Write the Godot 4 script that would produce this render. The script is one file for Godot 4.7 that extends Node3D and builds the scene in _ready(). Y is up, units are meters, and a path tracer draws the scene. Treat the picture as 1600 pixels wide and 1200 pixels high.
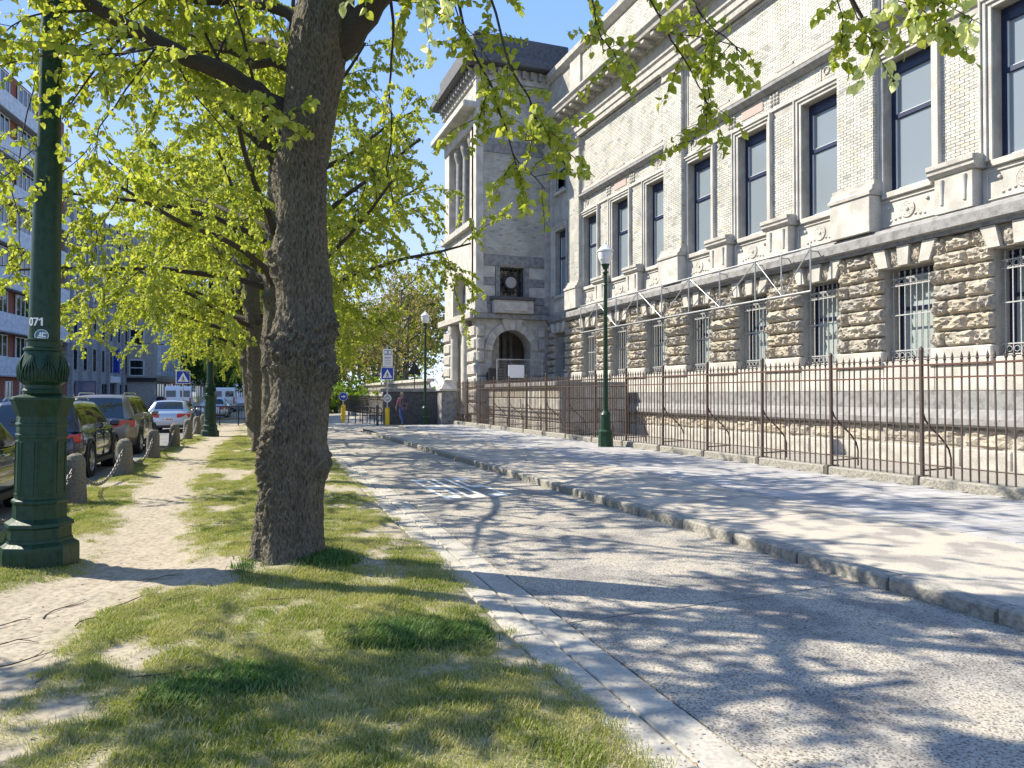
extends Node3D
# A tree-lined bus lane beside a long stone and white-brick museum front. x = across the street, -z = along it, y up, metres.

const EYE := 1.6
const SKEW := 0.034            # the bus lane runs 1.95 degrees off the museum front
const WALL := 15.2             # plane of the museum front
var counts := {}
var mats := {}
var rng := RandomNumberGenerator.new()
var noise := FastNoiseLite.new()

class MB:
	var v := PackedVector3Array()
	var n := PackedVector3Array()
	var c := PackedColorArray()
	var tint := Color.WHITE
	var coloured := false
	func tri_n(a: Vector3, b: Vector3, d: Vector3, na: Vector3, nb: Vector3, nd: Vector3) -> void:
		v.append(a); v.append(d); v.append(b)
		n.append(na); n.append(nd); n.append(nb)
		if coloured:
			c.append(tint); c.append(tint); c.append(tint)
	func tri(a: Vector3, b: Vector3, d: Vector3) -> void:
		var q := (b - a).cross(d - a).normalized()
		tri_n(a, b, d, q, q, q)
	func quad(a: Vector3, b: Vector3, d: Vector3, e: Vector3) -> void:
		tri(a, b, d)
		tri(a, d, e)
	func quad_n(a: Vector3, b: Vector3, d: Vector3, e: Vector3, na: Vector3, nb: Vector3, nd: Vector3, ne: Vector3) -> void:
		tri_n(a, b, d, na, nb, nd)
		tri_n(a, d, e, na, nd, ne)
	func out(p: Array, mid: Vector3) -> void:      # a convex face turned away from mid
		var q: Vector3 = (p[1] - p[0]).cross(p[2] - p[0])
		if q.dot((p[0] + p[1] + p[2]) / 3.0 - mid) < 0.0:
			p.reverse()
		for k in range(1, p.size() - 1):
			tri(p[0], p[k], p[k + 1])
	func box(at: Vector3, s: Vector3, bev := 0.0, bas := Basis()) -> void:
		var h := s * 0.5
		var b := minf(bev, minf(h.x, minf(h.y, h.z)) * 0.6)
		if b <= 0.0:
			for k in 3:
				for sg in [-1.0, 1.0]:
					var p := []
					for uv in [[-1, -1], [1, -1], [1, 1], [-1, 1]]:
						var q := Vector3.ZERO
						q[k] = sg * h[k]
						q[(k + 1) % 3] = uv[0] * h[(k + 1) % 3]
						q[(k + 2) % 3] = uv[1] * h[(k + 2) % 3]
						p.append(at + bas * q)
					out(p, at)
			return
		for k in 3:
			var i := (k + 1) % 3
			var j := (k + 2) % 3
			for sg in [-1.0, 1.0]:
				var p := []
				for uv in [[-1, -1], [1, -1], [1, 1], [-1, 1]]:
					var q := Vector3.ZERO
					q[k] = sg * h[k]
					q[i] = uv[0] * (h[i] - b)
					q[j] = uv[1] * (h[j] - b)
					p.append(at + bas * q)
				out(p, at)
			for su in [-1.0, 1.0]:
				for sv in [-1.0, 1.0]:
					var p := []
					for e in [[-1, 0], [1, 0], [1, 1], [-1, 1]]:
						var q := Vector3.ZERO
						q[k] = e[0] * (h[k] - b)
						q[i] = su * (h[i] - (b if e[1] == 1 else 0.0))
						q[j] = sv * (h[j] - (0.0 if e[1] == 1 else b))
						p.append(at + bas * q)
					out(p, at)
		for x in [-1.0, 1.0]:
			for y in [-1.0, 1.0]:
				for z in [-1.0, 1.0]:
					var sgn := Vector3(x, y, z)
					var p := []
					for k in 3:
						var q := h - Vector3(b, b, b)
						q[k] = h[k]
						p.append(at + bas * (q * sgn))
					out(p, at)
	func span(x0: float, x1: float, y0: float, y1: float, d0: float, d1: float, bev := 0.0) -> void:   # d = distance along the street (-z)
		box(Vector3((x0 + x1) / 2, (y0 + y1) / 2, -(d0 + d1) / 2), Vector3(absf(x1 - x0), absf(y1 - y0), absf(d1 - d0)), bev)
	func lathe(prof: Array, segs: int, smooth := true, at := Vector3.ZERO, bas := Basis(), phase := 0.0) -> void:
		for i in prof.size() - 1:
			var a: Vector2 = prof[i]
			var b: Vector2 = prof[i + 1]
			var sl := Vector2(b.y - a.y, a.x - b.x).normalized()
			for k in segs:
				var t0 := phase + TAU * k / segs
				var t1 := phase + TAU * (k + 1) / segs
				var e0 := Vector3(cos(t0), 0, -sin(t0))
				var e1 := Vector3(cos(t1), 0, -sin(t1))
				var p0 := at + bas * (e0 * a.x + Vector3.UP * a.y)
				var p1 := at + bas * (e1 * a.x + Vector3.UP * a.y)
				var p2 := at + bas * (e1 * b.x + Vector3.UP * b.y)
				var p3 := at + bas * (e0 * b.x + Vector3.UP * b.y)
				if not smooth:
					var em := ((e0 + e1) * 0.5).normalized()
					e0 = em
					e1 = em
				var n0 := bas * (e0 * sl.x + Vector3.UP * sl.y)
				var n1 := bas * (e1 * sl.x + Vector3.UP * sl.y)
				if a.x > 1e-5:
					tri_n(p0, p1, p2, n0, n1, n1)
				if b.x > 1e-5:
					tri_n(p0, p2, p3, n0, n1, n0)
	func tube(pts: Array, rad: Array, sides := 6, cap := true) -> void:
		var m := pts.size()
		var t: Vector3 = (pts[1] - pts[0]).normalized()
		var u := t.cross(Vector3.UP if absf(t.y) < 0.9 else Vector3.RIGHT).normalized()
		var last := []
		var lastn := []
		for i in m:
			var t2: Vector3 = (pts[mini(i + 1, m - 1)] - pts[maxi(i - 1, 0)]).normalized()
			u = (u - t2 * u.dot(t2)).normalized()
			var w := t2.cross(u)
			var ring := []
			var rn := []
			for k in sides:
				var a := TAU * k / sides
				var e := u * cos(a) + w * sin(a)
				ring.append(pts[i] + e * rad[i])
				rn.append(e)
			if i > 0:
				for k in sides:
					var k2 := (k + 1) % sides
					quad_n(last[k], last[k2], ring[k2], ring[k], lastn[k], lastn[k2], rn[k2], rn[k])
			elif cap:
				for k in range(1, sides - 1):
					tri(ring[0], ring[k + 1], ring[k])
			if i == m - 1 and cap:
				for k in range(1, sides - 1):
					tri(ring[0], ring[k], ring[k + 1])
			last = ring
			lastn = rn
	func rod(a: Vector3, b: Vector3, r: float, sides := 6) -> void:
		tube([a, b], [r, r], sides)
	func extrude(poly: PackedVector2Array, o: Vector3, ux: Vector3, uy: Vector3, e: Vector3, caps := true) -> void:   # a closed outline swept along e
		var p := poly
		if Geometry2D.is_polygon_clockwise(p):
			p = p.duplicate()
			p.reverse()
		var flip := ux.cross(uy).dot(e) < 0.0
		var m := p.size()
		for i in m:
			var a := o + ux * p[i].x + uy * p[i].y
			var b := o + ux * p[(i + 1) % m].x + uy * p[(i + 1) % m].y
			if flip:
				quad(b, a, a + e, b + e)
			else:
				quad(a, b, b + e, a + e)
		if caps:
			var t := Geometry2D.triangulate_polygon(p)
			for k in range(0, t.size(), 3):
				var q := []
				for j in 3:
					q.append(o + ux * p[t[k + j]].x + uy * p[t[k + j]].y)
				var nn: Vector3 = (q[1] - q[0]).cross(q[2] - q[0])
				if nn.dot(e) > 0.0:
					q.reverse()
				tri(q[0], q[1], q[2])
				tri(q[2] + e, q[1] + e, q[0] + e)
	func mesh() -> ArrayMesh:
		var arr := []
		arr.resize(Mesh.ARRAY_MAX)
		arr[Mesh.ARRAY_VERTEX] = v
		arr[Mesh.ARRAY_NORMAL] = n
		if coloured:
			arr[Mesh.ARRAY_COLOR] = c
		var m := ArrayMesh.new()
		m.add_surface_from_arrays(Mesh.PRIMITIVE_TRIANGLES, arr)
		return m

# ---------- naming and placing ----------
func numbered(called: String) -> String:
	var k: int = counts.get(called, 0)
	counts[called] = k + 1
	return called if k == 0 else "%s_%03d" % [called, k]

func thing(called: String, label: String, category: String, at := Vector3.ZERO, turn := 0.0, group := "") -> Node3D:
	var o := Node3D.new()
	o.name = numbered(called)
	add_child(o)
	o.position = at
	o.rotation.y = turn
	tag(o, label, category, group)
	return o

func tag(o: Node3D, label: String, category: String, group := "") -> void:
	o.set_meta("label", label)
	o.set_meta("category", category)
	if group:
		o.set_meta("group", group)

func part(called: String, m, material: Material, parent: Node = null) -> MeshInstance3D:
	var o := MeshInstance3D.new()
	o.mesh = m.mesh() if m is MB else m
	o.material_override = material
	if parent == null:
		o.name = numbered(called)
		add_child(o)
	else:
		o.name = called
		parent.add_child(o, true)
	return o

func wpart(called: String, m, material: Material, parent: Node) -> MeshInstance3D:   # built in world coordinates
	var o := part(called, m, material, parent)
	o.global_transform = Transform3D()
	return o

func setting(o: Node3D, label := "") -> Node3D:
	o.set_meta("kind", "structure")
	if label:
		o.set_meta("label", label)
	return o

func stuff(o: Node3D) -> Node3D:
	o.set_meta("kind", "stuff")
	return o

func lane(x: float, y: float, d: float) -> Vector3:      # a place in the lane's own axes
	var c := 1.0 / sqrt(1.0 + SKEW * SKEW)
	return Vector3(x * c + d * c * SKEW, y, x * c * SKEW - d * c)

func lane_turn() -> float:
	return -atan(SKEW)

func many(called: String, mesh: Mesh, material: Material, xf: Array, cols: Array, parent: Node = null) -> MultiMeshInstance3D:
	var mm := MultiMesh.new()
	mm.transform_format = MultiMesh.TRANSFORM_3D
	mm.use_colors = true
	mm.mesh = mesh
	mm.instance_count = xf.size()
	var b := PackedFloat32Array()
	b.resize(xf.size() * 16)
	var k := 0
	for i in xf.size():
		var t: Transform3D = xf[i]
		var q: Color = cols[i]
		b[k] = t.basis.x.x; b[k + 1] = t.basis.y.x; b[k + 2] = t.basis.z.x; b[k + 3] = t.origin.x
		b[k + 4] = t.basis.x.y; b[k + 5] = t.basis.y.y; b[k + 6] = t.basis.z.y; b[k + 7] = t.origin.y
		b[k + 8] = t.basis.x.z; b[k + 9] = t.basis.y.z; b[k + 10] = t.basis.z.z; b[k + 11] = t.origin.z
		b[k + 12] = q.r; b[k + 13] = q.g; b[k + 14] = q.b; b[k + 15] = 1.0
		k += 16
	mm.buffer = b
	var o := MultiMeshInstance3D.new()
	o.multimesh = mm
	o.material_override = material
	if parent:
		o.name = called
		parent.add_child(o, true)
	else:
		o.name = numbered(called)
		add_child(o)
	stuff(o)
	return o

# ---------- materials ----------
func speckle(sd: int, freq: float, stops: Array, size := 512, kind := FastNoiseLite.TYPE_SIMPLEX_SMOOTH, octaves := 4) -> NoiseTexture2D:
	var f := FastNoiseLite.new()
	f.seed = sd
	f.noise_type = kind
	f.frequency = freq
	f.fractal_octaves = octaves
	if kind == FastNoiseLite.TYPE_CELLULAR:
		f.fractal_type = FastNoiseLite.FRACTAL_NONE if octaves == 1 else FastNoiseLite.FRACTAL_FBM
		f.cellular_return_type = FastNoiseLite.RETURN_CELL_VALUE if octaves == 1 else FastNoiseLite.RETURN_DISTANCE
	var t := NoiseTexture2D.new()
	t.width = size
	t.height = size
	t.seamless = true
	t.noise = f
	var g := Gradient.new()
	var offs := PackedFloat32Array()
	var cols := PackedColorArray()
	for s in stops:
		offs.append(s[0])
		cols.append(Color(s[1], s[1], s[1]) if s[1] is float else s[1])
	g.offsets = offs
	g.colors = cols
	t.color_ramp = g
	return t

func lin(r: float, g: float, b: float) -> Color:
	return Color(r, g, b).linear_to_srgb()

func surf(key: String, c: Color, rough := 0.85, o := {}) -> StandardMaterial3D:     # c is a linear base colour
	var m := StandardMaterial3D.new()
	m.resource_name = key
	m.albedo_color = c.linear_to_srgb()
	m.roughness = rough
	m.metallic = o.get("metal", 0.0)
	m.metallic_specular = o.get("spec", 0.5)
	if o.get("vc", false):
		m.vertex_color_use_as_albedo = true
	if o.has("tex"):
		m.albedo_texture = o.tex
		m.uv1_triplanar = true
		m.uv1_world_triplanar = o.get("world", true)
		m.uv1_scale = o.get("scale", Vector3.ONE)
	if o.has("coarse"):
		m.detail_enabled = true
		m.detail_blend_mode = BaseMaterial3D.BLEND_MODE_MUL
		m.detail_albedo = o.coarse
		m.detail_uv_layer = BaseMaterial3D.DETAIL_UV_2
		m.uv2_triplanar = true
		m.uv2_world_triplanar = true
		m.uv2_scale = o.get("coarse_scale", Vector3.ONE * 0.2)
	if o.has("bump"):
		m.heightmap_enabled = true
		m.heightmap_texture = o.bump
		m.heightmap_scale = o.get("deep", 0.5)
		m.uv1_triplanar = true
		m.uv1_world_triplanar = o.get("world", true)
		m.uv1_scale = o.get("scale", Vector3.ONE)
	if o.has("coat"):
		m.clearcoat_enabled = true
		m.clearcoat = o.coat
		m.clearcoat_roughness = 0.05
	if o.has("back"):
		m.backlight_enabled = true
		m.backlight = o.back
		m.cull_mode = BaseMaterial3D.CULL_DISABLED
	mats[key] = m
	return m

func make_materials() -> void:
	var grain := speckle(1, 0.06, [[0.0, 0.82], [0.5, 0.95], [1.0, 1.0]])
	var blotch := speckle(2, 0.012, [[0.25, 0.88], [0.5, 0.96], [0.75, 1.0]])
	var soot := speckle(3, 0.03, [[0.15, 0.78], [0.45, 0.93], [0.8, 1.0]])
	var pebble := speckle(4, 0.11, [[0.0, 0.55], [0.3, 0.84], [0.6, 0.95], [1.0, 1.0]], 1024, FastNoiseLite.TYPE_CELLULAR, 1)
	var hgrain := speckle(5, 0.04, [[0.0, 0.0], [1.0, 1.0]])
	var hfine := speckle(16, 0.12, [[0.0, 0.0], [1.0, 1.0]], 512, FastNoiseLite.TYPE_SIMPLEX_SMOOTH, 5)
	var hpeb := speckle(6, 0.11, [[0.0, 1.0], [1.0, 0.0]], 512, FastNoiseLite.TYPE_CELLULAR, 2)
	var patches := speckle(7, 0.009, [[0.3, Color(0.80, 0.80, 0.81)], [0.45, 0.93], [0.6, Color(1.0, 0.985, 0.96)]], 1024)
	var ridges := FastNoiseLite.new()
	ridges.seed = 8
	ridges.frequency = 0.02
	ridges.fractal_type = FastNoiseLite.FRACTAL_RIDGED
	ridges.fractal_octaves = 5
	var hbark := NoiseTexture2D.new()
	hbark.width = 1024
	hbark.height = 1024
	hbark.seamless = true
	hbark.noise = ridges
	var cbark := NoiseTexture2D.new()
	cbark.width = 1024
	cbark.height = 1024
	cbark.seamless = true
	cbark.noise = ridges
	var bg := Gradient.new()
	bg.offsets = PackedFloat32Array([0.1, 0.45, 0.7, 1.0])
	bg.colors = PackedColorArray([Color(0.42, 0.40, 0.36), Color(0.66, 0.64, 0.58), Color(0.88, 0.86, 0.8), Color(1, 1, 0.95)])
	cbark.color_ramp = bg
	var lichen := speckle(9, 0.05, [[0.5, Color(1, 1, 1)], [0.7, Color(0.95, 0.96, 0.9)], [0.8, Color(0.86, 0.92, 0.72)]], 512)
	surf("bus_lane_concrete", Color(0.45, 0.415, 0.355), 0.9, {tex = pebble, scale = Vector3.ONE * 0.9, bump = hpeb, deep = 0.35, coarse = patches, coarse_scale = Vector3.ONE * 0.13})
	surf("gutter_stone", Color(0.48, 0.445, 0.375), 0.85, {tex = grain, scale = Vector3.ONE * 0.9, coarse = blotch, coarse_scale = Vector3.ONE * 0.3, bump = hgrain, deep = 0.2})
	surf("kerb_stone", Color(0.36, 0.34, 0.29), 0.9, {tex = soot, scale = Vector3.ONE * 0.8, coarse = grain, coarse_scale = Vector3.ONE * 3.0, bump = hgrain, deep = 1.0})
	surf("asphalt", Color(0.23, 0.225, 0.215), 0.95, {tex = pebble, scale = Vector3.ONE * 1.4, coarse = blotch, coarse_scale = Vector3.ONE * 0.1})
	surf("footway", Color(0.50, 0.455, 0.385), 0.92, {tex = grain, scale = Vector3.ONE * 1.3, coarse = patches, coarse_scale = Vector3.ONE * 0.16, bump = hgrain, deep = 0.15})
	surf("paving", Color(0.46, 0.445, 0.42), 0.9, {vc = true, tex = grain, scale = Vector3.ONE * 1.6, coarse = blotch, coarse_scale = Vector3.ONE * 0.35})
	surf("joint", Color(0.12, 0.11, 0.095), 0.95, {tex = grain, scale = Vector3.ONE * 2.0})
	surf("earth", Color(1, 1, 1), 0.95, {vc = true, tex = grain, scale = Vector3.ONE * 3.1, coarse = soot, coarse_scale = Vector3.ONE * 0.9, bump = hfine, deep = 0.2})
	surf("gravel", Color(0.42, 0.39, 0.34), 0.95, {tex = pebble, scale = Vector3.ONE * 1.2, bump = hpeb, deep = 1.0})
	surf("far_ground", Color(0.16, 0.17, 0.08), 0.95, {tex = soot, scale = Vector3.ONE * 0.2})
	surf("white_paint", Color(0.78, 0.78, 0.75), 0.8, {tex = soot, scale = Vector3.ONE * 1.2})
	surf("limestone", Color(0.52, 0.49, 0.44), 0.85, {tex = grain, scale = Vector3.ONE * 0.7, coarse = blotch, coarse_scale = Vector3.ONE * 0.35, bump = hgrain, deep = 0.25})
	surf("limestone_pale", Color(0.60, 0.57, 0.51), 0.85, {tex = grain, scale = Vector3.ONE * 0.8, coarse = blotch, coarse_scale = Vector3.ONE * 0.2, bump = hgrain, deep = 0.2})
	surf("bluestone", Color(0.31, 0.305, 0.30), 0.8, {tex = grain, scale = Vector3.ONE * 0.7, coarse = soot, coarse_scale = Vector3.ONE * 0.22, bump = hgrain, deep = 0.2})
	surf("bluestone_dark", Color(0.11, 0.112, 0.12), 0.75, {tex = grain, scale = Vector3.ONE * 0.7, coarse = soot, coarse_scale = Vector3.ONE * 0.25})
	for k in 4:
		var c: Color = [Color(0.54, 0.47, 0.365), Color(0.50, 0.45, 0.37), Color(0.58, 0.52, 0.42), Color(0.46, 0.42, 0.36)][k]
		surf("rock%d" % k, c, 0.92, {tex = grain, scale = Vector3.ONE * 1.5, coarse = soot, coarse_scale = Vector3.ONE * 0.6, bump = hgrain, deep = 1.5})
	surf("brick", Color(1, 1, 1), 0.6, {vc = true, tex = grain, scale = Vector3.ONE * 1.5, coarse = blotch, coarse_scale = Vector3.ONE * 0.15})
	surf("mortar", Color(0.46, 0.44, 0.395), 0.95, {tex = grain, scale = Vector3.ONE * 1.5, coarse = blotch, coarse_scale = Vector3.ONE * 0.2})
	surf("pink_stone", Color(0.50, 0.36, 0.32), 0.8, {tex = grain, scale = Vector3.ONE * 2.0})
	surf("navy", Color(0.012, 0.02, 0.06), 0.35, {tex = blotch, scale = Vector3.ONE * 0.6})
	surf("dark_room", Color(0.05, 0.05, 0.05), 0.9)
	surf("blind", Color(0.62, 0.62, 0.60), 0.9, {tex = blotch, scale = Vector3.ONE * 0.8})
	surf("frosted", Color(0.20, 0.235, 0.26), 0.10, {spec = 0.6})
	var gl := surf("glass", Color(0.05, 0.07, 0.08), 0.03)
	gl.transparency = BaseMaterial3D.TRANSPARENCY_ALPHA
	gl.albedo_color.a = 0.35
	var lg := surf("pale_glass", Color(0.40, 0.46, 0.45), 0.05)
	lg.transparency = BaseMaterial3D.TRANSPARENCY_ALPHA
	lg.albedo_color.a = 0.72
	surf("silver_paint_grille", Color(0.45, 0.45, 0.44), 0.5, {tex = soot, scale = Vector3.ONE * 1.5})
	surf("galvanised", Color(0.52, 0.53, 0.54), 0.4, {metal = 0.6, tex = soot, scale = Vector3.ONE * 1.2})
	surf("fence_brown", Color(0.085, 0.055, 0.042), 0.6, {tex = soot, scale = Vector3.ONE * 2.0})
	surf("fence_rust", Color(0.115, 0.052, 0.036), 0.75, {tex = soot, scale = Vector3.ONE * 1.6})
	surf("iron_black", Color(0.018, 0.018, 0.02), 0.5)
	surf("post_green", Color(0.014, 0.050, 0.028), 0.42, {spec = 0.4, tex = speckle(20, 0.03, [[0.2, Color(0.62, 0.72, 0.5)], [0.45, Color(0.95, 0.95, 0.9)], [1.0, 1.0]]), scale = Vector3(1.2, 0.5, 1.2), bump = hgrain, deep = 0.12})
	surf("post_dirt", Color(0.12, 0.095, 0.06), 0.9, {tex = soot, scale = Vector3.ONE * 2.0, bump = hgrain, deep = 0.5})
	surf("opal_glass", Color(0.72, 0.72, 0.70), 0.25)
	surf("bark", Color(0.27, 0.245, 0.205), 0.95, {tex = cbark, scale = Vector3(1.7, 0.42, 1.7), world = false, bump = hbark, deep = 6.0, coarse = lichen, coarse_scale = Vector3.ONE * 0.9})
	surf("bark_branch", Color(0.10, 0.087, 0.072), 0.95, {tex = cbark, scale = Vector3(3.0, 3.0, 3.0), world = false, bump = hbark, deep = 1.5})
	surf("bark_pale", Color(0.30, 0.265, 0.21), 0.95, {tex = cbark, scale = Vector3(0.8, 0.25, 0.8), world = false})
	surf("leaf", Color(1, 1, 1), 0.55, {vc = true, back = lin(0.95, 1.0, 0.55), spec = 0.35})
	surf("grass_blade", Color(1, 1, 1), 0.65, {vc = true, back = lin(0.6, 0.7, 0.3), spec = 0.3})
	surf("litter", Color(1, 1, 1), 0.95, {vc = true})
	surf("twig", Color(0.12, 0.09, 0.062), 0.95, {tex = grain, scale = Vector3.ONE * 6.0})
	surf("bollard_stone", Color(0.24, 0.215, 0.16), 0.92, {tex = soot, scale = Vector3.ONE * 1.5, coarse = grain, coarse_scale = Vector3.ONE * 4.0, bump = hgrain, deep = 1.2})
	surf("chain_metal", Color(0.20, 0.19, 0.18), 0.5, {metal = 0.7})
	surf("tyre", Color(0.018, 0.018, 0.018), 0.9)
	surf("rim", Color(0.42, 0.43, 0.44), 0.3, {metal = 0.8})
	surf("black_trim", Color(0.02, 0.02, 0.022), 0.6)
	surf("car_glass", Color(0.015, 0.02, 0.022), 0.04, {spec = 0.7})
	surf("tail_red", Color(0.55, 0.02, 0.015), 0.15, {coat = 0.8})
	surf("plate_white", Color(0.75, 0.75, 0.72), 0.4)
	surf("mirror_chrome", Color(0.7, 0.7, 0.7), 0.1, {metal = 1.0})
	surf("paint_black_green", Color(0.028, 0.032, 0.028), 0.25, {coat = 1.0, metal = 0.3})
	surf("paint_navy", Color(0.022, 0.026, 0.055), 0.25, {coat = 1.0, metal = 0.3})
	surf("paint_bronze", Color(0.23, 0.195, 0.155), 0.3, {coat = 1.0, metal = 0.5})
	surf("paint_silver", Color(0.48, 0.51, 0.56), 0.3, {coat = 1.0, metal = 0.5})
	surf("paint_blue", Color(0.035, 0.07, 0.17), 0.3, {coat = 1.0, metal = 0.2})
	surf("paint_white", Color(0.72, 0.72, 0.72), 0.3, {coat = 1.0})
	surf("sign_blue", Color(0.012, 0.045, 0.36), 0.4)
	surf("sign_white", Color(0.78, 0.78, 0.78), 0.4)
	surf("sign_black", Color(0.015, 0.015, 0.015), 0.5)
	surf("sign_grey", Color(0.33, 0.32, 0.30), 0.5)
	surf("sign_yellow", Color(0.72, 0.48, 0.02), 0.45)
	surf("sign_teal", Color(0.05, 0.16, 0.22), 0.4)
	surf("panel_pale", Color(0.62, 0.65, 0.70), 0.7, {tex = blotch, scale = Vector3.ONE * 0.3})
	surf("panel_grey", Color(0.40, 0.395, 0.40), 0.8, {tex = soot, scale = Vector3.ONE * 0.25})
	surf("panel_beige", Color(0.50, 0.46, 0.40), 0.8, {tex = soot, scale = Vector3.ONE * 0.25})
	surf("red_brick", Color(0.36, 0.12, 0.07), 0.9, {tex = pebble, scale = Vector3.ONE * 0.6})
	surf("window_white", Color(0.68, 0.68, 0.66), 0.5)
	surf("people", Color(1, 1, 1), 0.8, {vc = true})

# ---------- small shape helpers ----------
func leaf_mesh() -> ArrayMesh:
	# heart-shaped leaf, folded along the midrib and curled at the rim
	var m := MB.new()
	var mid := [Vector3(0, 0.0, 0.0), Vector3(0, 0.30, -0.03), Vector3(0.01, 0.66, -0.05), Vector3(0.03, 1.02, -0.16)]
	for s in [-1.0, 1.0]:
		var rim := [Vector3(s * 0.26, -0.07, 0.07), Vector3(s * 0.47, 0.16, 0.14), Vector3(s * 0.45, 0.42, 0.12), Vector3(s * 0.27, 0.74, 0.03)]
		m.tri(mid[0], mid[1], rim[0])
		m.tri(rim[0], mid[1], rim[1])
		m.tri(rim[1], mid[1], rim[2])
		m.tri(rim[2], mid[1], mid[2])
		m.tri(rim[2], mid[2], rim[3])
		m.tri(rim[3], mid[2], mid[3])
	return m.mesh()

func ring_pts(at: Vector3, u: Vector3, w: Vector3, r: float, k := 16) -> Array:
	var p := []
	for i in k + 1:
		p.append(at + u * cos(TAU * i / k) * r + w * sin(TAU * i / k) * r)
	return p

func fill(k: int, x: float) -> Array:
	var a := []
	for i in k:
		a.append(x)
	return a

func smoothstep01(a: float, b: float, x: float) -> float:
	var t := clampf((x - a) / (b - a), 0.0, 1.0)
	return t * t * (3.0 - 2.0 * t)

func _ready() -> void:
	# ----- camera, sky, sun, exposure -----
	var cam := Camera3D.new()
	cam.name = "camera"
	add_child(cam)
	cam.position = Vector3(0, EYE, 0)
	cam.rotation_degrees = Vector3(0.84, -20.3, 0)
	cam.fov = 54.9
	cam.far = 2000.0
	cam.near = 0.05
	cam.current = true
	var sky_mat := ProceduralSkyMaterial.new()
	sky_mat.sky_top_color = Color(0.38, 0.54, 0.79)
	sky_mat.sky_horizon_color = Color(0.78, 0.83, 0.89)
	sky_mat.sky_curve = 0.16
	sky_mat.ground_bottom_color = Color(0.40, 0.38, 0.33)
	sky_mat.ground_horizon_color = Color(0.60, 0.62, 0.60)
	sky_mat.sky_energy_multiplier = 1.0
	var sky := Sky.new()
	sky.sky_material = sky_mat
	var env := Environment.new()
	env.background_mode = Environment.BG_SKY
	env.sky = sky
	env.tonemap_mode = Environment.TONE_MAPPER_LINEAR
	env.tonemap_exposure = 2.0
	env.sdfgi_enabled = true
	env.ssao_enabled = true
	env.ssil_enabled = true
	var we := WorldEnvironment.new()
	we.name = "environment"
	we.environment = env
	add_child(we)
	var sun := DirectionalLight3D.new()
	sun.name = "sun"
	sun.light_energy = 1.6
	sun.light_angular_distance = 0.53
	sun.light_color = Color(1.0, 0.965, 0.895)
	sun.shadow_enabled = true
	add_child(sun)
	var elev := deg_to_rad(42.0)
	sun.look_at_from_position(Vector3.ZERO, Vector3(0.79 * cos(elev), -sin(elev), 0.613 * cos(elev)), Vector3.UP)

	rng.seed = 20240414
	noise.seed = 5
	noise.frequency = 1.0
	noise.fractal_octaves = 3
	make_materials()
	# ----- large structure -----
	make_ground()
	make_lane()
	make_footway()
	make_verge()
	make_museum()
	make_pavilion()
	make_terrace()
	make_street_buildings()
	# ----- objects -----
	make_fence()
	make_trees()
	make_lamp_posts()
	make_bollards()
	make_cars()
	make_signs()
	make_crossing()
	make_truss()
	make_people()
	# ----- small details -----
	make_grass()
	make_twigs()

# ---------- ground ----------
func make_ground() -> void:
	var m := MB.new()
	m.quad(Vector3(-700, -0.16, 700), Vector3(700, -0.16, 700), Vector3(700, -0.16, -900), Vector3(-700, -0.16, -900))
	setting(part("ground", m, mats.far_ground))
	m = MB.new()                                            # street on the parked-car side
	var q := [lane(-2.95, -0.06, -14), lane(-2.95, -0.06, 300), lane(-40, -0.06, 300), lane(-40, -0.06, -14)]
	m.quad(q[0], q[1], q[2], q[3])
	setting(part("street", m, mats.asphalt))
	m = MB.new()                                            # its far pavement
	var a := Vector3(0.15, 0, -0.989)
	var nrm := Vector3(0.989, 0, 0.15)
	var o := Vector3(-16, 0, -62.6)
	var kerb := [o - a * 60 + nrm * 2.4, o + a * 130 + nrm * 2.4, o + a * 130 - nrm * 3, o - a * 60 - nrm * 3]
	for k in 4:
		kerb[k].y = 0.07
	m.quad(kerb[0], kerb[1], kerb[2], kerb[3])
	m.quad(kerb[0] + Vector3(0, -0.14, 0), kerb[1] + Vector3(0, -0.14, 0), kerb[1], kerb[0])
	setting(part("pavement", m, mats.footway))
	m = MB.new()                                            # gravel between railing and wall
	m.quad(Vector3(10.79, 0.03, 2), Vector3(15.3, 0.03, 2), Vector3(15.3, 0.03, -42), Vector3(10.79, 0.03, -42))
	setting(part("gravel_strip", m, mats.gravel))
	m = MB.new()                                            # forecourt and crossing beyond the end of the kerb
	m.quad(Vector3(-1.6, -0.012, -33), Vector3(24, -0.012, -33), Vector3(24, -0.012, -120), Vector3(3.0, -0.012, -120))
	setting(part("far_road", m, mats.footway))

func lane_left(d: float) -> float:
	return lane(2.02, 0, d).x

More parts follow.
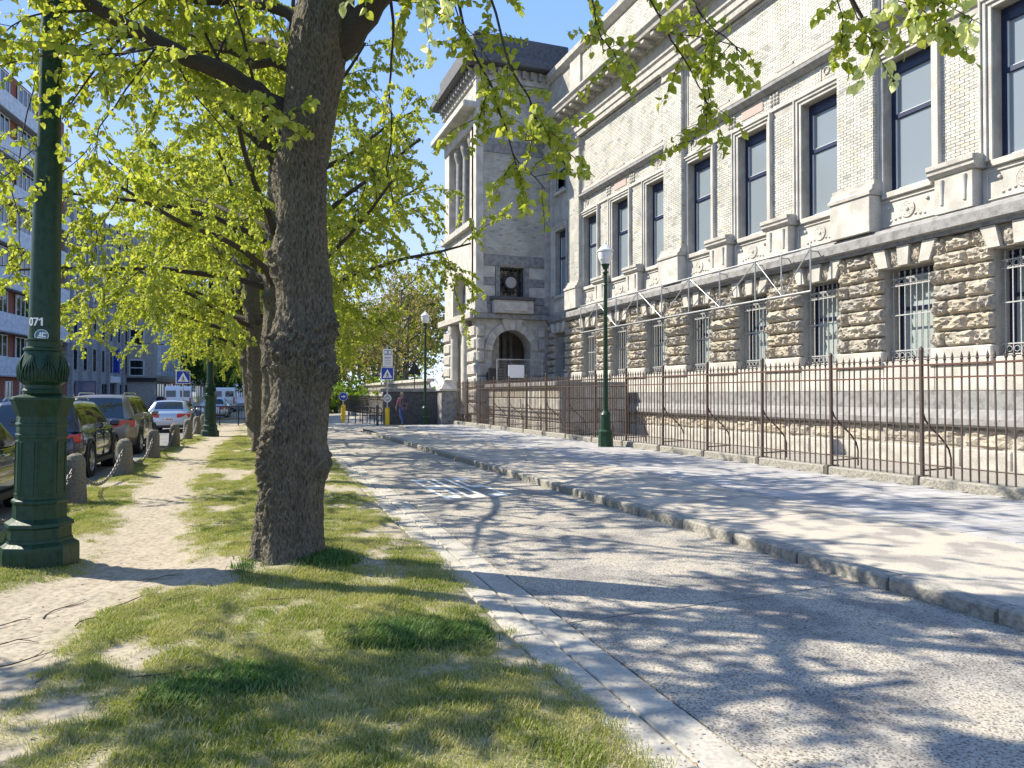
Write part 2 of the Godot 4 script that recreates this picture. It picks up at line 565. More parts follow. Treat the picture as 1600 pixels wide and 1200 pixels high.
func make_lane() -> void:
	# bus lane: cast concrete bays with open joints, over a dark bed
	var bed := MB.new()
	bed.quad(Vector3(lane_left(-6), -0.03, 6), Vector3(5.0, -0.03, 6), Vector3(5.0, -0.03, -34), Vector3(lane_left(34), -0.03, -34))
	var road := setting(part("road", bed, mats.joint))
	var cuts := [-6.0, 0.4, 4.75, 9.3, 14.0, 18.6, 23.2, 28.0, 34.0]
	for i in cuts.size() - 1:
		var m := MB.new()
		var d0: float = cuts[i] + 0.009
		var d1: float = cuts[i + 1] - 0.009
		var x1 := 4.985
		var sl := 0.16                                      # the joints run a little askew
		var p := [Vector3(lane_left(d0) + 0.006, 0, -d0), Vector3(x1, 0, -d0 - sl), Vector3(x1, 0, -d1 - sl), Vector3(lane_left(d1) + 0.006, 0, -d1)]
		m.quad(p[0], p[1], p[2], p[3])
		var dn := Vector3(0, -0.03, 0)
		for k in 4:
			m.quad(p[k] + dn, p[(k + 1) % 4] + dn, p[(k + 1) % 4], p[k])
		part("concrete_bay", m, mats.bus_lane_concrete, road)
	# flush edging: a row of kerb stones and a row of gutter stones
	for row in 2:
		var base := MB.new()
		var xa: float = [1.55, 1.776][row]
		var xb: float = [1.768, 2.014][row]
		base.quad(lane(xa - 0.02, -0.028, -6), lane(xb + 0.02, -0.028, -6), lane(xb + 0.02, -0.028, 40), lane(xa - 0.02, -0.028, 40))
		var kerb := setting(part(["edging", "gutter"][row], base, mats.joint))
		var d := -5.5 + 0.37 * row
		while d < 38.0:
			var l := rng.randf_range(0.84, 1.02)
			var m := MB.new()
			var top := rng.randf_range(-0.003, 0.003)
			m.box(Vector3.ZERO, Vector3(xb - xa - 0.004, 0.06, l - 0.012), 0.008)
			var s := part("stone", m, mats.gutter_stone, kerb)
			s.position = lane((xa + xb) / 2, top - 0.03 + 0.004, d + l / 2)
			s.rotation.y = lane_turn() + rng.randf_range(-0.004, 0.004)
			d += l
	# raised kerb on the museum side
	var kb := MB.new()
	kb.span(5.0, 5.16, -0.05, 0.07, -6, 31.5)
	var rk := setting(part("kerb", kb, mats.joint))
	var dd := -5.4
	while dd < 31.0:
		var l := rng.randf_range(0.92, 1.06)
		var h := 0.115
		if dd > 28.0:
			h = lerpf(0.115, 0.02, clampf((dd - 28.0) / 3.0, 0, 1))
		var m := MB.new()
		m.box(Vector3(0, 0, 0), Vector3(0.185, h + 0.06, l - 0.014), 0.018)
		var s := part("kerb_stone", m, mats.kerb_stone, rk)
		s.position = Vector3(5.085 + rng.randf_range(-0.006, 0.006), h / 2 - 0.03 + rng.randf_range(-0.004, 0.004), -dd - l / 2)
		s.rotation.y = rng.randf_range(-0.008, 0.008)
		dd += l
	# painted word
	var w := MB.new()
	var letters := {
		"B": [[[0, 0], [0.22, 0], [0.22, 1], [0, 1]], [[0.22, 0], [0.8, 0], [1, 0.06], [1, 0.12], [0.22, 0.12]], [[0.22, 0.88], [1, 0.88], [1, 0.94], [0.8, 1], [0.22, 1]], [[0.22, 0.45], [0.85, 0.45], [0.85, 0.56], [0.22, 0.56]], [[0.78, 0.12], [1, 0.12], [1, 0.42], [0.9, 0.5], [0.78, 0.45]], [[0.78, 0.56], [0.9, 0.5], [1, 0.58], [1, 0.88], [0.78, 0.88]]],
		"U": [[[0, 0.06], [0.22, 0.12], [0.22, 1], [0, 1]], [[0.78, 0.12], [1, 0.06], [1, 1], [0.78, 1]], [[0, 0.06], [0.18, 0], [0.82, 0], [1, 0.06], [0.78, 0.12], [0.22, 0.12]]],
		"S": [[[0, 0.0], [0.84, 0], [1, 0.06], [1, 0.12], [0, 0.12]], [[0.78, 0.12], [1, 0.12], [1, 0.48], [0.86, 0.55], [0.78, 0.45]], [[0.14, 0.45], [0.78, 0.45], [0.86, 0.55], [0.22, 0.56]], [[0, 0.52], [0.14, 0.45], [0.22, 0.56], [0.22, 0.88], [0, 0.88]], [[0, 0.88], [1, 0.88], [1, 1], [0.16, 1], [0, 0.94]]]}
	var x := 2.98
	var mk := Node3D.new()
	mk.name = "road_marking"
	add_child(mk)
	setting(mk, "worn white BUS lettering painted on the lane")
	for ch in ["B", "U", "S"]:
		w = MB.new()
		for pl in letters[ch]:
			var pts := []
			for q in pl:
				pts.append(Vector3(x + q[0] * 0.30 + (0.05 * q[1]), 0.005, -11.0 - q[1] * 2.7))
			for k in range(1, pts.size() - 1):
				w.out([pts[0], pts[k], pts[k + 1]], Vector3(3.5, -5, -12))
		part("letter", w, mats.white_paint, mk)
		x += 0.385

func make_footway() -> void:
	var m := MB.new()
	m.quad(Vector3(5.178, 0.105, 6), Vector3(7.35, 0.105, 6), Vector3(7.35, 0.105, -33), Vector3(5.178, 0.105, -33))
	m.quad(Vector3(5.178, -0.05, -33), Vector3(5.178, 0.105, -33), Vector3(7.35, 0.105, -33), Vector3(7.35, -0.05, -33))
	var side := setting(part("sidewalk", m, mats.footway))
	m = MB.new()
	m.span(7.352, 10.5, -0.05, 0.085, -6, 36)
	var bed := setting(part("paved_strip", m, mats.joint))
	var slab := MB.new()
	slab.box(Vector3.ZERO, Vector3(0.392, 0.03, 0.292), 0.004)
	var xf := []
	var col := []
	var d := 3.0
	var row := 0
	while d < 36.0:
		var x := 7.56 if row % 2 == 0 else 7.46
		var first := row % 2 == 1
		while x < 10.45:
			if true:
				xf.append(Transform3D(Basis.from_scale(Vector3(0.49 if first else 1.0, 1, 1)) * Basis(Vector3(rng.randf_range(-1, 1), 0, rng.randf_range(-1, 1)).normalized(), rng.randf_range(0, 0.006)), Vector3(x, 0.091 + rng.randf_range(0, 0.004), -d)))
				var g := rng.randf_range(0.82, 1.1)
				col.append(Color(g, g, g * rng.randf_range(0.98, 1.05)))
			x += 0.3 if first else 0.4
			first = false
		d += 0.3
		row += 1
	many("paving_slabs", slab.mesh(), mats.paving, xf, col, bed)
	# long ruled joints and a repaired strip in the pale footway
	for j in [[2.2, 5.2, 7.3], [7.4, 5.2, 7.3], [12.6, 5.2, 7.3], [17.9, 5.2, 7.3]]:
		var g := MB.new()
		g.quad(Vector3(j[1], 0.109, -j[0]), Vector3(j[2], 0.109, -j[0] - 0.1), Vector3(j[2], 0.109, -j[0] - 0.112), Vector3(j[1], 0.109, -j[0] - 0.012))
		part("joint", g, mats.joint, side)

# ---------- verge: grass, thatch and a trodden sandy path ----------
func path_middle(d: float) -> float:       # world x of the trodden line
	var t := [[-4.0, -1.9], [3.0, -1.5], [5.0, -1.45], [6.2, -1.38], [7.8, -0.86], [9.5, -0.92], [11.2, -1.08], [15.3, -1.2], [21.6, -1.12], [31.4, -0.6], [45.0, -0.2], [70.0, 0.6]]
	for i in t.size() - 1:
		if d <= t[i + 1][0]:
			return lerpf(t[i][1], t[i + 1][1], smoothstep01(t[i][0], t[i + 1][0], d))
	return 0.6

func path_half(d: float) -> float:
	if d < 6.0:
		return 0.52
	return lerpf(0.52, 0.42, clampf((d - 6.0) / 6.0, 0, 1))

func bare(x: float, d: float) -> float:    # 0 grass .. 1 bare sand
	var p := path_middle(d)
	var w := path_half(d) * (1.0 + 0.35 * noise.get_noise_2d(d * 0.35, 7.0))
	var e := absf(x - p) - w
	var b := 1.0 - smoothstep01(-0.22, 0.26, e + 0.22 * noise.get_noise_2d(x * 1.1, d * 0.8) + 0.12 * noise.get_noise_2d(x * 5.0, d * 4.0))
	var spur := Vector2(x + 0.35, (d - 7.1) * 1.0).length()              # worn patch between the path and the first tree
	b = maxf(b, 1.0 - smoothstep01(0.25, 0.85, spur + 0.3 * noise.get_noise_2d(x * 2.0, d * 2.0 + 9.0)))
	var worn := noise.get_noise_2d(x * 0.55 + 31.0, d * 0.42)
	b = maxf(b, 0.9 * smoothstep01(0.12, 0.42, worn + 0.25 * noise.get_noise_2d(x * 3.0, d * 3.0 + 50.0)))
	var edge := lane(1.55, 0, d).x - x
	b = maxf(b, 0.55 * (1.0 - smoothstep01(0.0, 0.35, edge + 0.25 * noise.get_noise_2d(x * 2.0, d * 1.3 + 77.0))))
	return clampf(b, 0, 1)

func verge_height(x: float, d: float) -> float:
	var h := 0.018 + 0.03 * noise.get_noise_2d(x * 0.4, d * 0.3) + 0.012 * noise.get_noise_2d(x * 2.5, d * 2.5)
	h += 0.02 * (1.0 - bare(x, d))
	var r := Vector2(x - 0.47, d - 7.3).length()
	h += 0.09 * exp(-r * r * 1.6)
	return h

func make_verge() -> void:
	var st := SurfaceTool.new()
	st.begin(Mesh.PRIMITIVE_TRIANGLES)
	st.set_smooth_group(0)
	var rows := []
	var d := -6.0
	while d < 75.0:
		rows.append(d)
		d += 0.07 if d > 1.5 and d < 14.0 else 0.2 if d < 30.0 else 0.8
	var cols := 64
	for r in rows:
		for k in cols + 1:
			var lx := lerpf(-2.95, 1.56, float(k) / cols)
			var p := lane(lx, 0, r)
			var x := p.x
			var dd := -p.z
			var b := bare(x, dd)
			p.y = verge_height(x, dd) if k < cols else -0.02
			if k == 0:
				p.y = -0.02
			var n1 := noise.get_noise_2d(x * 3.5, dd * 3.5 + 200.0)
			var n2 := noise.get_noise_2d(x * 9.0, dd * 9.0 + 300.0)
			var sand := Color(0.50, 0.43, 0.325).lerp(Color(0.42, 0.355, 0.26), clampf(0.5 + n1 + 0.5 * n2, 0, 1))
			var thatch := Color(0.36, 0.325, 0.165).lerp(Color(0.22, 0.23, 0.08), clampf(0.5 + n1 * 1.2 + 0.7 * n2, 0, 1)).lerp(Color(0.40, 0.35, 0.24), 0.6 * smoothstep01(0.05, 0.35, noise.get_noise_2d(x * 1.7 + 9.0, dd * 1.7)))
			st.set_color(thatch.lerp(sand, b))
			st.add_vertex(p)
	var w := cols + 1
	for i in rows.size() - 1:
		for k in cols:
			var a := i * w + k
			st.add_index(a); st.add_index(a + w); st.add_index(a + w + 1)
			st.add_index(a); st.add_index(a + w + 1); st.add_index(a + 1)
	st.generate_normals()
	setting(part("verge", st.commit(), mats.earth))

func make_grass() -> void:
	var m := MB.new()
	var r2 := RandomNumberGenerator.new()
	r2.seed = 3
	for k in 12:
		var a := r2.randf() * TAU
		var o := Vector3(r2.randf_range(-1, 1), -0.1, r2.randf_range(-1, 1)) * 0.9
		var lean := Vector3(cos(a), 0, sin(a)) * r2.randf_range(0.25, 0.85)
		var h := r2.randf_range(0.5, 1.0)
		var side := Vector3(-sin(a), 0, cos(a)) * 0.042
		var mid := o + (Vector3.UP * 0.55 + lean * 0.35) * h * 0.8
		var tip := o + (Vector3.UP * 0.85 + lean) * h * 0.8
		m.quad(o - side, o + side, mid + side * 0.7, mid - side * 0.7)
		m.tri(mid - side * 0.7, mid + side * 0.7, tip)
	var mesh := m.mesh()
	var xf := []
	var col := []
	var g := RandomNumberGenerator.new()
	g.seed = 99
	var lush := [[1.0, 4.75, 0.30], [1.3, 4.6, 0.18], [0.02, 4.3, 0.22], [-0.25, 4.2, 0.14], [0.74, 6.92, 0.22], [0.05, 7.0, 0.25]]
	var tries := 0
	while xf.size() < 80000 and tries < 520000:
		tries += 1
		var d := 2.3 + pow(g.randf(), 2.0) * 28.0
		var lx := g.randf_range(-2.85, 1.6)
		var p := lane(lx, 0, d)
		var b := bare(p.x, -p.z)
		if g.randf() < b * 1.15 - 0.02:
			continue
		var thin := noise.get_noise_2d(p.x * 1.6 + 40.0, p.z * 1.6) + 0.6 * noise.get_noise_2d(p.x * 5.0, p.z * 5.0 + 11.0)
		if g.randf() < smoothstep01(-0.15, 0.35, thin) * 0.88:
			continue
		if Vector2(p.x - 0.47, p.z + 7.3).length() < 0.34:
			continue
		var tall := g.randf_range(0.03, 0.075) * (1.0 - 0.4 * b)
		var lushness := 0.0
		for q in lush:
			var e: float = Vector2(p.x - q[0], -p.z - q[1]).length() / q[2]
			lushness = maxf(lushness, 1.0 - smoothstep01(0.25, 1.25, e + 0.7 * noise.get_noise_2d(p.x * 4.0, p.z * 4.0)))
		var n1 := noise.get_noise_2d(p.x * 1.3, p.z * 1.3 + 80.0)
		var n2 := g.randf()
		var c := Color(0.20, 0.25, 0.035).lerp(Color(0.44, 0.41, 0.15), clampf(0.60 + n1 * 1.2 + (n2 - 0.5) * 0.7 + b * 0.4, 0, 1))
		if n2 > 0.74:
			c = Color(0.50, 0.44, 0.24)
		if lushness > 0.0:
			tall *= 1.0 + 0.8 * lushness
			c = c.lerp(Color(0.055, 0.135, 0.03), lushness * 0.9)
		var s := tall
		p.y = verge_height(p.x, -p.z)
		xf.append(Transform3D(Basis(Vector3.UP, g.randf() * TAU).scaled(Vector3(s, s * g.randf_range(0.7, 1.2), s)), p))
		col.append(c)
		if lushness > 0.3 and g.randf() < 0.9:
			for k in 2:
				var p2 := p + Vector3(g.randf_range(-0.05, 0.05), 0, g.randf_range(-0.05, 0.05))
				xf.append(Transform3D(Basis(Vector3.UP, g.randf() * TAU).scaled(Vector3(s * 1.2, s * g.randf_range(0.8, 1.25), s * 1.2)), p2))
				col.append(c.lerp(Color(0.08, 0.19, 0.04), g.randf() * 0.6))
	var o := many("grass", mesh, mats.grass_blade, xf, col)
	o.set_meta("label", "short patchy spring grass growing along the verge")
	o.set_meta("category", "grass")
	# fallen bud scales and crumbs of dead leaf
	var bit := MB.new()
	bit.quad(Vector3(-0.5, 0, -0.3), Vector3(-0.4, 0.12, 0.4), Vector3(0.5, 0.05, 0.3), Vector3(0.4, 0.18, -0.35))
	xf = []
	col = []
	for k in 5200:
		var d := 2.2 + pow(g.randf(), 1.6) * 16.0
		var lx := g.randf_range(-2.7, 1.75)
		if k % 8 == 0:
			lx = g.randf_range(1.6, 2.3)
		var p := lane(lx, 0, d)
		p.y = (verge_height(p.x, -p.z) if lx < 1.55 else 0.02) + 0.003
		var s := g.randf_range(0.008, 0.022)
		xf.append(Transform3D(Basis(Vector3.UP, g.randf() * TAU).scaled(Vector3(s, s, s * g.randf_range(0.5, 1.0))), p))
		col.append(Color(0.20, 0.14, 0.075).lerp(Color(0.34, 0.27, 0.15), g.randf()))
	for k in 900:                                            # a drift of litter against the raised kerb
		var p := Vector3(4.98 - absf(g.randfn(0.0, 0.05)), 0.006, -g.randf_range(2.5, 22.0))
		var s := g.randf_range(0.008, 0.02)
		xf.append(Transform3D(Basis(Vector3.UP, g.randf() * TAU).scaled(Vector3(s, s, s)), p))
		col.append(Color(0.24, 0.19, 0.10).lerp(Color(0.40, 0.33, 0.19), g.randf()))
	var l := many("leaf_litter", bit.mesh(), mats.litter, xf, col)
	l.set_meta("label", "brown crumbs of dead leaf scattered over verge and gutter")
	l.set_meta("category", "litter")

func make_twigs() -> void:
	var g := RandomNumberGenerator.new()
	g.seed = 41
	var spots := [[-1.25, 6.35, 0.62, 0.5], [-0.95, 5.95, 0.5, 0.9], [-1.35, 5.55, 0.42, 0.2], [-0.72, 6.35, 0.55, 0.35], [-0.45, 6.2, 0.6, 0.15], [-0.62, 7.0, 0.5, 0.3], [-1.15, 5.1, 0.4, 0.7], [-1.0, 4.6, 0.3, 1.2], [-0.05, 5.35, 0.5, 2.3], [-0.35, 4.55, 0.55, 0.4], [0.35, 5.9, 0.45, 0.15], [-1.5, 6.0, 0.45, 0.3]]
	for s in spots:
		var m := MB.new()
		var pts := []
		var rad := []
		var kink := g.randf_range(-0.35, 0.35)
		for i in 6:
			var t := i / 5.0
			pts.append(Vector3((t - 0.5) * s[2] * 0.72, 0.006 + 0.014 * g.randf(), 3.0 * kink * (t - 0.5) * (t - 0.5) * s[2] + g.randf_range(-0.022, 0.022)))
			rad.append(lerpf(0.0055, 0.002, t))
		m.tube(pts, rad, 5)
		var q: Vector3 = pts[3]
		m.tube([q, q + Vector3(0.06, 0.012, 0.05), q + Vector3(0.11, 0.02, 0.06)], [0.003, 0.0022, 0.0015], 4)
		var o := part("fallen_twig", m, mats.twig)
		o.position = Vector3(s[0], verge_height(s[0], s[1]) + 0.002, -s[1])
		o.rotation.y = s[3] + g.randf_range(-0.6, 0.9)
		tag(o, "thin dry fallen twig lying on the worn sandy verge", "twig", "fallen twigs on the sandy path")

# ---------- museum ----------
const PITCH := 2.87
const OPEN := 1.38
func far_edge(k: int) -> float:
	return 14.1 + PITCH * (k - 1)

var brick_mesh: ArrayMesh
func brickwork(parent: Node, o: Vector3, along: Vector3, w: float, h: float, face: Vector3, sd: int, dull := 1.0) -> void:
	# real bricks in running bond, from corner o, w metres along and h metres up, proud of the mortar along face
	if brick_mesh == null:
		var b := MB.new()
		b.box(Vector3(0.5, 0.5, -0.5), Vector3(1, 1, 1), 0.04)
		brick_mesh = b.mesh()
	if along.cross(Vector3.UP).dot(face) < 0.0:
		o += along * w
		along = -along
	var g := RandomNumberGenerator.new()
	g.seed = sd
	var xf := []
	var col := []
	var rows := int(round(h / 0.075))
	var rh := h / rows
	for r in rows:
		var x := -0.115 if r % 2 else 0.0
		while x < w - 0.02:
			var x0 := maxf(x, 0.0)
			var x1 := minf(x + 0.222, w)
			if x1 - x0 > 0.03:
				var bas := Basis(along * (x1 - x0 - 0.008), Vector3.UP * (rh - 0.011), face * 0.024)
				xf.append(Transform3D(bas, o + along * (x0 + 0.004) + Vector3.UP * (r * rh + 0.006) + face * (0.014 + g.randf_range(0.0, 0.005))))
				var t := g.randf()
				var c := Color(0.64, 0.625, 0.57).lerp(Color(0.54, 0.53, 0.47), t)
				if g.randf() < 0.10:
					c = Color(0.66, 0.61, 0.47)
				elif g.randf() < 0.05:
					c = Color(0.40, 0.39, 0.35)
				col.append(c * dull)
			x += 0.23
	many("brickwork", brick_mesh, mats.brick, xf, col, parent).global_transform = Transform3D()

var rock_meshes := []
func rock_variants() -> void:
	# rock-faced blocks: unit width (x), unit height (y), bulging along -x of the wall = local +z
	for k in 7:
		var m := MB.new()
		var nx := 10
		var ny := 7
		var grid := []
		for j in ny + 1:
			var row := []
			for i in nx + 1:
				var u := float(i) / nx
				var v := float(j) / ny
				var eu := minf(u, 1 - u)
				var ev := minf(v, 1 - v)
				var rise := smoothstep01(0.0, 0.10, eu) * smoothstep01(0.0, 0.2, ev)
				var z := rise * (0.62 + 0.55 * noise.get_noise_3d(u * 3.2 + k * 11.0, v * 1.7, 3.0) + 0.35 * noise.get_noise_3d(u * 9.0 + k * 7.0, v * 5.0, 9.0))
				z = maxf(z, 0.0)
				row.append(Vector3(u - 0.5 + 0.015 * noise.get_noise_2d(v * 4.0 + k, u * 9.0), v - 0.5 + 0.03 * noise.get_noise_2d(u * 5.0 + k, v * 9.0), z))
			grid.append(row)
		for j in ny:
			for i in nx:
				if (i + j + k) % 2:
					m.tri(grid[j][i], grid[j][i + 1], grid[j + 1][i + 1])
					m.tri(grid[j][i], grid[j + 1][i + 1], grid[j + 1][i])
				else:
					m.tri(grid[j][i], grid[j][i + 1], grid[j + 1][i])
					m.tri(grid[j][i + 1], grid[j + 1][i + 1], grid[j + 1][i])
		for e in 4:                                          # sides back into the wall
			var count := nx if e < 2 else ny
			for i in count:
				var a: Vector3 = grid[0][i] if e == 0 else grid[ny][i + 1] if e == 1 else grid[i + 1][0] if e == 2 else grid[i][nx]
				var b: Vector3 = grid[0][i + 1] if e == 0 else grid[ny][i] if e == 1 else grid[i][0] if e == 2 else grid[i + 1][nx]
				m.quad(Vector3(a.x, a.y, -0.6), Vector3(b.x, b.y, -0.6), b, a)
		rock_meshes.append(m.mesh())

func rock(parent: Node, at: Vector3, w: float, h: float, bulge: float, turn := -PI / 2, called := "stone") -> MeshInstance3D:
	if rock_meshes.is_empty():
		rock_variants()
	var o := part(called, rock_meshes[rng.randi() % rock_meshes.size()], mats["rock%d" % (rng.randi() % 4)], parent)
	var flip := -1.0 if rng.randf() < 0.5 else 1.0
	o.global_transform = Transform3D(Basis(Vector3.UP, turn) * Basis.from_scale(Vector3(w, h, bulge)) * (Basis(Vector3.BACK, PI) if flip < 0 else Basis()), at)
	return o

func rustic_courses(parent: Node, d0: float, d1: float, y0: float, y1: float, n: int, face: float, bulge: float) -> void:
	# stones of a pier on the street front between distances d0 and d1
	var h := (y1 - y0) / n
	var w := d1 - d0
	for r in n:
		var cuts := []
		if w < 0.9:
			cuts = [0.0, 1.0]
		elif w < 2.2:
			cuts = [0.0, 0.42 + rng.randf_range(-0.05, 0.05), 1.0] if r % 2 else [0.0, 0.27 + rng.randf_range(-0.04, 0.04), 0.76 + rng.randf_range(-0.04, 0.04), 1.0]
		else:
			var k := int(w / 0.75)
			cuts = [0.0]
			for i in range(1, k):
				cuts.append((i + (0.0 if r % 2 else 0.4) + rng.randf_range(-0.1, 0.1)) / k)
			cuts.append(1.0)
		for i in cuts.size() - 1:
			var a: float = d0 + w * cuts[i]
			var b: float = d0 + w * cuts[i + 1]
			rock(parent, Vector3(face, y0 + h * (r + 0.5), -(a + b) / 2), b - a - 0.016, h - 0.03, bulge * rng.randf_range(0.85, 1.2))

func mould(called: String, pts: Array, d0: float, d1: float, material: Material, parent: Node) -> MeshInstance3D:
	# a moulding: outline in (x, y), swept along the street
	var p := PackedVector2Array()
	for q in pts:
		p.append(Vector2(q[0], q[1]))
	var m := MB.new()
	m.extrude(p, Vector3(0, 0, -d0), Vector3.RIGHT, Vector3.UP, Vector3(0, 0, -(d1 - d0)))
	return wpart(called, m, material, parent)

func bx(called: String, x0: float, x1: float, y0: float, y1: float, d0: float, d1: float, material: Material, parent: Node, bev := 0.0) -> MeshInstance3D:
	var m := MB.new()
	m.span(x0, x1, y0, y1, d0, d1, bev)
	return wpart(called, m, material, parent)

func upper_window(b: Node, dn: float, df: float, y0: float, y1: float, back: float) -> void:
	# sash window: dark blue frame with two panes, behind stone jambs
	var f := MB.new()
	var x := WALL + back
	var t := 0.13
	f.span(x, x + 0.1, y0, y1, df - t, df, 0.01)
	f.span(x, x + 0.1, y0, y1, dn, dn + t, 0.01)
	f.span(x, x + 0.1, y1 - 0.30, y1, dn + t, df - t, 0.01)
	f.span(x, x + 0.1, y0, y0 + 0.1, dn + t, df - t, 0.01)
	var ty := y0 + (y1 - y0) * 0.565
	f.span(x - 0.015, x + 0.1, ty, ty + 0.12, dn + t, df - t, 0.01)
	var w := wpart("window", f, mats.navy, b)
	for z in [[y0 + 0.1, ty, 0.03], [ty + 0.12, y1 - 0.30, 0.055]]:
		bx("pane", x + z[2], x + z[2] + 0.012, z[0], z[1], dn + t, df - t, mats.frosted, w)
	# glazing beads that catch the light
	var bd := MB.new()
	for z in [[y0 + 0.1, ty, 0.0], [ty + 0.12, y1 - 0.30, 0.02]]:
		bd.span(x + z[2], x + z[2] + 0.03, z[0], z[0] + 0.022, dn + t, df - t)
		bd.span(x + z[2], x + z[2] + 0.03, z[0] + 0.022, z[1], df - t - 0.022, df - t)
	wpart("glazing_bead", bd, mats.window_white, w)

func architrave(b: Node, dn: float, df: float, y0: float, y1: float) -> void:
	var m := MB.new()
	for s in [[0.0, 0.10, 0.055], [0.10, 0.19, 0.10], [0.19, 0.25, 0.14]]:
		m.span(WALL - s[2], WALL + 0.01, y0, y1 + s[1], df + s[0], df + s[1], 0.01)
		m.span(WALL - s[2], WALL + 0.01, y0, y1 + s[1], dn - s[1], dn - s[0], 0.01)
		m.span(WALL - s[2], WALL + 0.01, y1 + s[0], y1 + s[1], dn - s[0], df + s[0], 0.01)
	wpart("architrave", m, mats.limestone_pale, b)

func rosette_panel(b: Node, dn: float, df: float) -> void:
	var x := WALL - 0.02
	var m := MB.new()
	m.span(x, WALL + 0.02, 5.7, 6.48, dn - 0.24, df + 0.24)
	var p := wpart("spandrel_panel", m, mats.limestone_pale, b)
	m = MB.new()
	var y0 := 5.78
	var y1 := 6.42
	var a := dn - 0.15
	var z := df + 0.15
	for q in [[y0, y0 + 0.035, a, z], [y1 - 0.035, y1, a, z], [y0 + 0.035, y1 - 0.035, a, a + 0.035], [y0 + 0.035, y1 - 0.035, z - 0.035, z]]:
		m.span(x - 0.035, x, q[0], q[1], q[2], q[3], 0.008)
	wpart("bead", m, mats.limestone_pale, p)
	m = MB.new()
	var c := Vector3(x - 0.01, 6.11, -(dn + df) / 2)
	m.tube(ring_pts(c, Vector3.UP, Vector3.BACK, 0.19, 20), fill(21, 0.022), 5, false)
	m.tube(ring_pts(c, Vector3.UP, Vector3.BACK, 0.085, 14), fill(15, 0.018), 5, false)
	var turn := Basis(Vector3.BACK, PI / 2)
	m.lathe([Vector2(0.055, 0.0), Vector2(0.045, 0.035), Vector2(0.0, 0.05)], 10, true, c, turn)
	for k in 6:
		var q := c + Vector3(0, sin(TAU * k / 6), cos(TAU * k / 6)) * 0.135
		m.lathe([Vector2(0.035, 0.0), Vector2(0.0, 0.03)], 6, true, q, turn)
	m.lathe([Vector2(0.19, 0.0), Vector2(0.18, 0.012), Vector2(0.0, 0.012)], 20, true, c, turn)
	wpart("rosette", m, mats.limestone_pale, p)
	for s in [-1.0, 1.0]:
		m = MB.new()
		m.lathe([Vector2(0.05, 0.0), Vector2(0.035, 0.035), Vector2(0.0, 0.045)], 8, true, c + Vector3(0, 0.14, 0.55 * s), turn)
		wpart("stud", m, mats.limestone_pale, p)
		for k in 3:
			m = MB.new()
			m.lathe([Vector2(0.04, 0.0), Vector2(0.0, 0.03)], 6, true, c + Vector3(0, -0.16 - 0.02 * k, (0.22 + 0.13 * k) * s), turn)
			wpart("bud", m, mats.limestone_pale, p)

func window_grille(b: Node, dn: float, df: float, y0: float, y1: float) -> void:
	var x := WALL + 0.16
	var m := MB.new()
	for y in [y0 + 0.05, y0 + 0.27, y0 + (y1 - y0) * 0.5, y1 - 0.42, y1 - 0.24]:
		m.span(x - 0.018, x + 0.018, y - 0.014, y + 0.014, dn, df)
	var gr := wpart("window_grille", m, mats.silver_paint_grille, b)
	var bar := MB.new()
	bar.box(Vector3(0, (y1 - y0 - 0.14) / 2, 0), Vector3(0.02, y1 - y0 - 0.14, 0.02))
	bar.lathe([Vector2(0.03, y1 - y0 - 0.14), Vector2(0.02, y1 - y0 - 0.09), Vector2(0.0, y1 - y0 - 0.02)], 6)
	var bm := bar.mesh()
	for k in 8:
		var o := part("bar", bm, mats.silver_paint_grille, gr)
		o.global_position = Vector3(x, y0, -(dn + (df - dn) * (k + 0.5) / 8.0))
	for yy in [y0 + 0.16, y1 - 0.33]:
		var r := MB.new()
		for k in 9:
			var c := Vector3(x - 0.012, yy, -(dn + (df - dn) * k / 8.0))
			if k > 0 and k < 8:
				r.tube(ring_pts(c, Vector3.UP, Vector3.BACK, 0.062, 10), fill(11, 0.009), 4, false)
		wpart("scroll_band", r, mats.silver_paint_grille, gr)

func lower_window(b: Node, dn: float, df: float) -> void:
	var y0 := 2.42
	var y1 := 4.72
	var x := WALL + 0.42
	var f := MB.new()
	var t := 0.14
	f.span(x, x + 0.1, y0, y1, df - t, df, 0.01)
	f.span(x, x + 0.1, y0, y1, dn, dn + t, 0.01)
	f.span(x, x + 0.1, y1 - 0.14, y1, dn + t, df - t, 0.01)
	f.span(x, x + 0.1, y0, y0 + 0.12, dn + t, df - t, 0.01)
	var ty := y0 + 1.28
	f.span(x - 0.01, x + 0.1, ty, ty + 0.09, dn + t, df - t, 0.01)
	var w := wpart("window", f, mats.navy, b)
	bx("pane", x + 0.03, x + 0.042, y0 + 0.12, ty, dn + t, df - t, mats.pale_glass, w)
	bx("pane", x + 0.05, x + 0.062, ty + 0.09, y1 - 0.14, dn + t, df - t, mats.pale_glass, w)
	var v := MB.new()                                        # pale vertical blinds behind the glass
	var k := 0
	var z := dn + t + 0.03
	while z < df - t - 0.05:
		if k % 7 != 5:
			v.box(Vector3(x + 0.2, (y0 + y1) / 2, -z), Vector3(0.006, y1 - y0 - 0.3, 0.075), 0.0, Basis(Vector3.UP, 0.5))
		z += 0.085
		k += 1
	wpart("blind", v, mats.blind, w)
	window_grille(b, dn + 0.02, df - 0.02, y0, y1)
	# sill and lining of the opening
	bx("sill", WALL - 0.12, WALL + 0.42, y0 - 0.14, y0, dn - 0.05, df + 0.05, mats.limestone_pale, b, 0.015)

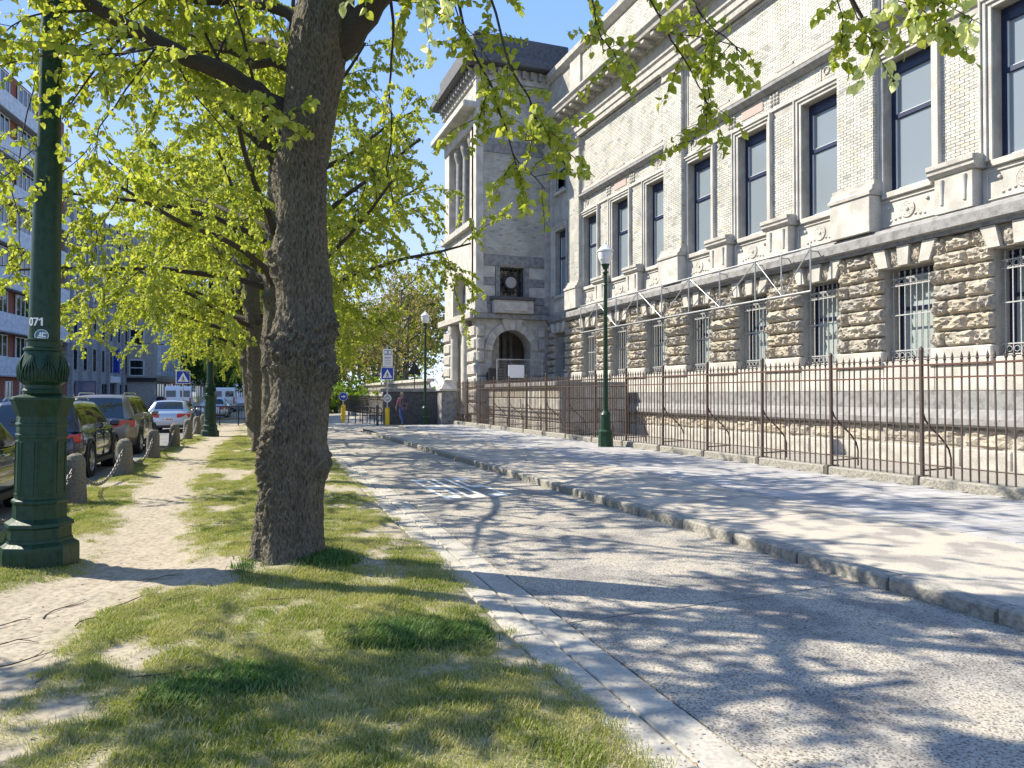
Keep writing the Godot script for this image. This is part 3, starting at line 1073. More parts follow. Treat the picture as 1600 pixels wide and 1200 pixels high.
func voussoirs(b: Node, dc: float, y0: float, y1: float) -> void:
	# flat arch: smooth wedges standing proud between rock-faced ones
	var wb := 0.29
	for k in range(-3, 4):
		var p := PackedVector2Array()
		var lean := 0.035
		var a := (k - 0.5) * wb
		var c := (k + 0.5) * wb
		p.append(Vector2(a + 0.006, y0))
		p.append(Vector2(c - 0.006, y0))
		p.append(Vector2(c - 0.006 + lean * (k + 0.5) * 2, y1))
		p.append(Vector2(a + 0.006 + lean * (k - 0.5) * 2, y1))
		var m := MB.new()
		var smooth_one := k % 2 == 0
		var proud := 0.20 if smooth_one else 0.07
		m.extrude(p, Vector3(WALL + 0.3, 0, -dc), Vector3(0, 0, -1), Vector3.UP, Vector3(-0.3 - proud, 0, 0))
		if smooth_one:
			wpart("wedge_stone", m, mats.limestone_pale, b)
		else:
			var s := wpart("wedge_stone", m, mats["rock%d" % (rng.randi() % 4)], b)
			rock(s, Vector3(WALL - 0.065, (y0 + y1) / 2, -dc - k * wb), wb - 0.03, y1 - y0 - 0.05, 0.11, -PI / 2, "rock_face")

func make_museum() -> void:
	var b := thing("museum_building", "long museum front of white brick and stone over a rusticated ground floor", "building", Vector3(WALL, 0, -18))
	var D0 := 4.0
	var D1 := 35.5
	var ks := range(-2, 8)
	# body of the house behind the front, floors and roof
	bx("inner_wall", WALL + 1.7, WALL + 14, -0.1, 18.2, D0, 44, mats.dark_room, b)
	bx("roof", WALL + 0.1, WALL + 14, 18.2, 18.5, D0, 44, mats.bluestone_dark, b)
	# --- basement courses ---
	bx("footing", WALL - 0.28, WALL + 0.6, -0.1, 0.92, D0, 30, mats.mortar, b)
	var d := D0
	while d < 27.0:
		var l := rng.randf_range(0.95, 1.25)
		rock(b, Vector3(WALL - 0.26, 0.67, -d - l / 2), l - 0.02, 0.44, 0.12)
		bx("stone", WALL - 0.37, WALL - 0.2, 0.0, 0.42, d + 0.01, d + l * 1.0 - 0.01, mats.limestone, b, 0.02)
		d += l
	mould("ledge", [[WALL + 0.3, 0.9], [WALL - 0.46, 0.9], [WALL - 0.50, 0.95], [WALL - 0.50, 1.08], [WALL - 0.30, 1.28], [WALL + 0.3, 1.28]], D0, D1, mats.bluestone, b)
	bx("plinth_band", WALL - 0.22, WALL + 0.6, 1.28, 1.69, D0, D1, mats.bluestone, b)
	d = D0
	while d < D1:                                            # pale ashlar course below the windows
		var l := minf(1.435, D1 - d)
		bx("ashlar_stone", WALL - 0.14, WALL + 0.6, 1.695, 2.27, d + 0.005, d + l - 0.005, mats.limestone_pale, b, 0.012)
		d += l
	# --- piers, windows ---
	var piers := []
	for k in ks:
		piers.append([far_edge(k), far_edge(k) + PITCH - OPEN if k < 7 else 33.3, k])
	piers.append([D0, far_edge(-2) - OPEN, -3])
	piers.append([34.65, D1, 8])
	for p in piers:
		var a: float = p[0]
		var z: float = p[1]
		bx("pier_core", WALL + 0.01, WALL + 1.7, 2.27, 13.75, a, z, mats.mortar, b)
		if z - a > 0.3:
			bx("pier_base", WALL - 0.20, WALL + 0.1, 2.275, 2.42, a - 0.03, z + 0.03, mats.limestone_pale, b, 0.015)
			bx("pier_base", WALL - 0.15, WALL + 0.1, 2.425, 2.68, a - 0.01, z + 0.01, mats.limestone_pale, b, 0.03)
			rustic_courses(b, a, z, 2.69, 5.22, 7, WALL - 0.02, 0.20)
	var ops := []
	for k in ks:
		ops.append([far_edge(k) - OPEN, far_edge(k)])
	ops.append([33.3, 34.65])
	for o in ops:
		var dn: float = o[0]
		var df: float = o[1]
		lower_window(b, dn, df)
		voussoirs(b, (dn + df) / 2, 4.74, 5.21)
		bx("lintel", WALL + 0.31, WALL + 1.7, 4.72, 6.5, dn, df, mats.limestone, b)
		bx("spandrel", WALL + 0.0, WALL + 0.31, 5.215, 6.48, dn, df, mats.limestone, b)
		upper_window(b, dn, df, 6.64, 9.93, 0.24)
		architrave(b, dn, df, 6.64, 9.93)
		rosette_panel(b, dn, df)
		bx("sill", WALL - 0.10, WALL + 0.40, 6.49, 6.635, dn - 0.02, df + 0.02, mats.limestone_pale, b, 0.015)
		bx("head_wall", WALL + 0.01, WALL + 1.7, 9.94, 13.75, dn, df, mats.mortar, b)
	# string course over the ground floor
	mould("string_course", [[WALL + 0.3, 5.225], [WALL - 0.24, 5.225], [WALL - 0.24, 5.30], [WALL - 0.36, 5.34], [WALL - 0.36, 5.56], [WALL - 0.30, 5.66], [WALL + 0.3, 5.69]], D0, 33.2, mats.bluestone, b)
	mould("string_course", [[WALL + 0.3, 5.225], [WALL - 0.1, 5.225], [WALL - 0.1, 5.30], [WALL - 0.18, 5.34], [WALL - 0.18, 5.56], [WALL - 0.14, 5.66], [WALL + 0.3, 5.69]], 33.2, D1, mats.bluestone, b)
	# --- upper piers ---
	var pil := {-2: true, 1: true, 4: true, 7: true}
	for k in ks:
		var a := far_edge(k)
		var z := a + PITCH - OPEN if k < 7 else 32.8
		var mid := (a + z) / 2
		if pil.has(k):
			var hw := 0.60
			bx("pedestal", WALL - 0.42, WALL + 0.02, 5.69, 6.62, mid - hw - 0.06, mid + hw + 0.06, mats.limestone_pale, b, 0.012)
			mould("pedestal_cap", [[WALL, 6.62], [WALL - 0.46, 6.62], [WALL - 0.46, 6.70], [WALL - 0.36, 6.78], [WALL - 0.36, 6.86], [WALL - 0.30, 6.90], [WALL - 0.30, 7.0], [WALL, 7.0]], mid - hw - 0.10, mid + hw + 0.10, mats.limestone, b)
			bx("pilaster_core", WALL - 0.20, WALL + 0.01, 7.0, 13.75, mid - hw, mid + hw, mats.mortar, b)
			brickwork(b, Vector3(WALL - 0.20, 7.0, -(mid - hw)), Vector3(0, 0, -1), hw * 2, 6.35, Vector3(-1, 0, 0), 100 + k)
			brickwork(b, Vector3(WALL + 0.0, 7.0, -(mid - hw)), Vector3(-1, 0, 0), 0.2, 6.35, Vector3(0, 0, 1), 140 + k)
			mould("capital", [[WALL, 13.36], [WALL - 0.27, 13.36], [WALL - 0.27, 13.44], [WALL - 0.24, 13.5], [WALL - 0.24, 13.62], [WALL - 0.36, 13.70], [WALL - 0.36, 13.78], [WALL, 13.78]], mid - hw - 0.06, mid + hw + 0.06, mats.limestone, b)
		else:
			bx("pedestal", WALL - 0.30, WALL + 0.02, 5.69, 6.52, mid - 0.47, mid + 0.47, mats.limestone_pale, b, 0.012)
			mould("pedestal_cap", [[WALL, 6.52], [WALL - 0.32, 6.52], [WALL - 0.40, 6.60], [WALL - 0.40, 6.66], [WALL - 0.44, 6.70], [WALL - 0.44, 6.80], [WALL, 6.84]], mid - 0.58, mid + 0.58, mats.limestone, b)
			for s in [-0.28, 0.28]:
				var m := MB.new()
				m.lathe([Vector2(0.0, 0.0), Vector2(0.045, 0.05), Vector2(0.05, 0.3), Vector2(0.065, 0.52), Vector2(0.07, 0.60), Vector2(0.0, 0.64)], 8, true, Vector3(WALL - 0.29, 5.84, -mid - s))
				wpart("console", m, mats.limestone_pale, b)
			brickwork(b, Vector3(WALL + 0.0, 6.84, -(a + 0.25)), Vector3(0, 0, -1), z - a - 0.5, 9.95 - 6.84, Vector3(-1, 0, 0), 200 + k)
		# the sides of pilaster piers beside the shaft
		if pil.has(k) and k < 7:
			brickwork(b, Vector3(WALL, 7.0, -(a + 0.25)), Vector3(0, 0, -1), 0.03, 2.9, Vector3(-1, 0, 0), 260 + k)
	bx("dado", WALL + 0.0, WALL + 0.31, 5.69, 6.48, D0, 33.2, mats.limestone, b)
	# --- each bay: frieze with medallions, shelf, brick panel ---
	var bays := [[far_edge(-2) + 0.145 + 1.2, far_edge(1) + 0.145], [far_edge(1) + 0.145 + 1.2, far_edge(4) + 0.145], [far_edge(4) + 0.145 + 1.2, far_edge(7) + 0.145]]
	for i in 3:
		var a: float = bays[i][0]
		var z: float = bays[i][1]
		bx("frieze", WALL - 0.05, WALL + 0.02, 10.185, 10.28, a, z, mats.limestone_pale, b, 0.01)
		brickwork(b, Vector3(WALL, 10.28, -a), Vector3(0, 0, -1), z - a, 0.50, Vector3(-1, 0, 0), 300 + i)
		for q in [0.075, 0.925]:
			var c := Vector3(WALL - 0.03, 10.55, -lerpf(a, z, q))
			var m := MB.new()
			m.tube(ring_pts(c, Vector3.UP, Vector3.BACK, 0.10, 14), fill(15, 0.02), 5, false)
			m.span(WALL - 0.035, WALL, 10.36, 10.72, -c.z + 0.2, -c.z + 0.24)
			wpart("medallion", m, mats.limestone, b)
		for q in [0.36, 0.64]:
			var m := MB.new()
			var dz := lerpf(a, z, q)
			for s in 9:
				m.lathe([Vector2(0.075, 0.0), Vector2(0.05, 0.05), Vector2(0.0, 0.07)], 7, true, Vector3(WALL - 0.01, 10.40 + 0.12 * (s % 3) + rng.randf() * 0.03, -dz - 0.14 * (s / 3 - 1)), Basis(Vector3.BACK, PI / 2))
			wpart("carved_head", m, mats.limestone, b)
		bx("coloured_tile_panel", WALL - 0.04, WALL, 10.40, 10.70, lerpf(a, z, 0.43), lerpf(a, z, 0.57), mats.pink_stone, b, 0.01)
		mould("shelf", [[WALL, 10.78], [WALL - 0.10, 10.78], [WALL - 0.24, 10.90], [WALL - 0.24, 11.0], [WALL - 0.06, 11.10], [WALL, 11.10]], a, z, mats.bluestone, b)
		var fr := MB.new()                                   # stepped stone frame round the brick field
		for s in [[0.0, 0.10, 0.10], [0.10, 0.18, 0.05]]:
			fr.span(WALL - s[2], WALL, 11.105 + s[0], 13.74 - s[0], a + s[0], a + s[1], 0.01)
			fr.span(WALL - s[2], WALL, 11.105 + s[0], 13.74 - s[0], z - s[1], z - s[0], 0.01)
			fr.span(WALL - s[2], WALL, 13.74 - s[1], 13.74 - s[0], a + s[1], z - s[1], 0.01)
			fr.span(WALL - s[2], WALL, 11.105 + s[0], 11.105 + s[1], a + s[1], z - s[1], 0.01)
		wpart("panel_frame", fr, mats.limestone, b)
		for q in 5:                                          # little stepped brick fringe along the foot of the field
			var dz := lerpf(a + 0.7, z - 0.7, q / 4.0)
			bx("brick_fringe", WALL - 0.06, WALL, 11.29, 11.37, dz - 0.35, dz + 0.35, mats.limestone, b)
		brickwork(b, Vector3(WALL, 11.29, -(a + 0.18)), Vector3(0, 0, -1), z - a - 0.36, 2.27, Vector3(-1, 0, 0), 400 + i)
	# recess beside the pavilion: a second small window above
	upper_window(b, 33.45, 34.5, 11.9, 13.5, -0.02)
	bx("sill", WALL - 0.16, WALL + 0.1, 11.72, 11.88, 33.3, 34.65, mats.limestone_pale, b, 0.02)
	bx("recess_quoin", WALL - 0.06, WALL + 0.02, 5.69, 13.7, 34.92, 35.2, mats.limestone, b)
	# --- entablature, cornice with modillions, attic ---
	mould("entablature", [[WALL + 0.2, 13.79], [WALL - 0.28, 13.79], [WALL - 0.28, 14.0], [WALL - 0.33, 14.02], [WALL - 0.33, 14.22], [WALL - 0.40, 14.30], [WALL - 0.40, 14.38], [WALL - 0.24, 14.40], [WALL - 0.24, 15.0], [WALL + 0.2, 15.0]], D0, D1, mats.limestone, b)
	mould("cornice", [[WALL + 0.2, 15.0], [WALL - 0.36, 15.0], [WALL - 0.36, 15.08], [WALL - 0.95, 15.14], [WALL - 0.98, 15.26], [WALL - 1.08, 15.36], [WALL - 1.08, 15.44], [WALL + 0.2, 15.62]], D0, D1, mats.limestone, b)
	var mod := MB.new()
	mod.box(Vector3(0, 0, 0), Vector3(0.52, 0.15, 0.24), 0.02)
	mod.box(Vector3(0.12, -0.10, 0), Vector3(0.26, 0.06, 0.2), 0.02)
	var mm := mod.mesh()
	d = D0 + 0.3
	while d < D1 - 0.2:
		var o := part("modillion", mm, mats.limestone, b)
		o.global_position = Vector3(WALL - 0.63, 15.03, -d)
		d += 0.72
	bx("attic_wall", WALL - 0.02, WALL + 1.7, 13.75, 18.2, D0, D1, mats.mortar, b)
	for i in 3:
		var a: float = bays[i][0]
		var z: float = bays[i][1]
		brickwork(b, Vector3(WALL - 0.02, 15.85, -(a + 0.15)), Vector3(0, 0, -1), z - a - 0.3, 1.8, Vector3(-1, 0, 0), 500 + i)
		bx("attic_strip", WALL - 0.12, WALL, 15.62, 17.8, z + 0.02, z + 1.18, mats.limestone_pale, b, 0.02)
	bx("attic_plinth", WALL - 0.14, WALL, 15.6, 15.85, D0, D1, mats.limestone, b)
	mould("attic_coping", [[WALL + 0.6, 17.75], [WALL - 0.10, 17.75], [WALL - 0.30, 17.95], [WALL - 0.30, 18.2], [WALL + 0.6, 18.35]], D0, D1, mats.limestone, b)
	# soffit above the ground-floor windows of the recess stays stone
	bx("recess_dado", WALL + 0.0, WALL + 0.31, 5.69, 6.48, 33.2, 33.3, mats.limestone, b)

# ---------- corner pavilion ----------
const PX := 11.25      # its street face
const PZ := 35.5       # its near side face
func arch_poly(x0: float, x1: float, y0: float, y1: float, ca: float, r: float, ys: float, foot: float) -> PackedVector2Array:
	var p := PackedVector2Array([Vector2(x0, y0)])
	if foot > y0 + 0.01:
		# opening that does not reach the ground is made of two halves by the caller
		pass
	p.append(Vector2(ca - r, y0))
	p.append(Vector2(ca - r, ys))
	for k in range(1, 16):
		var a := PI - PI * k / 16.0
		p.append(Vector2(ca + cos(a) * r, ys + sin(a) * r))
	p.append(Vector2(ca + r, ys))
	p.append(Vector2(ca + r, y0))
	p.append(Vector2(x1, y0))
	p.append(Vector2(x1, y1))
	p.append(Vector2(x0, y1))
	return p

func side_box(called: String, x0: float, x1: float, y0: float, y1: float, proud: float, material: Material, b: Node, bev := 0.01) -> MeshInstance3D:
	# a slab lying on the pavilion's near side face
	return bx(called, x0, x1, y0, y1, PZ - proud, PZ + 0.05, material, b, bev)

func make_pavilion() -> void:
	var b := thing("corner_pavilion", "tall shaded corner pavilion with arched entrance and iron-grilled window", "building", Vector3(13.2, 0, -38))
	var X1 := WALL
	var T := 19.9
	# near side: wall with the arched entrance, then solid above
	var m := MB.new()
	m.extrude(arch_poly(PX, X1 + 1.0, 0.0, 5.45, 13.1, 1.05, 3.86, 0.0), Vector3(0, 0, -PZ - 0.9), Vector3.RIGHT, Vector3.UP, Vector3(0, 0, 0.9))
	wpart("arch_wall", m, mats.limestone, b)
	m = MB.new()
	m.span(PX, X1 + 1, 5.45, 6.6, PZ, PZ + 0.9)
	m.span(PX, 12.45, 6.6, 8.15, PZ, PZ + 0.9)
	m.span(13.8, X1 + 1, 6.6, 8.15, PZ, PZ + 0.9)
	m.span(PX, X1 + 1, 8.15, 18.6, PZ, PZ + 0.9)
	wpart("side_wall", m, mats.mortar, b)
	# inside of the entrance: vault, back wall with dark doors and columns
	bx("vestibule_wall", PX + 0.6, X1 + 1, 0.0, 5.4, PZ + 3.6, PZ + 4.0, mats.limestone, b)
	bx("vestibule_ceiling", PX + 0.6, X1 + 1, 5.2, 5.44, PZ + 0.9, PZ + 4.0, mats.limestone, b)
	bx("vestibule_door", 12.5, 13.7, 2.1, 4.4, PZ + 3.5, PZ + 3.6, mats.iron_black, b, 0.02)
	for x in [11.95, 12.35, 13.85, 14.25]:
		m = MB.new()
		m.lathe([Vector2(0.18, 2.1), Vector2(0.15, 2.25), Vector2(0.14, 2.4), Vector2(0.12, 4.5), Vector2(0.19, 4.75), Vector2(0.19, 5.2)], 12, true, Vector3(x, 0, -PZ - 3.2))
		wpart("inner_column", m, mats.limestone, b)
	# arch ring of wedge stones
	for k in 13:
		var a0 := PI - PI * k / 13.0
		var a1 := PI - PI * (k + 1) / 13.0
		var ro := 1.45 + (0.22 if k >= 5 and k <= 7 else 0.0)
		var c := Vector2(13.1, 3.86)
		var p := PackedVector2Array([c + Vector2(cos(a0), sin(a0)) * 1.06, c + Vector2(cos(a0), sin(a0)) * ro, c + Vector2(cos(a1), sin(a1)) * ro, c + Vector2(cos(a1), sin(a1)) * 1.06])
		m = MB.new()
		m.extrude(p, Vector3(0, 0, -PZ + 0.001), Vector3.RIGHT, Vector3.UP, Vector3(0, 0, 0.10 + 0.05 * (k % 2) + (0.06 if k >= 5 and k <= 7 else 0.0)))
		wpart("arch_stone", m, mats.limestone if k % 2 else mats.limestone_pale, b)
	# banded ashlar either side of the arch
	for r in 7:
		var y := 0.6 + 0.66 * r
		if y + 0.62 > 5.4:
			break
		var reach := 1.47 if y > 3.2 else 1.1
		side_box("ashlar_stone", PX + 0.02, 13.1 - reach, y, y + 0.58, 0.13, mats.limestone, b, 0.07)
		side_box("ashlar_stone", 13.1 + reach, X1 - 0.25, y, y + 0.58, 0.13, mats.limestone, b, 0.07)
	# string course, balcony front, window with wrought grille, grey stone bands
	side_box("string_course", PX - 0.25, X1, 5.46, 5.72, 0.28, mats.bluestone, b, 0.02)
	side_box("balcony", 12.0, 14.15, 5.73, 6.4, 0.5, mats.limestone, b, 0.03)
	side_box("balcony_slab", 11.9, 14.25, 6.41, 6.56, 0.6, mats.bluestone_dark, b, 0.02)
	side_box("tablet", 12.35, 13.8, 5.85, 6.3, 0.54, mats.limestone_pale, b, 0.02)
	for q in [[5.73, 6.2, 11.25, 11.95], [5.73, 6.2, 14.2, 15.1]]:
		side_box("base_block", q[2], q[3], q[0], q[1], 0.12, mats.bluestone, b, 0.02)
	for q in [[6.25, 6.6, 0], [6.62, 7.15, 1], [7.17, 7.55, 0], [7.57, 8.12, 1], [8.2, 8.72, 0]]:
		var material = mats.limestone_pale if q[2] else mats.bluestone
		if q[0] > 8.1:
			side_box("stone_band", PX + 0.1, X1, q[0], q[1], 0.05, material, b)
		else:
			side_box("stone_band", PX + 0.1, 12.2, q[0], q[1], 0.05, material, b)
			side_box("stone_band", 14.05, X1, q[0], q[1], 0.05, material, b)
	side_box("window_jamb", 12.22, 12.44, 6.57, 8.15, 0.12, mats.bluestone, b)
	side_box("window_jamb", 13.81, 14.03, 6.57, 8.15, 0.12, mats.bluestone, b)
	bx("dark_room", 12.3, 14.0, 6.4, 8.3, PZ + 0.95, PZ + 1.1, mats.dark_room, b)
	m = MB.new()
	var gz := -PZ - 0.15
	for k in 6:
		m.box(Vector3(12.5 + 0.25 * k, 7.37, gz), Vector3(0.035, 1.55, 0.035))
	for y in [6.66, 6.95, 7.8, 8.1]:
		m.box(Vector3(13.12, y, gz + 0.002), Vector3(1.34, 0.04, 0.03))
	m.tube(ring_pts(Vector3(13.12, 7.38, gz + 0.03), Vector3.UP, Vector3.RIGHT, 0.36, 24), fill(25, 0.04), 6, false)
	for k in 10:
		var a := TAU * k / 10
		m.tube(ring_pts(Vector3(13.12, 7.38, gz + 0.03) + Vector3(cos(a), sin(a), 0) * 0.48, Vector3.UP, Vector3.RIGHT, 0.085, 8), fill(9, 0.018), 4, false)
	var gr := wpart("iron_window_grille", m, mats.iron_black, b)
	m = MB.new()
	m.lathe([Vector2(0.30, 0.0), Vector2(0.29, 0.03), Vector2(0.0, 0.05)], 20, true, Vector3(13.12, 7.38, gz + 0.01), Basis(Vector3.RIGHT, PI / 2))
	wpart("shield", m, mats.sign_grey, gr)
	bx("pane", 12.46, 13.79, 6.6, 8.15, PZ + 0.5, PZ + 0.52, mats.glass, b)
	# brick fields
	brickwork(b, Vector3(PX + 0.35, 8.74, -PZ), Vector3.RIGHT, X1 - PX - 0.65, 5.2, Vector3(0, 0, 1), 601, 0.94)
	side_box("stone_band", PX + 0.1, X1, 13.95, 14.65, 0.05, mats.bluestone, b)
	brickwork(b, Vector3(PX + 0.35, 14.67, -PZ), Vector3.RIGHT, X1 - PX - 0.65, 2.9, Vector3(0, 0, 1), 602, 0.94)
	# corner strips
	bx("corner_quoin", PX - 0.08, PX + 0.33, 5.73, 17.6, PZ - 0.08, PZ + 0.4, mats.limestone_pale, b, 0.02)
	side_box("corner_strip", X1 - 0.28, X1 + 0.02, 5.73, 17.6, 0.06, mats.limestone, b)
	for q in [[0.14, 6.0], [0.11, 6.35]]:
		bx("quoin_base", PX - q[0] - 0.04, PX + 0.36 + q[0], 5.73, q[1], PZ - q[0] - 0.06, PZ + 0.5, mats.limestone, b, 0.02)
	# crowning entablature and dark parapet
	bx("entablature", PX - 0.12, X1 + 1, 17.6, 18.3, PZ - 0.12, PZ + 6.5, mats.limestone, b)
	m = MB.new()
	for k in 9:
		m.box(Vector3(PX + 0.2 + 0.45 * k, 18.05, -PZ + 0.2), Vector3(0.2, 0.4, 0.28), 0.02)
	for k in 13:
		m.box(Vector3(PX - 0.22, 18.05, -PZ - 0.3 - 0.48 * k), Vector3(0.28, 0.4, 0.2), 0.02)
	wpart("bracket_row", m, mats.bluestone, b)
	bx("cornice", PX - 0.7, X1 + 1, 18.3, 18.75, PZ - 0.7, PZ + 7.0, mats.bluestone_dark, b, 0.05)
	bx("parapet", PX - 0.25, X1 + 1, 18.75, T, PZ - 0.3, PZ + 6.5, mats.bluestone_dark, b, 0.04)
	# --- street face: rusticated piers, arched window, loggia with columns ---
	var Z1 := PZ + 6.2
	var mid := PZ + 3.2
	bx("back_wall", PX + 1.6, X1 + 1, 0.0, 18.6, Z1 - 0.5, Z1, mats.mortar, b)
	bx("loggia_back", PX + 1.5, PX + 1.9, 5.4, 18.6, PZ + 0.9, Z1, mats.bluestone, b)
	bx("lower_core", PX + 0.25, PX + 1.5, 0.0, 5.45, PZ + 0.9, Z1, mats.limestone, b)
	for q in [[PZ + 0.0, PZ + 1.5], [PZ + 4.7, Z1]]:
		for r in 7:
			var y := 0.6 + 0.66 * r
			bx("rustic_block", PX - 0.10, PX + 0.3, y, y + 0.60, q[0] + 0.12, q[1], mats.limestone, b, 0.09)
	for dz in [PZ + 2.0, PZ + 4.2]:
		m = MB.new()
		m.lathe([Vector2(0.36, 0.6), Vector2(0.36, 0.8), Vector2(0.27, 0.95), Vector2(0.24, 4.7), Vector2(0.34, 4.95), Vector2(0.38, 5.2), Vector2(0.38, 5.45)], 16, true, Vector3(PX + 0.05, 0, -dz))
		wpart("engaged_column", m, mats.limestone_pale, b)
	bx("street_string", PX - 0.4, PX + 1.6, 5.46, 5.8, PZ - 0.1, Z1 + 0.1, mats.limestone, b, 0.03)
	m = MB.new()
	m.extrude(arch_poly(PZ + 0.4, Z1, 5.8, 10.2, mid, 1.25, 7.0, 0.0), Vector3(PX + 0.7, 0, 0), Vector3(0, 0, -1), Vector3.UP, Vector3(-0.7, 0, 0))
	wpart("arch_wall", m, mats.limestone_pale, b)
	bx("arch_glass", PX + 0.55, PX + 0.6, 5.8, 8.4, mid - 1.3, mid + 1.3, mats.glass, b)
	bx("loggia_floor", PX - 0.25, PX + 1.6, 10.2, 10.55, PZ + 0.3, Z1 + 0.1, mats.limestone, b, 0.03)
	for q in [[PZ + 0.4, PZ + 1.2], [Z1 - 0.9, Z1]]:
		bx("loggia_pier", PX, PX + 1.0, 10.55, 15.4, q[0], q[1], mats.limestone_pale, b)
	for dz in [PZ + 1.9, mid + 0.0, PZ + 4.5]:
		m = MB.new()
		m.lathe([Vector2(0.36, 10.55), Vector2(0.36, 10.75), Vector2(0.28, 10.9), Vector2(0.24, 14.6), Vector2(0.36, 15.0), Vector2(0.4, 15.4)], 14, true, Vector3(PX + 0.45, 0, -dz))
		wpart("loggia_column", m, mats.bluestone, b)
	bx("loggia_entablature", PX - 0.05, PX + 1.6, 15.4, 16.1, PZ + 0.3, Z1, mats.limestone_pale, b)
	bx("loggia_cornice", PX - 0.75, PX + 1.6, 16.1, 16.45, PZ - 0.1, Z1 + 0.5, mats.limestone_pale, b, 0.05)
	bx("upper_street_wall", PX + 0.05, PX + 1.6, 16.45, 17.6, PZ + 0.3, Z1, mats.limestone_pale, b)
	brickwork(b, Vector3(PX, 16.45, -(PZ + 0.4)), Vector3(0, 0, -1), 5.6, 1.1, Vector3(-1, 0, 0), 610)

# ---------- raised terrace in front of the pavilion, hoarding and site fence ----------
func make_terrace() -> void:
	var b := thing("entrance_terrace", "raised stone terrace behind the railings below the arched entrance", "terrace", Vector3(13, 0, -31))
	bx("core", 11.85, WALL - 0.5, -0.1, 1.95, 26.4, 41, mats.mortar, b)
	bx("deck", 11.55, WALL - 0.5, 1.95, 2.12, 26.3, 41.2, mats.bluestone, b, 0.02)
	for r in 4:
		var d := 26.4
		while d < 41.0:
			var l := minf(rng.randf_range(0.8, 1.2), 41.05 - d)
			if l > 0.2:
				bx("stone", 11.74, 11.95, 0.05 + 0.475 * r, 0.05 + 0.475 * r + 0.45, d + 0.008, d + l - 0.008, mats.limestone if rng.randf() < 0.6 else mats.rock1, b, 0.03)
			d += l
	for r in 4:
		var x := 11.96
		while x < 14.6:
			var l := minf(rng.randf_range(0.6, 1.0), 14.68 - x)
			bx("stone", x + 0.006, x + l - 0.006, 0.05 + 0.475 * r, 0.05 + 0.475 * r + 0.45, 26.24, 26.5, mats.limestone if rng.randf() < 0.6 else mats.rock1, b, 0.03)
			x += l
	# dark hoarding boards
	var h := thing("black_hoarding", "black plywood hoarding standing at the corner of the entrance terrace", "hoarding", Vector3(11.75, 2.12, -34.6))
	bx("board", 11.6, 12.42, 2.13, 2.92, 34.7, 34.75, mats.sign_black, h)
	bx("board", 11.72, 11.76, 2.13, 2.75, 34.76, 37.2, mats.sign_black, h)
	bx("batten", 11.62, 11.68, 2.13, 2.95, 34.64, 34.69, mats.iron_black, h)
	bx("batten", 12.34, 12.40, 2.13, 2.95, 34.64, 34.69, mats.iron_black, h)
	# mesh site fence across the arch
	var s := thing("mesh_site_fence", "grey wire mesh barrier panel closing the arched entrance", "barrier", Vector3(13.0, 2.12, -34.4))
	var m := MB.new()
	for p in [[Vector3(11.9, 2.13, -34.3), Vector3(11.9, 3.35, -34.3)], [Vector3(14.3, 2.13, -34.3), Vector3(14.3, 3.35, -34.3)], [Vector3(11.9, 3.35, -34.3), Vector3(14.3, 3.35, -34.3)], [Vector3(11.9, 2.2, -34.3), Vector3(14.3, 2.2, -34.3)]]:
		m.rod(p[0], p[1], 0.024)
	wpart("frame", m, mats.galvanised, s)
	m = MB.new()
	for k in 22:
		m.rod(Vector3(11.95 + 0.107 * k, 2.2, -34.3), Vector3(11.95 + 0.107 * k, 3.35, -34.3), 0.005, 3)
	for k in 8:
		m.rod(Vector3(11.9, 2.3 + 0.14 * k, -34.3), Vector3(14.3, 2.3 + 0.14 * k, -34.3), 0.005, 3)
	stuff(wpart("wire_mesh", m, mats.galvanised, s))
	var sg := thing("notice_board", "blank white notice board on two legs behind the railings", "sign", Vector3(12.65, 2.12, -33.6))
	m = MB.new()
	m.box(Vector3(0, 0.62, 0), Vector3(0.82, 0.62, 0.03), 0.006)
	part("panel", m, mats.sign_white, sg)
	for x in [-0.33, 0.33]:
		m = MB.new()
		m.rod(Vector3(x, 0, -0.03), Vector3(x, 0.9, -0.03), 0.018)
		part("leg", m, mats.galvanised, sg)

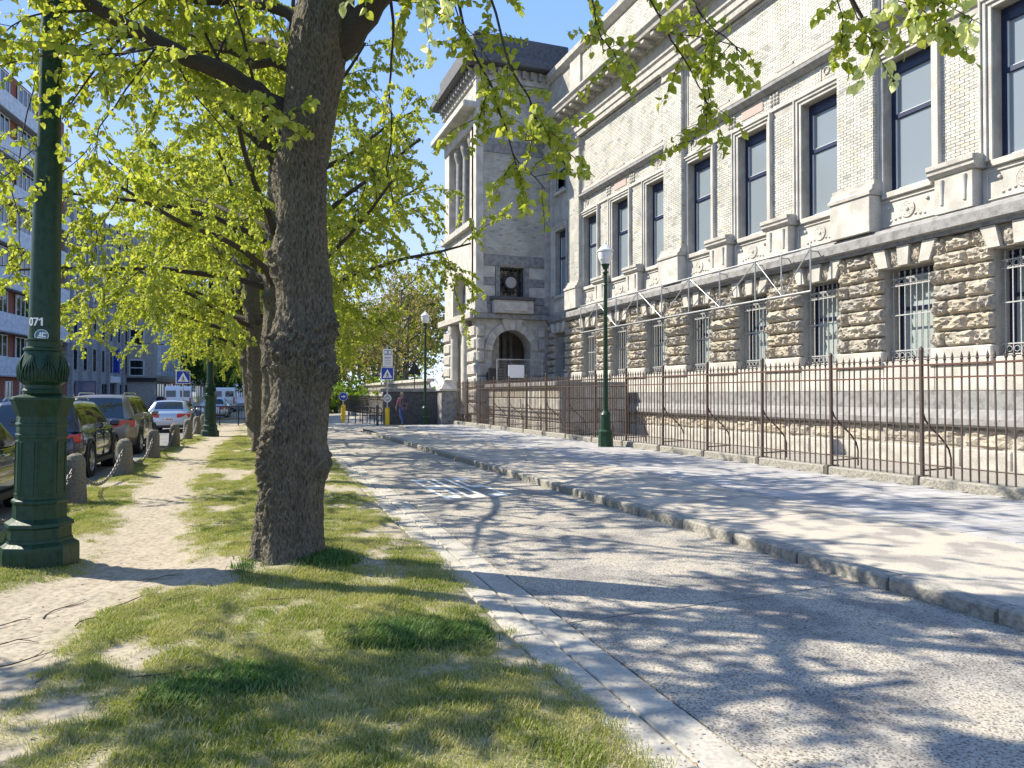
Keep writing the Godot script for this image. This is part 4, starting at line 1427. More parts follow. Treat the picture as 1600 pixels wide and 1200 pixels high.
# ---------- buildings across the street ----------
func make_street_buildings() -> void:
	var turn := -atan2(0.15, 0.989)
	var o := Vector3(-16, 0, -62.6)
	var a := Vector3(0.15, 0, -0.989)
	# local axes of each house: x = into the street, z = towards the camera; front at x = 0
	# pale-banded flats with red brick between the windows
	var b := thing("apartment_block", "apartment block with pale bands and red brick between its windows", "building", o - a * 3, turn)
	var m := MB.new()
	m.span(-12, -0.35, 0, 25.5, 0, 15)
	part("core", m, mats.red_brick, b)
	m = MB.new()
	m.span(-0.35, 0.0, 0, 3.0, 0, 15)
	part("ground_floor_wall", m, mats.red_brick, b)
	for k in 6:
		var dd := 1.2 + 2.3 * k
		house_window(b, 0.02, 0.9, 2.6, dd, dd + 1.1, mats.window_white, 2)
	for f in 7:
		var y := 3.0 + 3.2 * f
		m = MB.new()
		m.span(-0.34, 0.25, y, y + 1.35, 0, 15, 0.02)
		var band := part("spandrel_band", m, mats.panel_pale, b)
		m = MB.new()
		m.span(-0.3, 0.32, y - 0.08, y, 0, 15)
		part("drip", m, mats.panel_grey, band)
		for k in 3:
			var dd := 1.3 + 4.4 * k
			house_window(b, -0.22, y + 1.36, y + 3.0, dd, dd + 3.0, mats.window_white, 4)
	# plain grey office block
	b = thing("grey_office_block", "plain grey office block with rows of narrow dark windows", "building", o + a * 12.3, turn)
	m = MB.new()
	m.span(-12, 0.0, 0, 19, 0, 18)
	part("wall", m, mats.panel_grey, b)
	for f in 5:
		for k in 7:
			house_window(b, 0.02, 3.9 + 3.3 * f, 6.0 + 3.3 * f, 0.9 + 2.45 * k, 2.0 + 2.45 * k, mats.iron_black, 1)
	for k in 8:
		m = MB.new()
		m.span(0.0, 0.28, 0.2, 18.6, 0.35 + 2.45 * k, 0.6 + 2.45 * k)
		part("pier_strip", m, mats.panel_grey, b)
	for k in 5:
		house_window(b, 0.02, 0.4, 2.7, 1.0 + 3.4 * k, 3.3 + 3.4 * k, mats.iron_black, 2)
	m = MB.new()
	m.span(0.1, 0.35, 2.85, 3.5, 10.5, 13.6, 0.02)
	part("shop_sign", m, mats.sign_white, b)
	var fl := thing("blue_flag", "dark blue flag hanging from the grey office block", "flag", o + a * 21.3 + Vector3(0.989, 0, 0.15) * 0.3 + Vector3(0, 4.6, 0), turn)
	m = MB.new()
	m.rod(Vector3(0, 0.3, 0), Vector3(1.4, 1.9, 0), 0.03)
	part("pole", m, mats.galvanised, fl)
	m = MB.new()
	var pts := []
	for i in 9:
		var t := i / 8.0
		pts.append(Vector2(0.7 + 0.55 * t + 0.1 * sin(t * 9.0), 0.06 * sin(t * 11.0)))
	for i in 8:
		var p0: Vector2 = pts[i]
		var p1: Vector2 = pts[i + 1]
		m.quad(Vector3(p0.x, -0.9, p0.y), Vector3(p1.x, -0.7, p1.y), Vector3(p1.x, 0.3 + p1.x * 1.1, p1.y), Vector3(p0.x, 0.3 + p0.x * 1.1, p0.y))
	part("cloth", m, mats.sign_blue, fl)
	# beige block whose end wall faces down the street
	b = thing("beige_corner_block", "beige corner block with thin vertical fins and a white framed window", "building", o + a * 29.0 + Vector3(2.8, 0, 0), turn)
	m = MB.new()
	m.span(-14, 0.0, 0, 20, 0, 26)
	part("wall", m, mats.panel_beige, b)
	m = MB.new()
	m.span(-9.0, 0.3, 3.1, 3.5, -0.3, 26.3)
	part("canopy", m, mats.iron_black, b)
	for k in 18:
		m = MB.new()
		m.span(0.0, 0.35, 3.8, 19.5, 1.2 + 1.35 * k, 1.38 + 1.35 * k)
		part("fin", m, mats.panel_pale, b)
	for k in 6:
		house_window(b, 0.02, 0.5, 2.9, 1.0 + 4.0 * k, 4.2 + 4.0 * k, mats.iron_black, 3)
	for f in 4:
		for k in 2:
			end_window(b, -5.2 + 3.4 * k, 4.6 + 3.4 * f, 1.6, 1.9)
	# farther houses down the street
	var far := [["brown_brick_house", "brown brick house beyond the beige corner block", 57.0, 22.0, 17.0, mats.panel_grey, 1.5], ["pale_town_house", "pale town house far down the street", 81.0, 24.0, 15.0, mats.panel_pale, 3.0], ["tall_end_house", "tall grey house closing the far end of the street", 107.0, 34.0, 22.0, mats.panel_grey, 6.0]]
	for q in far:
		b = thing(q[0], q[1], "building", o + a * q[2] + Vector3(q[6], 0, 0), turn)
		m = MB.new()
		m.span(-12, 0, 0, q[4], 0, q[3])
		part("wall", m, q[5], b)
		m = MB.new()
		m.span(-12.2, 0.3, q[4], q[4] + 0.5, -0.2, q[3] + 0.2)
		part("roof_edge", m, mats.bluestone_dark, b)
		for f in int(q[4] / 3.4):
			for k in int(q[3] / 3.0):
				house_window(b, 0.02, 1.0 + 3.4 * f, 2.9 + 3.4 * f, 0.9 + 3.0 * k, 2.2 + 3.0 * k, mats.window_white if q[6] > 2 else mats.iron_black, 1)

func house_window(b: Node, x: float, y0: float, y1: float, d0: float, d1: float, frame: Material, leaves: int) -> void:
	var m := MB.new()
	var t := 0.07
	m.span(x - 0.05, x + 0.05, y0, y0 + t, d0, d1)
	m.span(x - 0.05, x + 0.05, y1 - t, y1, d0, d1)
	for k in leaves + 1:
		var d := lerpf(d0, d1 - t, float(k) / leaves)
		m.span(x - 0.05, x + 0.05, y0 + t, y1 - t, d, d + t)
	var w := part("window", m, frame, b)
	m = MB.new()
	m.span(x - 0.03, x + 0.01, y0 + t, y1 - t, d0 + t, d1 - t)
	part("pane", m, mats.car_glass, w)

func end_window(b: Node, x: float, y: float, w: float, h: float) -> void:
	var m := MB.new()
	for q in [[x - w / 2, x + w / 2, y - h / 2, y - h / 2 + 0.14], [x - w / 2, x + w / 2, y + h / 2 - 0.14, y + h / 2], [x - w / 2, x - w / 2 + 0.14, y - h / 2, y + h / 2], [x + w / 2 - 0.14, x + w / 2, y - h / 2, y + h / 2], [x - w / 2, x + w / 2, y - 0.05, y + 0.05]]:
		m.span(q[0], q[1], q[2], q[3], -0.08, 0.0)
	var f := part("window", m, mats.window_white, b)
	m = MB.new()
	m.span(x - w / 2, x + w / 2, y - h / 2, y + h / 2, -0.02, 0.0)
	part("pane", m, mats.car_glass, f)

# ---------- railings ----------
func make_fence() -> void:
	var X := 10.65
	var kb := MB.new()
	kb.span(10.52, 10.78, -0.05, 0.2, 1.1, 37.3)
	var low := part("fence_kerb", kb, mats.joint)
	tag(low, "low mossy stone kerb carrying the iron railings", "kerb")
	var f := thing("iron_railing", "long rusty brown spiked iron railing in front of the museum", "fence", Vector3(X, 0.26, -18))
	var bar := MB.new()
	bar.box(Vector3(0, 0.95, 0), Vector3(0.02, 1.9, 0.02))
	bar.lathe([Vector2(0.012, 1.9), Vector2(0.028, 1.93), Vector2(0.012, 1.95), Vector2(0.02, 1.97), Vector2(0.0, 2.05)], 5)
	var bar_mesh := bar.mesh()
	var post := MB.new()
	post.box(Vector3(0, 1.05, 0), Vector3(0.055, 2.1, 0.055), 0.006)
	post.lathe([Vector2(0.042, 2.1), Vector2(0.035, 2.13), Vector2(0.0, 2.17)], 4, false, Vector3.ZERO, Basis(), PI / 4)
	var post_mesh := post.mesh()
	var brace := MB.new()
	var bp := []
	for i in 9:
		var t := i / 8.0
		bp.append(Vector3(0.03 + 0.62 * smoothstep01(0.0, 0.75, t), 1.06 * (1.0 - t) - 0.02 + 0.06 * sin(t * PI), 0))
	brace.tube(bp, fill(9, 0.017), 5)
	brace.rod(Vector3(0.02, 0.10, 0), Vector3(0.64, 0.12, 0), 0.014, 5)
	var brace_mesh := brace.mesh()
	for k in 18:
		var d := 1.16 + 2.0 * k
		var o := part("post", post_mesh, mats.fence_brown, f)
		o.global_position = Vector3(X, 0.245, -d)
		o.rotation.z = rng.randf_range(-0.006, 0.006)
		o = part("brace", brace_mesh, mats.fence_brown, f)
		o.global_position = Vector3(X, 0.245, -d)
		var blk := MB.new()
		blk.box(Vector3.ZERO, Vector3(0.30, 0.26, 0.09), 0.01)
		var s := part("footing", blk, mats.joint, low)
		s.global_position = Vector3(10.65, 0.135, -d)
		blk = MB.new()
		blk.box(Vector3.ZERO, Vector3(0.285, 0.27, 1.9), 0.02)
		s = part("stone", blk, mats.kerb_stone, low)
		s.global_position = Vector3(10.65 + rng.randf_range(-0.008, 0.008), 0.115 + rng.randf_range(-0.008, 0.008), -d - 1.0)
		s.rotation.y = rng.randf_range(-0.004, 0.004)
		for r in [[0.20, mats.fence_brown], [1.64, mats.fence_rust if k < 9 else mats.fence_brown], [1.85, mats.fence_rust if k < 9 else mats.fence_brown]]:
			var m := MB.new()
			m.box(Vector3.ZERO, Vector3(0.042, 0.014 if r[0] < 1 else 0.026, 1.945))
			o = part("rail", m, r[1], f)
			o.global_position = Vector3(X, 0.245 + r[0], -d - 1.0)
		for i in 13:
			o = part("bar", bar_mesh, mats.fence_brown, f)
			o.global_position = Vector3(X + rng.randf_range(-0.003, 0.003), 0.245, -d - 2.0 * (i + 1) / 14.0)
			o.rotation = Vector3(rng.randf_range(-0.006, 0.006), 0, rng.randf_range(-0.008, 0.008))
	# gate pier where the railing ends
	var g := thing("stone_gate_pier", "squat grey stone pier with pale cap at the railing's end", "pier", Vector3(10.5, 0, -38.4))
	var m := MB.new()
	m.box(Vector3(0, 0.9, 0), Vector3(0.85, 1.8, 0.85), 0.02)
	part("shaft", m, mats.bluestone, g)
	m = MB.new()
	m.box(Vector3(0, 1.87, 0), Vector3(1.05, 0.14, 1.05), 0.02)
	m.lathe([Vector2(0.62, 1.94), Vector2(0.3, 2.3), Vector2(0.3, 2.4), Vector2(0.0, 2.45)], 4, false, Vector3.ZERO, Basis(), PI / 4)
	part("cap", m, mats.limestone_pale, g)
	g = thing("plinth_wall", "low dark stone wall topped by a thick coping behind the gate pier", "wall", Vector3(12, 0, -40))
	m = MB.new()
	m.span(-4.6, 4.5, 0, 1.75, -0.3, 0.3)
	part("body", m, mats.bluestone_dark, g)
	m = MB.new()
	m.span(-4.7, 4.6, 1.75, 1.95, -0.4, 0.4, 0.02)
	part("coping", m, mats.bluestone, g)
	# darker railing and balustrade farther along the park
	var p := thing("park_railing", "dark iron park railing beyond the crossing", "fence", Vector3(8.5, 0, -60))
	m = MB.new()
	m.span(-0.2, 0.2, 0, 0.25, -16, 22)
	part("base", m, mats.bluestone, p)
	for y in [0.4, 1.25, 1.4]:
		m = MB.new()
		m.span(-0.03, 0.03, y, y + 0.05, -16, 22)
		part("rail", m, mats.iron_black, p)
	var pb := MB.new()
	pb.box(Vector3(0, 0.9, 0), Vector3(0.03, 1.3, 0.03))
	var pm := pb.mesh()
	for k in 150:
		var o := part("bar", pm, mats.iron_black, p)
		o.position = Vector3(0, 0, 16 - 0.253 * k)
	var bl := thing("stone_balustrade", "pale stone balustrade above the park railing", "balustrade", Vector3(11.5, 0, -58))
	m = MB.new()
	m.span(-0.3, 0.3, 0, 1.7, -12, 16)
	part("base_wall", m, mats.limestone, bl)
	m = MB.new()
	m.span(-0.25, 0.25, 2.45, 2.65, -12, 16, 0.02)
	part("handrail", m, mats.limestone_pale, bl)
	var bb := MB.new()
	bb.lathe([Vector2(0.1, 1.7), Vector2(0.1, 1.78), Vector2(0.06, 1.85), Vector2(0.13, 2.05), Vector2(0.06, 2.35), Vector2(0.1, 2.4), Vector2(0.1, 2.45)], 8)
	var bbm := bb.mesh()
	for k in 60:
		var o := part("baluster", bbm, mats.limestone_pale, bl)
		o.position = Vector3(0, 0, 11.6 - 0.46 * k)

# ---------- trees ----------
class Crown:
	var wood := MB.new()
	var xf := []
	var col := []
	var g := RandomNumberGenerator.new()
	var leaf_size := 0.062
	var leaf_gap := 0.032
	var c0 := Color(0.29, 0.36, 0.04)
	var c1 := Color(0.56, 0.56, 0.12)
	var twig_len := 0.55
	var droop := 0.16
	var fine := true
	func v(s := 1.0) -> Vector3:
		return Vector3(g.randf_range(-1, 1), g.randf_range(-1, 1), g.randf_range(-1, 1)) * s
	func leaf(p: Vector3, out: Vector3) -> void:
		var down := (Vector3(0, -0.75, 0) + out * 0.5 + v(0.55)).normalized()
		var side := down.cross(v() + Vector3(0.01, 0, 0)).normalized()
		var nrm := side.cross(down)
		var s := leaf_size * g.randf_range(0.6, 1.25)
		xf.append(Transform3D(Basis(side * s, down * s, nrm * s), p))
		col.append(c0.lerp(c1, clampf(g.randf() * 0.9 + g.randf_range(-0.1, 0.15), 0, 1)))
	func gnarl(pts: Array, much := 0.07) -> Array:       # a surveyed limb, with its small kinks
		var o := [pts[0]]
		for i in pts.size() - 1:
			var l: float = (pts[i + 1] - pts[i]).length()
			for k in 3:
				o.append(pts[i].lerp(pts[i + 1], (k + 1) / 3.0) + (v(l * much) if k < 2 or i < pts.size() - 2 else Vector3.ZERO))
		return o
	func limb(pts: Array, r0: float, r1: float, sides: int) -> void:
		var rad := []
		for i in pts.size():
			rad.append(lerpf(r0, r1, pow(float(i) / (pts.size() - 1), 0.8)))
		wood.tube(pts, rad, sides)
	func twig(p: Vector3, d: Vector3, l: float, r: float) -> void:
		var pts := [p]
		var n := 4
		var q := p
		for i in n:
			d = (d + v(0.22) + Vector3(0, -droop, 0)).normalized()
			q += d * l / n
			pts.append(q)
		if fine:
			limb(pts, r, 0.0016, 3)
		var along := l * 0.12
		while along < l:
			var t := along / l * n
			var i := mini(int(t), n - 1)
			var at: Vector3 = pts[i].lerp(pts[i + 1], t - i)
			var out := v().normalized()
			leaf(at + out * leaf_size * 0.35, out)
			if g.randf() < 0.5:
				leaf(at - out * leaf_size * 0.3, -out)
			along += leaf_gap * g.randf_range(0.6, 1.5)
	func branch(p: Vector3, d: Vector3, l: float, r: float, kids: int, lift := 0.02) -> void:
		var pts := [p]
		var n := 6
		var q := p
		for i in n:
			d = (d + v(0.24) + Vector3(0, lift - 0.03 * i, 0)).normalized()
			q += d * l / n
			pts.append(q)
		limb(pts, r, 0.004, 5 if fine else 4)
		grow_twigs(pts, kids, 0.12)
	func grow_twigs(pts: Array, kids: int, from := 0.1) -> void:
		var n := pts.size() - 1
		for k in kids:
			var t := lerpf(from, 1.0, (k + g.randf()) / kids) * n
			var i := mini(int(t), n - 1)
			var at: Vector3 = pts[i].lerp(pts[i + 1], t - i)
			var fwd: Vector3 = (pts[i + 1] - pts[i]).normalized()
			var out := (fwd * 0.55 + v(0.9)).normalized()
			twig(at, out, twig_len * g.randf_range(0.5, 1.3), 0.0045)
	func clothe(pts: Array, r: float, kids: int, l: float, twigs: int, from := 0.25, lift := 0.02) -> void:
		# side branches along a limb
		var n := pts.size() - 1
		for k in kids:
			var t := lerpf(from, 1.0, (k + g.randf_range(0.2, 0.8)) / kids) * n
			var i := mini(int(t), n - 1)
			var at: Vector3 = pts[i].lerp(pts[i + 1], t - i)
			var fwd: Vector3 = (pts[i + 1] - pts[i]).normalized()
			var out := (fwd * 0.6 + v(0.85)).normalized()
			branch(at, out, l * g.randf_range(0.6, 1.25), r * g.randf_range(0.5, 0.8), twigs, lift)

func bend(a: Vector3, d: Vector3, l: float, n: int, g: RandomNumberGenerator, wob: float, lift: float) -> Array:
	var pts := [a]
	var q := a
	for i in n:
		d = (d + Vector3(g.randf_range(-1, 1), g.randf_range(-1, 1) + lift, g.randf_range(-1, 1)) * wob).normalized()
		q += d * l / n
		pts.append(q)
	return pts

func trunk_mesh(axis: Array, radii: Array, bumps: Array, segs: int, rings: int, sd: float, flare: float, fine := true) -> ArrayMesh:
	# axis: points from the ground up; bumps: [height, angle, size, lift]
	var st := SurfaceTool.new()
	st.begin(Mesh.PRIMITIVE_TRIANGLES)
	st.set_smooth_group(0)
	var top: float = axis[axis.size() - 1].y
	for j in rings + 1:
		var y := -0.08 + (top + 0.08) * j / rings
		var i := 0
		while i < axis.size() - 2 and axis[i + 1].y < y:
			i += 1
		var t: float = clampf((y - axis[i].y) / (axis[i + 1].y - axis[i].y), 0.0, 1.0)
		var c: Vector3 = axis[i].lerp(axis[i + 1], t)
		var r := lerpf(radii[i], radii[i + 1], t)
		for k in segs + 1:
			var a := TAU * (k % segs) / segs
			var e := Vector3(cos(a), 0, -sin(a))
			var rr := r
			rr *= 1.0 + flare * exp(-maxf(y, 0.0) * 5.0) * (0.55 + 0.6 * sin(a * 5.0 + sd) * sin(a * 2.0 + sd * 2.0) + 0.5)
			rr += 0.035 * noise.get_noise_3d(e.x * 1.5 + sd, y * 0.8, e.z * 1.5) * (r / 0.3)
			if fine:
				rr += 0.022 * absf(noise.get_noise_3d(e.x * 7.0 + sd, y * 1.4, e.z * 7.0)) + 0.014 * noise.get_noise_3d(e.x * 16.0, y * 4.0, e.z * 16.0 + sd)
			for b in bumps:
				var da := absf(wrapf(a - b[1], -PI, PI)) * r
				var q: float = (da * da + (y - b[0]) * (y - b[0]) * 0.7) / (b[2] * b[2])
				if q < 5.0:
					var w := exp(-q)
					rr += b[3] * w * (1.0 + (0.75 * noise.get_noise_3d(e.x * 22.0, y * 14.0, e.z * 22.0 + sd) if fine else 0.0))
			st.add_vertex(Vector3(c.x, 0, c.z) + Vector3(0, y, 0) + e * rr)
	var w2 := segs + 1
	for j in rings:
		for k in segs:
			var a := j * w2 + k
			st.add_index(a); st.add_index(a + w2); st.add_index(a + w2 + 1)
			st.add_index(a); st.add_index(a + w2 + 1); st.add_index(a + 1)
	st.generate_normals()
	return st.commit()

func finish_tree(t: Node3D, c: Crown, singles := 0) -> void:
	if c.wood.v.size() > 0:
		part("branches", c.wood, mats.bark_branch, t)
	var mesh := leaf_mesh_shared()
	if singles > 0:
		# the leaves nearest the lens stand as parts of their own
		var near := []
		for i in c.xf.size():
			var p: Vector3 = t.position + c.xf[i].origin
			near.append([(p - Vector3(0.5, EYE, 0.0)).length() + (0.0 if p.z < -2.6 and p.y < 6.0 else 50.0), i])
		near.sort_custom(func(a, b): return a[0] < b[0])
		var gone := {}
		var by_tint := {}
		for k in mini(singles, near.size()):
			var i: int = near[k][1]
			gone[i] = true
			var key := int(c.g.randf() * 5.0)
			if not by_tint.has(key):
				var q := c.c0.lerp(c.c1, key / 4.0)
				by_tint[key] = surf("single_leaf%d" % key, q, 0.55, {back = lin(0.95, 1.0, 0.55), spec = 0.35})
			var o := part("leaf", mesh, by_tint[key], t)
			o.transform = c.xf[i]
		var xf := []
		var col := []
		for i in c.xf.size():
			if not gone.has(i):
				xf.append(c.xf[i])
				col.append(c.col[i])
		c.xf = xf
		c.col = col
	many("crown", mesh, mats.leaf, c.xf, c.col, t)

var shared_leaf: ArrayMesh
func leaf_mesh_shared() -> ArrayMesh:
	if shared_leaf == null:
		shared_leaf = leaf_mesh()
	return shared_leaf

func make_trees() -> void:
	var R := Vector3(0.938, 0, 0.347)
	var F := Vector3(0.347, 0, -0.938)
	# --- the near tree ---
	var base := Vector3(0.45, 0.03, -7.25)
	var t := thing("linden_tree", "knobbly linden trunk nearest the lane with fresh yellow-green leaves overhead", "tree", base, 0.0, "linden trees along the verge")
	var ax := []
	for q in [[0.0, 0.0], [0.35, 0.02], [1.1, 0.075], [2.3, 0.135], [3.1, 0.115], [3.7, 0.12], [4.4, 0.20], [4.9, 0.27], [5.4, 0.34], [5.9, 0.42]]:
		ax.append(R * q[1] + Vector3(0, q[0], 0))
	var rad := [0.275, 0.268, 0.262, 0.222, 0.212, 0.212, 0.235, 0.265, 0.25, 0.21]
	# angle 0 = world +x; R lies 20 degrees towards the camera from it
	var ar := -0.354
	var bumps := [[2.62, ar, 0.13, 0.05], [2.22, ar - 0.1, 0.16, 0.09], [1.78, ar - 0.2, 0.17, 0.09], [0.92, ar - 0.1, 0.11, 0.08], [2.75, ar + PI, 0.2, 0.04], [2.0, ar - 2.2, 0.22, 0.10], [1.9, ar - 1.2, 0.2, 0.05], [0.98, ar - 2.3, 0.2, 0.09], [1.3, ar - 2.0, 0.16, 0.07], [0.62, ar - 2.1, 0.16, 0.06], [2.85, ar - 2.6, 0.15, 0.05], [3.6, ar + PI, 0.2, 0.05], [0.3, ar - 2.4, 0.2, 0.04]]
	part("trunk", trunk_mesh(ax, rad, bumps, 110, 260, 1.7, 0.32), mats.bark, t)
	var c := Crown.new()
	c.g.seed = 11
	var rel := func(a: Array) -> Array:
		var o := []
		for q in a:
			o.append(Vector3(q[0], q[1], q[2]) - base)
		return o
	var limbs := [
		[[[0.56, 4.18, -7.31], [0.32, 4.32, -7.29], [0.04, 4.49, -7.29], [-0.34, 4.63, -7.27], [-0.68, 4.75, -7.24], [-1.05, 4.88, -7.16], [-1.45, 5.12, -7.04], [-1.88, 5.42, -6.99]], 0.115, 0.045, 9, 1.25],
		[[[0.59, 4.66, -7.35], [0.39, 4.84, -7.53], [0.13, 4.95, -7.84], [-0.20, 5.23, -8.29], [-0.67, 5.67, -8.78], [-1.31, 6.38, -9.44]], 0.06, 0.02, 7, 1.3],
		[[[0.64, 4.80, -7.55], [0.32, 5.60, -8.73], [-0.32, 6.12, -9.93], [-1.40, 6.34, -11.18], [-2.74, 6.43, -12.53]], 0.05, 0.02, 8, 1.3],
		[[[0.62, 5.15, -7.34], [0.33, 5.38, -7.55], [-0.02, 5.53, -7.79], [-0.48, 5.48, -7.86], [-1.04, 5.52, -7.85], [-1.56, 5.59, -7.83]], 0.065, 0.02, 7, 1.2],
		[[[0.86, 4.89, -7.09], [1.11, 5.17, -6.95], [1.31, 5.47, -6.77], [1.62, 5.93, -6.55], [2.04, 6.42, -6.18], [2.45, 6.68, -5.70]], 0.15, 0.05, 10, 1.5],
		[[[0.84, 5.55, -7.21], [0.92, 6.38, -7.34], [0.82, 7.48, -7.59], [0.91, 8.82, -7.77], [1.20, 10.27, -7.98]], 0.2, 0.05, 12, 1.8],
		[[[0.85, 5.95, -7.26], [0.59, 6.91, -7.78], [0.17, 8.00, -8.25], [-0.28, 8.99, -8.63]], 0.11, 0.03, 9, 1.6],
		[[[0.87, 6.07, -7.14], [0.96, 6.06, -6.36], [1.12, 5.85, -5.56], [1.30, 5.49, -4.74], [1.49, 5.13, -4.03]], 0.10, 0.03, 9, 1.5],
		[[[0.87, 6.76, -7.46], [1.51, 7.97, -8.18], [2.25, 8.98, -8.77], [3.18, 9.72, -9.06]], 0.10, 0.03, 8, 1.5],
		[[[0.83, 7.00, -7.37], [0.29, 6.84, -6.50], [-0.18, 6.40, -5.72], [-0.65, 6.05, -5.14]], 0.10, 0.03, 9, 1.5]]
	for q in limbs:
		var p: Array = c.gnarl(rel.call(q[0]), 0.06)
		c.limb(p, q[1], q[2], 9)
		c.clothe(p, q[2] * 0.55, q[3] + 2, q[4], 10, 0.22)
	# limbs reaching out over the path towards the street
	for q in [[[-1.7, 5.3, -7.0], [-2.7, 5.5, -7.5], [-3.7, 5.4, -7.9], [-4.7, 5.0, -7.9]], [[-1.2, 5.4, -6.8], [-2.5, 5.2, -6.8], [-3.5, 4.7, -6.9], [-4.3, 4.2, -6.9]], [[-1.6, 5.3, -7.0], [-2.4, 5.3, -7.1], [-3.3, 5.1, -7.4], [-4.3, 4.7, -7.4]]]:
		var p := []
		for w in q:
			p.append(Vector3(w[0], w[1], w[2]) - base)
		p = c.gnarl(p, 0.06)
		c.limb(p, 0.045, 0.012, 7)
		c.clothe(p, 0.012, 10, 1.15, 9, 0.15)
	# long thin shoots hanging over the lane, in front of the museum
	var shoots := [
		[[[1.62, 5.93, -6.55], [1.77, 5.21, -6.33], [1.87, 4.71, -6.19], [2.06, 4.24, -6.06], [2.19, 3.71, -5.91], [2.26, 3.38, -5.88]], 0.020, 11],
		[[[2.10, 6.48, -6.16], [2.01, 5.07, -5.98], [2.10, 4.48, -5.83], [2.26, 4.09, -5.72], [2.35, 3.78, -5.63], [2.61, 3.56, -5.54]], 0.016, 11],
		[[[2.45, 6.68, -5.70], [2.57, 5.43, -5.45], [2.65, 4.75, -5.31], [2.74, 4.34, -5.28]], 0.014, 6],
		[[[1.60, 5.37, -4.31], [2.48, 5.05, -4.63], [2.90, 4.69, -4.90], [3.14, 4.35, -4.92], [3.40, 4.05, -4.93], [3.47, 3.87, -4.90]], 0.014, 9],
		[[[2.40, 6.19, -5.08], [2.90, 5.34, -5.00], [3.18, 4.79, -4.90], [3.40, 4.40, -4.71], [3.60, 4.18, -4.64]], 0.012, 7],
		[[[1.39, 5.70, -7.16], [1.46, 5.22, -7.46], [1.45, 4.74, -7.57], [1.46, 3.98, -7.67], [1.52, 3.54, -7.76]], 0.02, 8],
		[[[-1.37, 6.33, -10.96], [-1.81, 5.73, -10.91], [-2.14, 5.04, -10.71], [-2.53, 4.49, -10.64], [-2.80, 4.15, -10.63]], 0.016, 12],
		[[[-2.74, 6.43, -12.53], [-2.81, 5.62, -12.13], [-2.86, 4.34, -11.72], [-2.73, 3.36, -11.46], [-2.89, 3.10, -11.52]], 0.014, 11],
		[[[-0.68, 4.75, -7.24], [-1.02, 4.45, -7.74], [-1.28, 4.16, -8.05], [-1.37, 3.79, -8.19]], 0.012, 6],
		[[[1.59, 5.58, -5.81], [1.60, 5.13, -6.02], [1.80, 4.85, -6.16], [1.93, 4.58, -6.11]], 0.012, 6]]
	for q in shoots:
		var p: Array = c.gnarl(rel.call(q[0]), 0.035)
		c.limb(p, q[1], 0.004, 5)
		c.twig_len = 0.42
		c.grow_twigs(p, q[2], 0.35)
		var nb: int = int(q[2] / 4)
		c.clothe(p, 0.007, nb, 0.5, 4, 0.5)
	c.twig_len = 0.55
	# a few sprouts on the stem itself
	for q in [[0.53, 4.19, -6.95], [0.42, 4.05, -6.99], [0.63, 3.97, -6.86], [0.15, 4.27, -6.98], [-0.12, 4.27, -7.08]]:
		c.twig(Vector3(q[0], q[1], q[2]) - base, (-F + c.v(0.5)).normalized(), 0.55, 0.005)
		c.twig(Vector3(q[0], q[1], q[2]) - base, (R * -0.5 - F * 0.4 + c.v(0.5)).normalized(), 0.5, 0.005)
	finish_tree(t, c, 280)

	# --- tree just behind where one stands: its boughs reach over the lane ---
	var base0 := Vector3(-0.25, 0.02, 1.6)
	t = thing("linden_tree", "linden whose leafy bough tip hangs before the upper museum windows", "tree", base0, 0.0, "linden trees along the verge")
	part("trunk", trunk_mesh([Vector3.ZERO, Vector3(0, 1.2, 0), Vector3(0.05, 3, 0), Vector3(0.1, 5.6, 0)], [0.29, 0.27, 0.25, 0.2], [], 40, 60, 4.0, 0.3, false), mats.bark, t)
	c = Crown.new()
	c.g.seed = 12
	c.leaf_size = 0.06
	c.leaf_gap = 0.026
	var top := Vector3(0.1, 5.2, 0)
	for k in 7:
		var a := TAU * k / 7.0
		var p := bend(top, Vector3(cos(a), 0.9, sin(a)), 3.2, 5, c.g, 0.18, 0.1)
		c.limb(p, 0.09, 0.03, 7)
		c.clothe(p, 0.02, 7, 1.4, 7, 0.3)
	var bough := [top, Vector3(1.2, 5.6, -1.0), Vector3(2.3, 5.6, -2.2), Vector3(3.2, 5.1, -3.4), Vector3(3.50, 4.40, -3.72) - base0, Vector3(3.67, 4.13, -3.65) - base0, Vector3(3.81, 3.87, -3.60) - base0]
	c.limb(bough, 0.07, 0.007, 6)
	for q in [[[3.62, 4.23, -3.67], [3.69, 3.92, -3.59], [3.74, 3.76, -3.52]], [[3.54, 4.35, -3.70], [3.75, 4.16, -3.41], [3.96, 3.95, -3.23], [4.08, 3.77, -3.08]], [[3.54, 4.35, -3.70], [3.91, 4.10, -3.46], [4.01, 3.89, -3.32], [4.12, 3.81, -3.27]], [[3.50, 4.40, -3.72], [3.77, 4.13, -3.83], [3.85, 3.92, -3.91]], [[3.65, 4.19, -3.66], [3.91, 4.06, -3.46], [3.99, 3.92, -3.43]]]:
		var p := []
		for w in q:
			p.append(Vector3(w[0], w[1], w[2]) - base0)
		c.limb(p, 0.006, 0.002, 4)
		c.twig_len = 0.26
		c.grow_twigs(p, 7, 0.3)
	finish_tree(t, c, 90)

	# --- the row behind ---
	var row := [[0.58, 14.3, "second linden along the verge, pale bark, just behind the knobbly trunk"], [0.62, 21.6, "third linden along the verge with a many-burled trunk"], [0.62, 29.0, "fourth linden along the verge, dark forked trunk by the path"], [0.75, 36.6, "fifth linden along the verge beyond the green lamp post"], [1.0, 44.2, "sixth linden along the verge near the black barrier"], [1.2, 52.0, "last linden one can make out along the verge"]]
	var kinds := []
	for k in 3:
		kinds.append(row_tree(k))
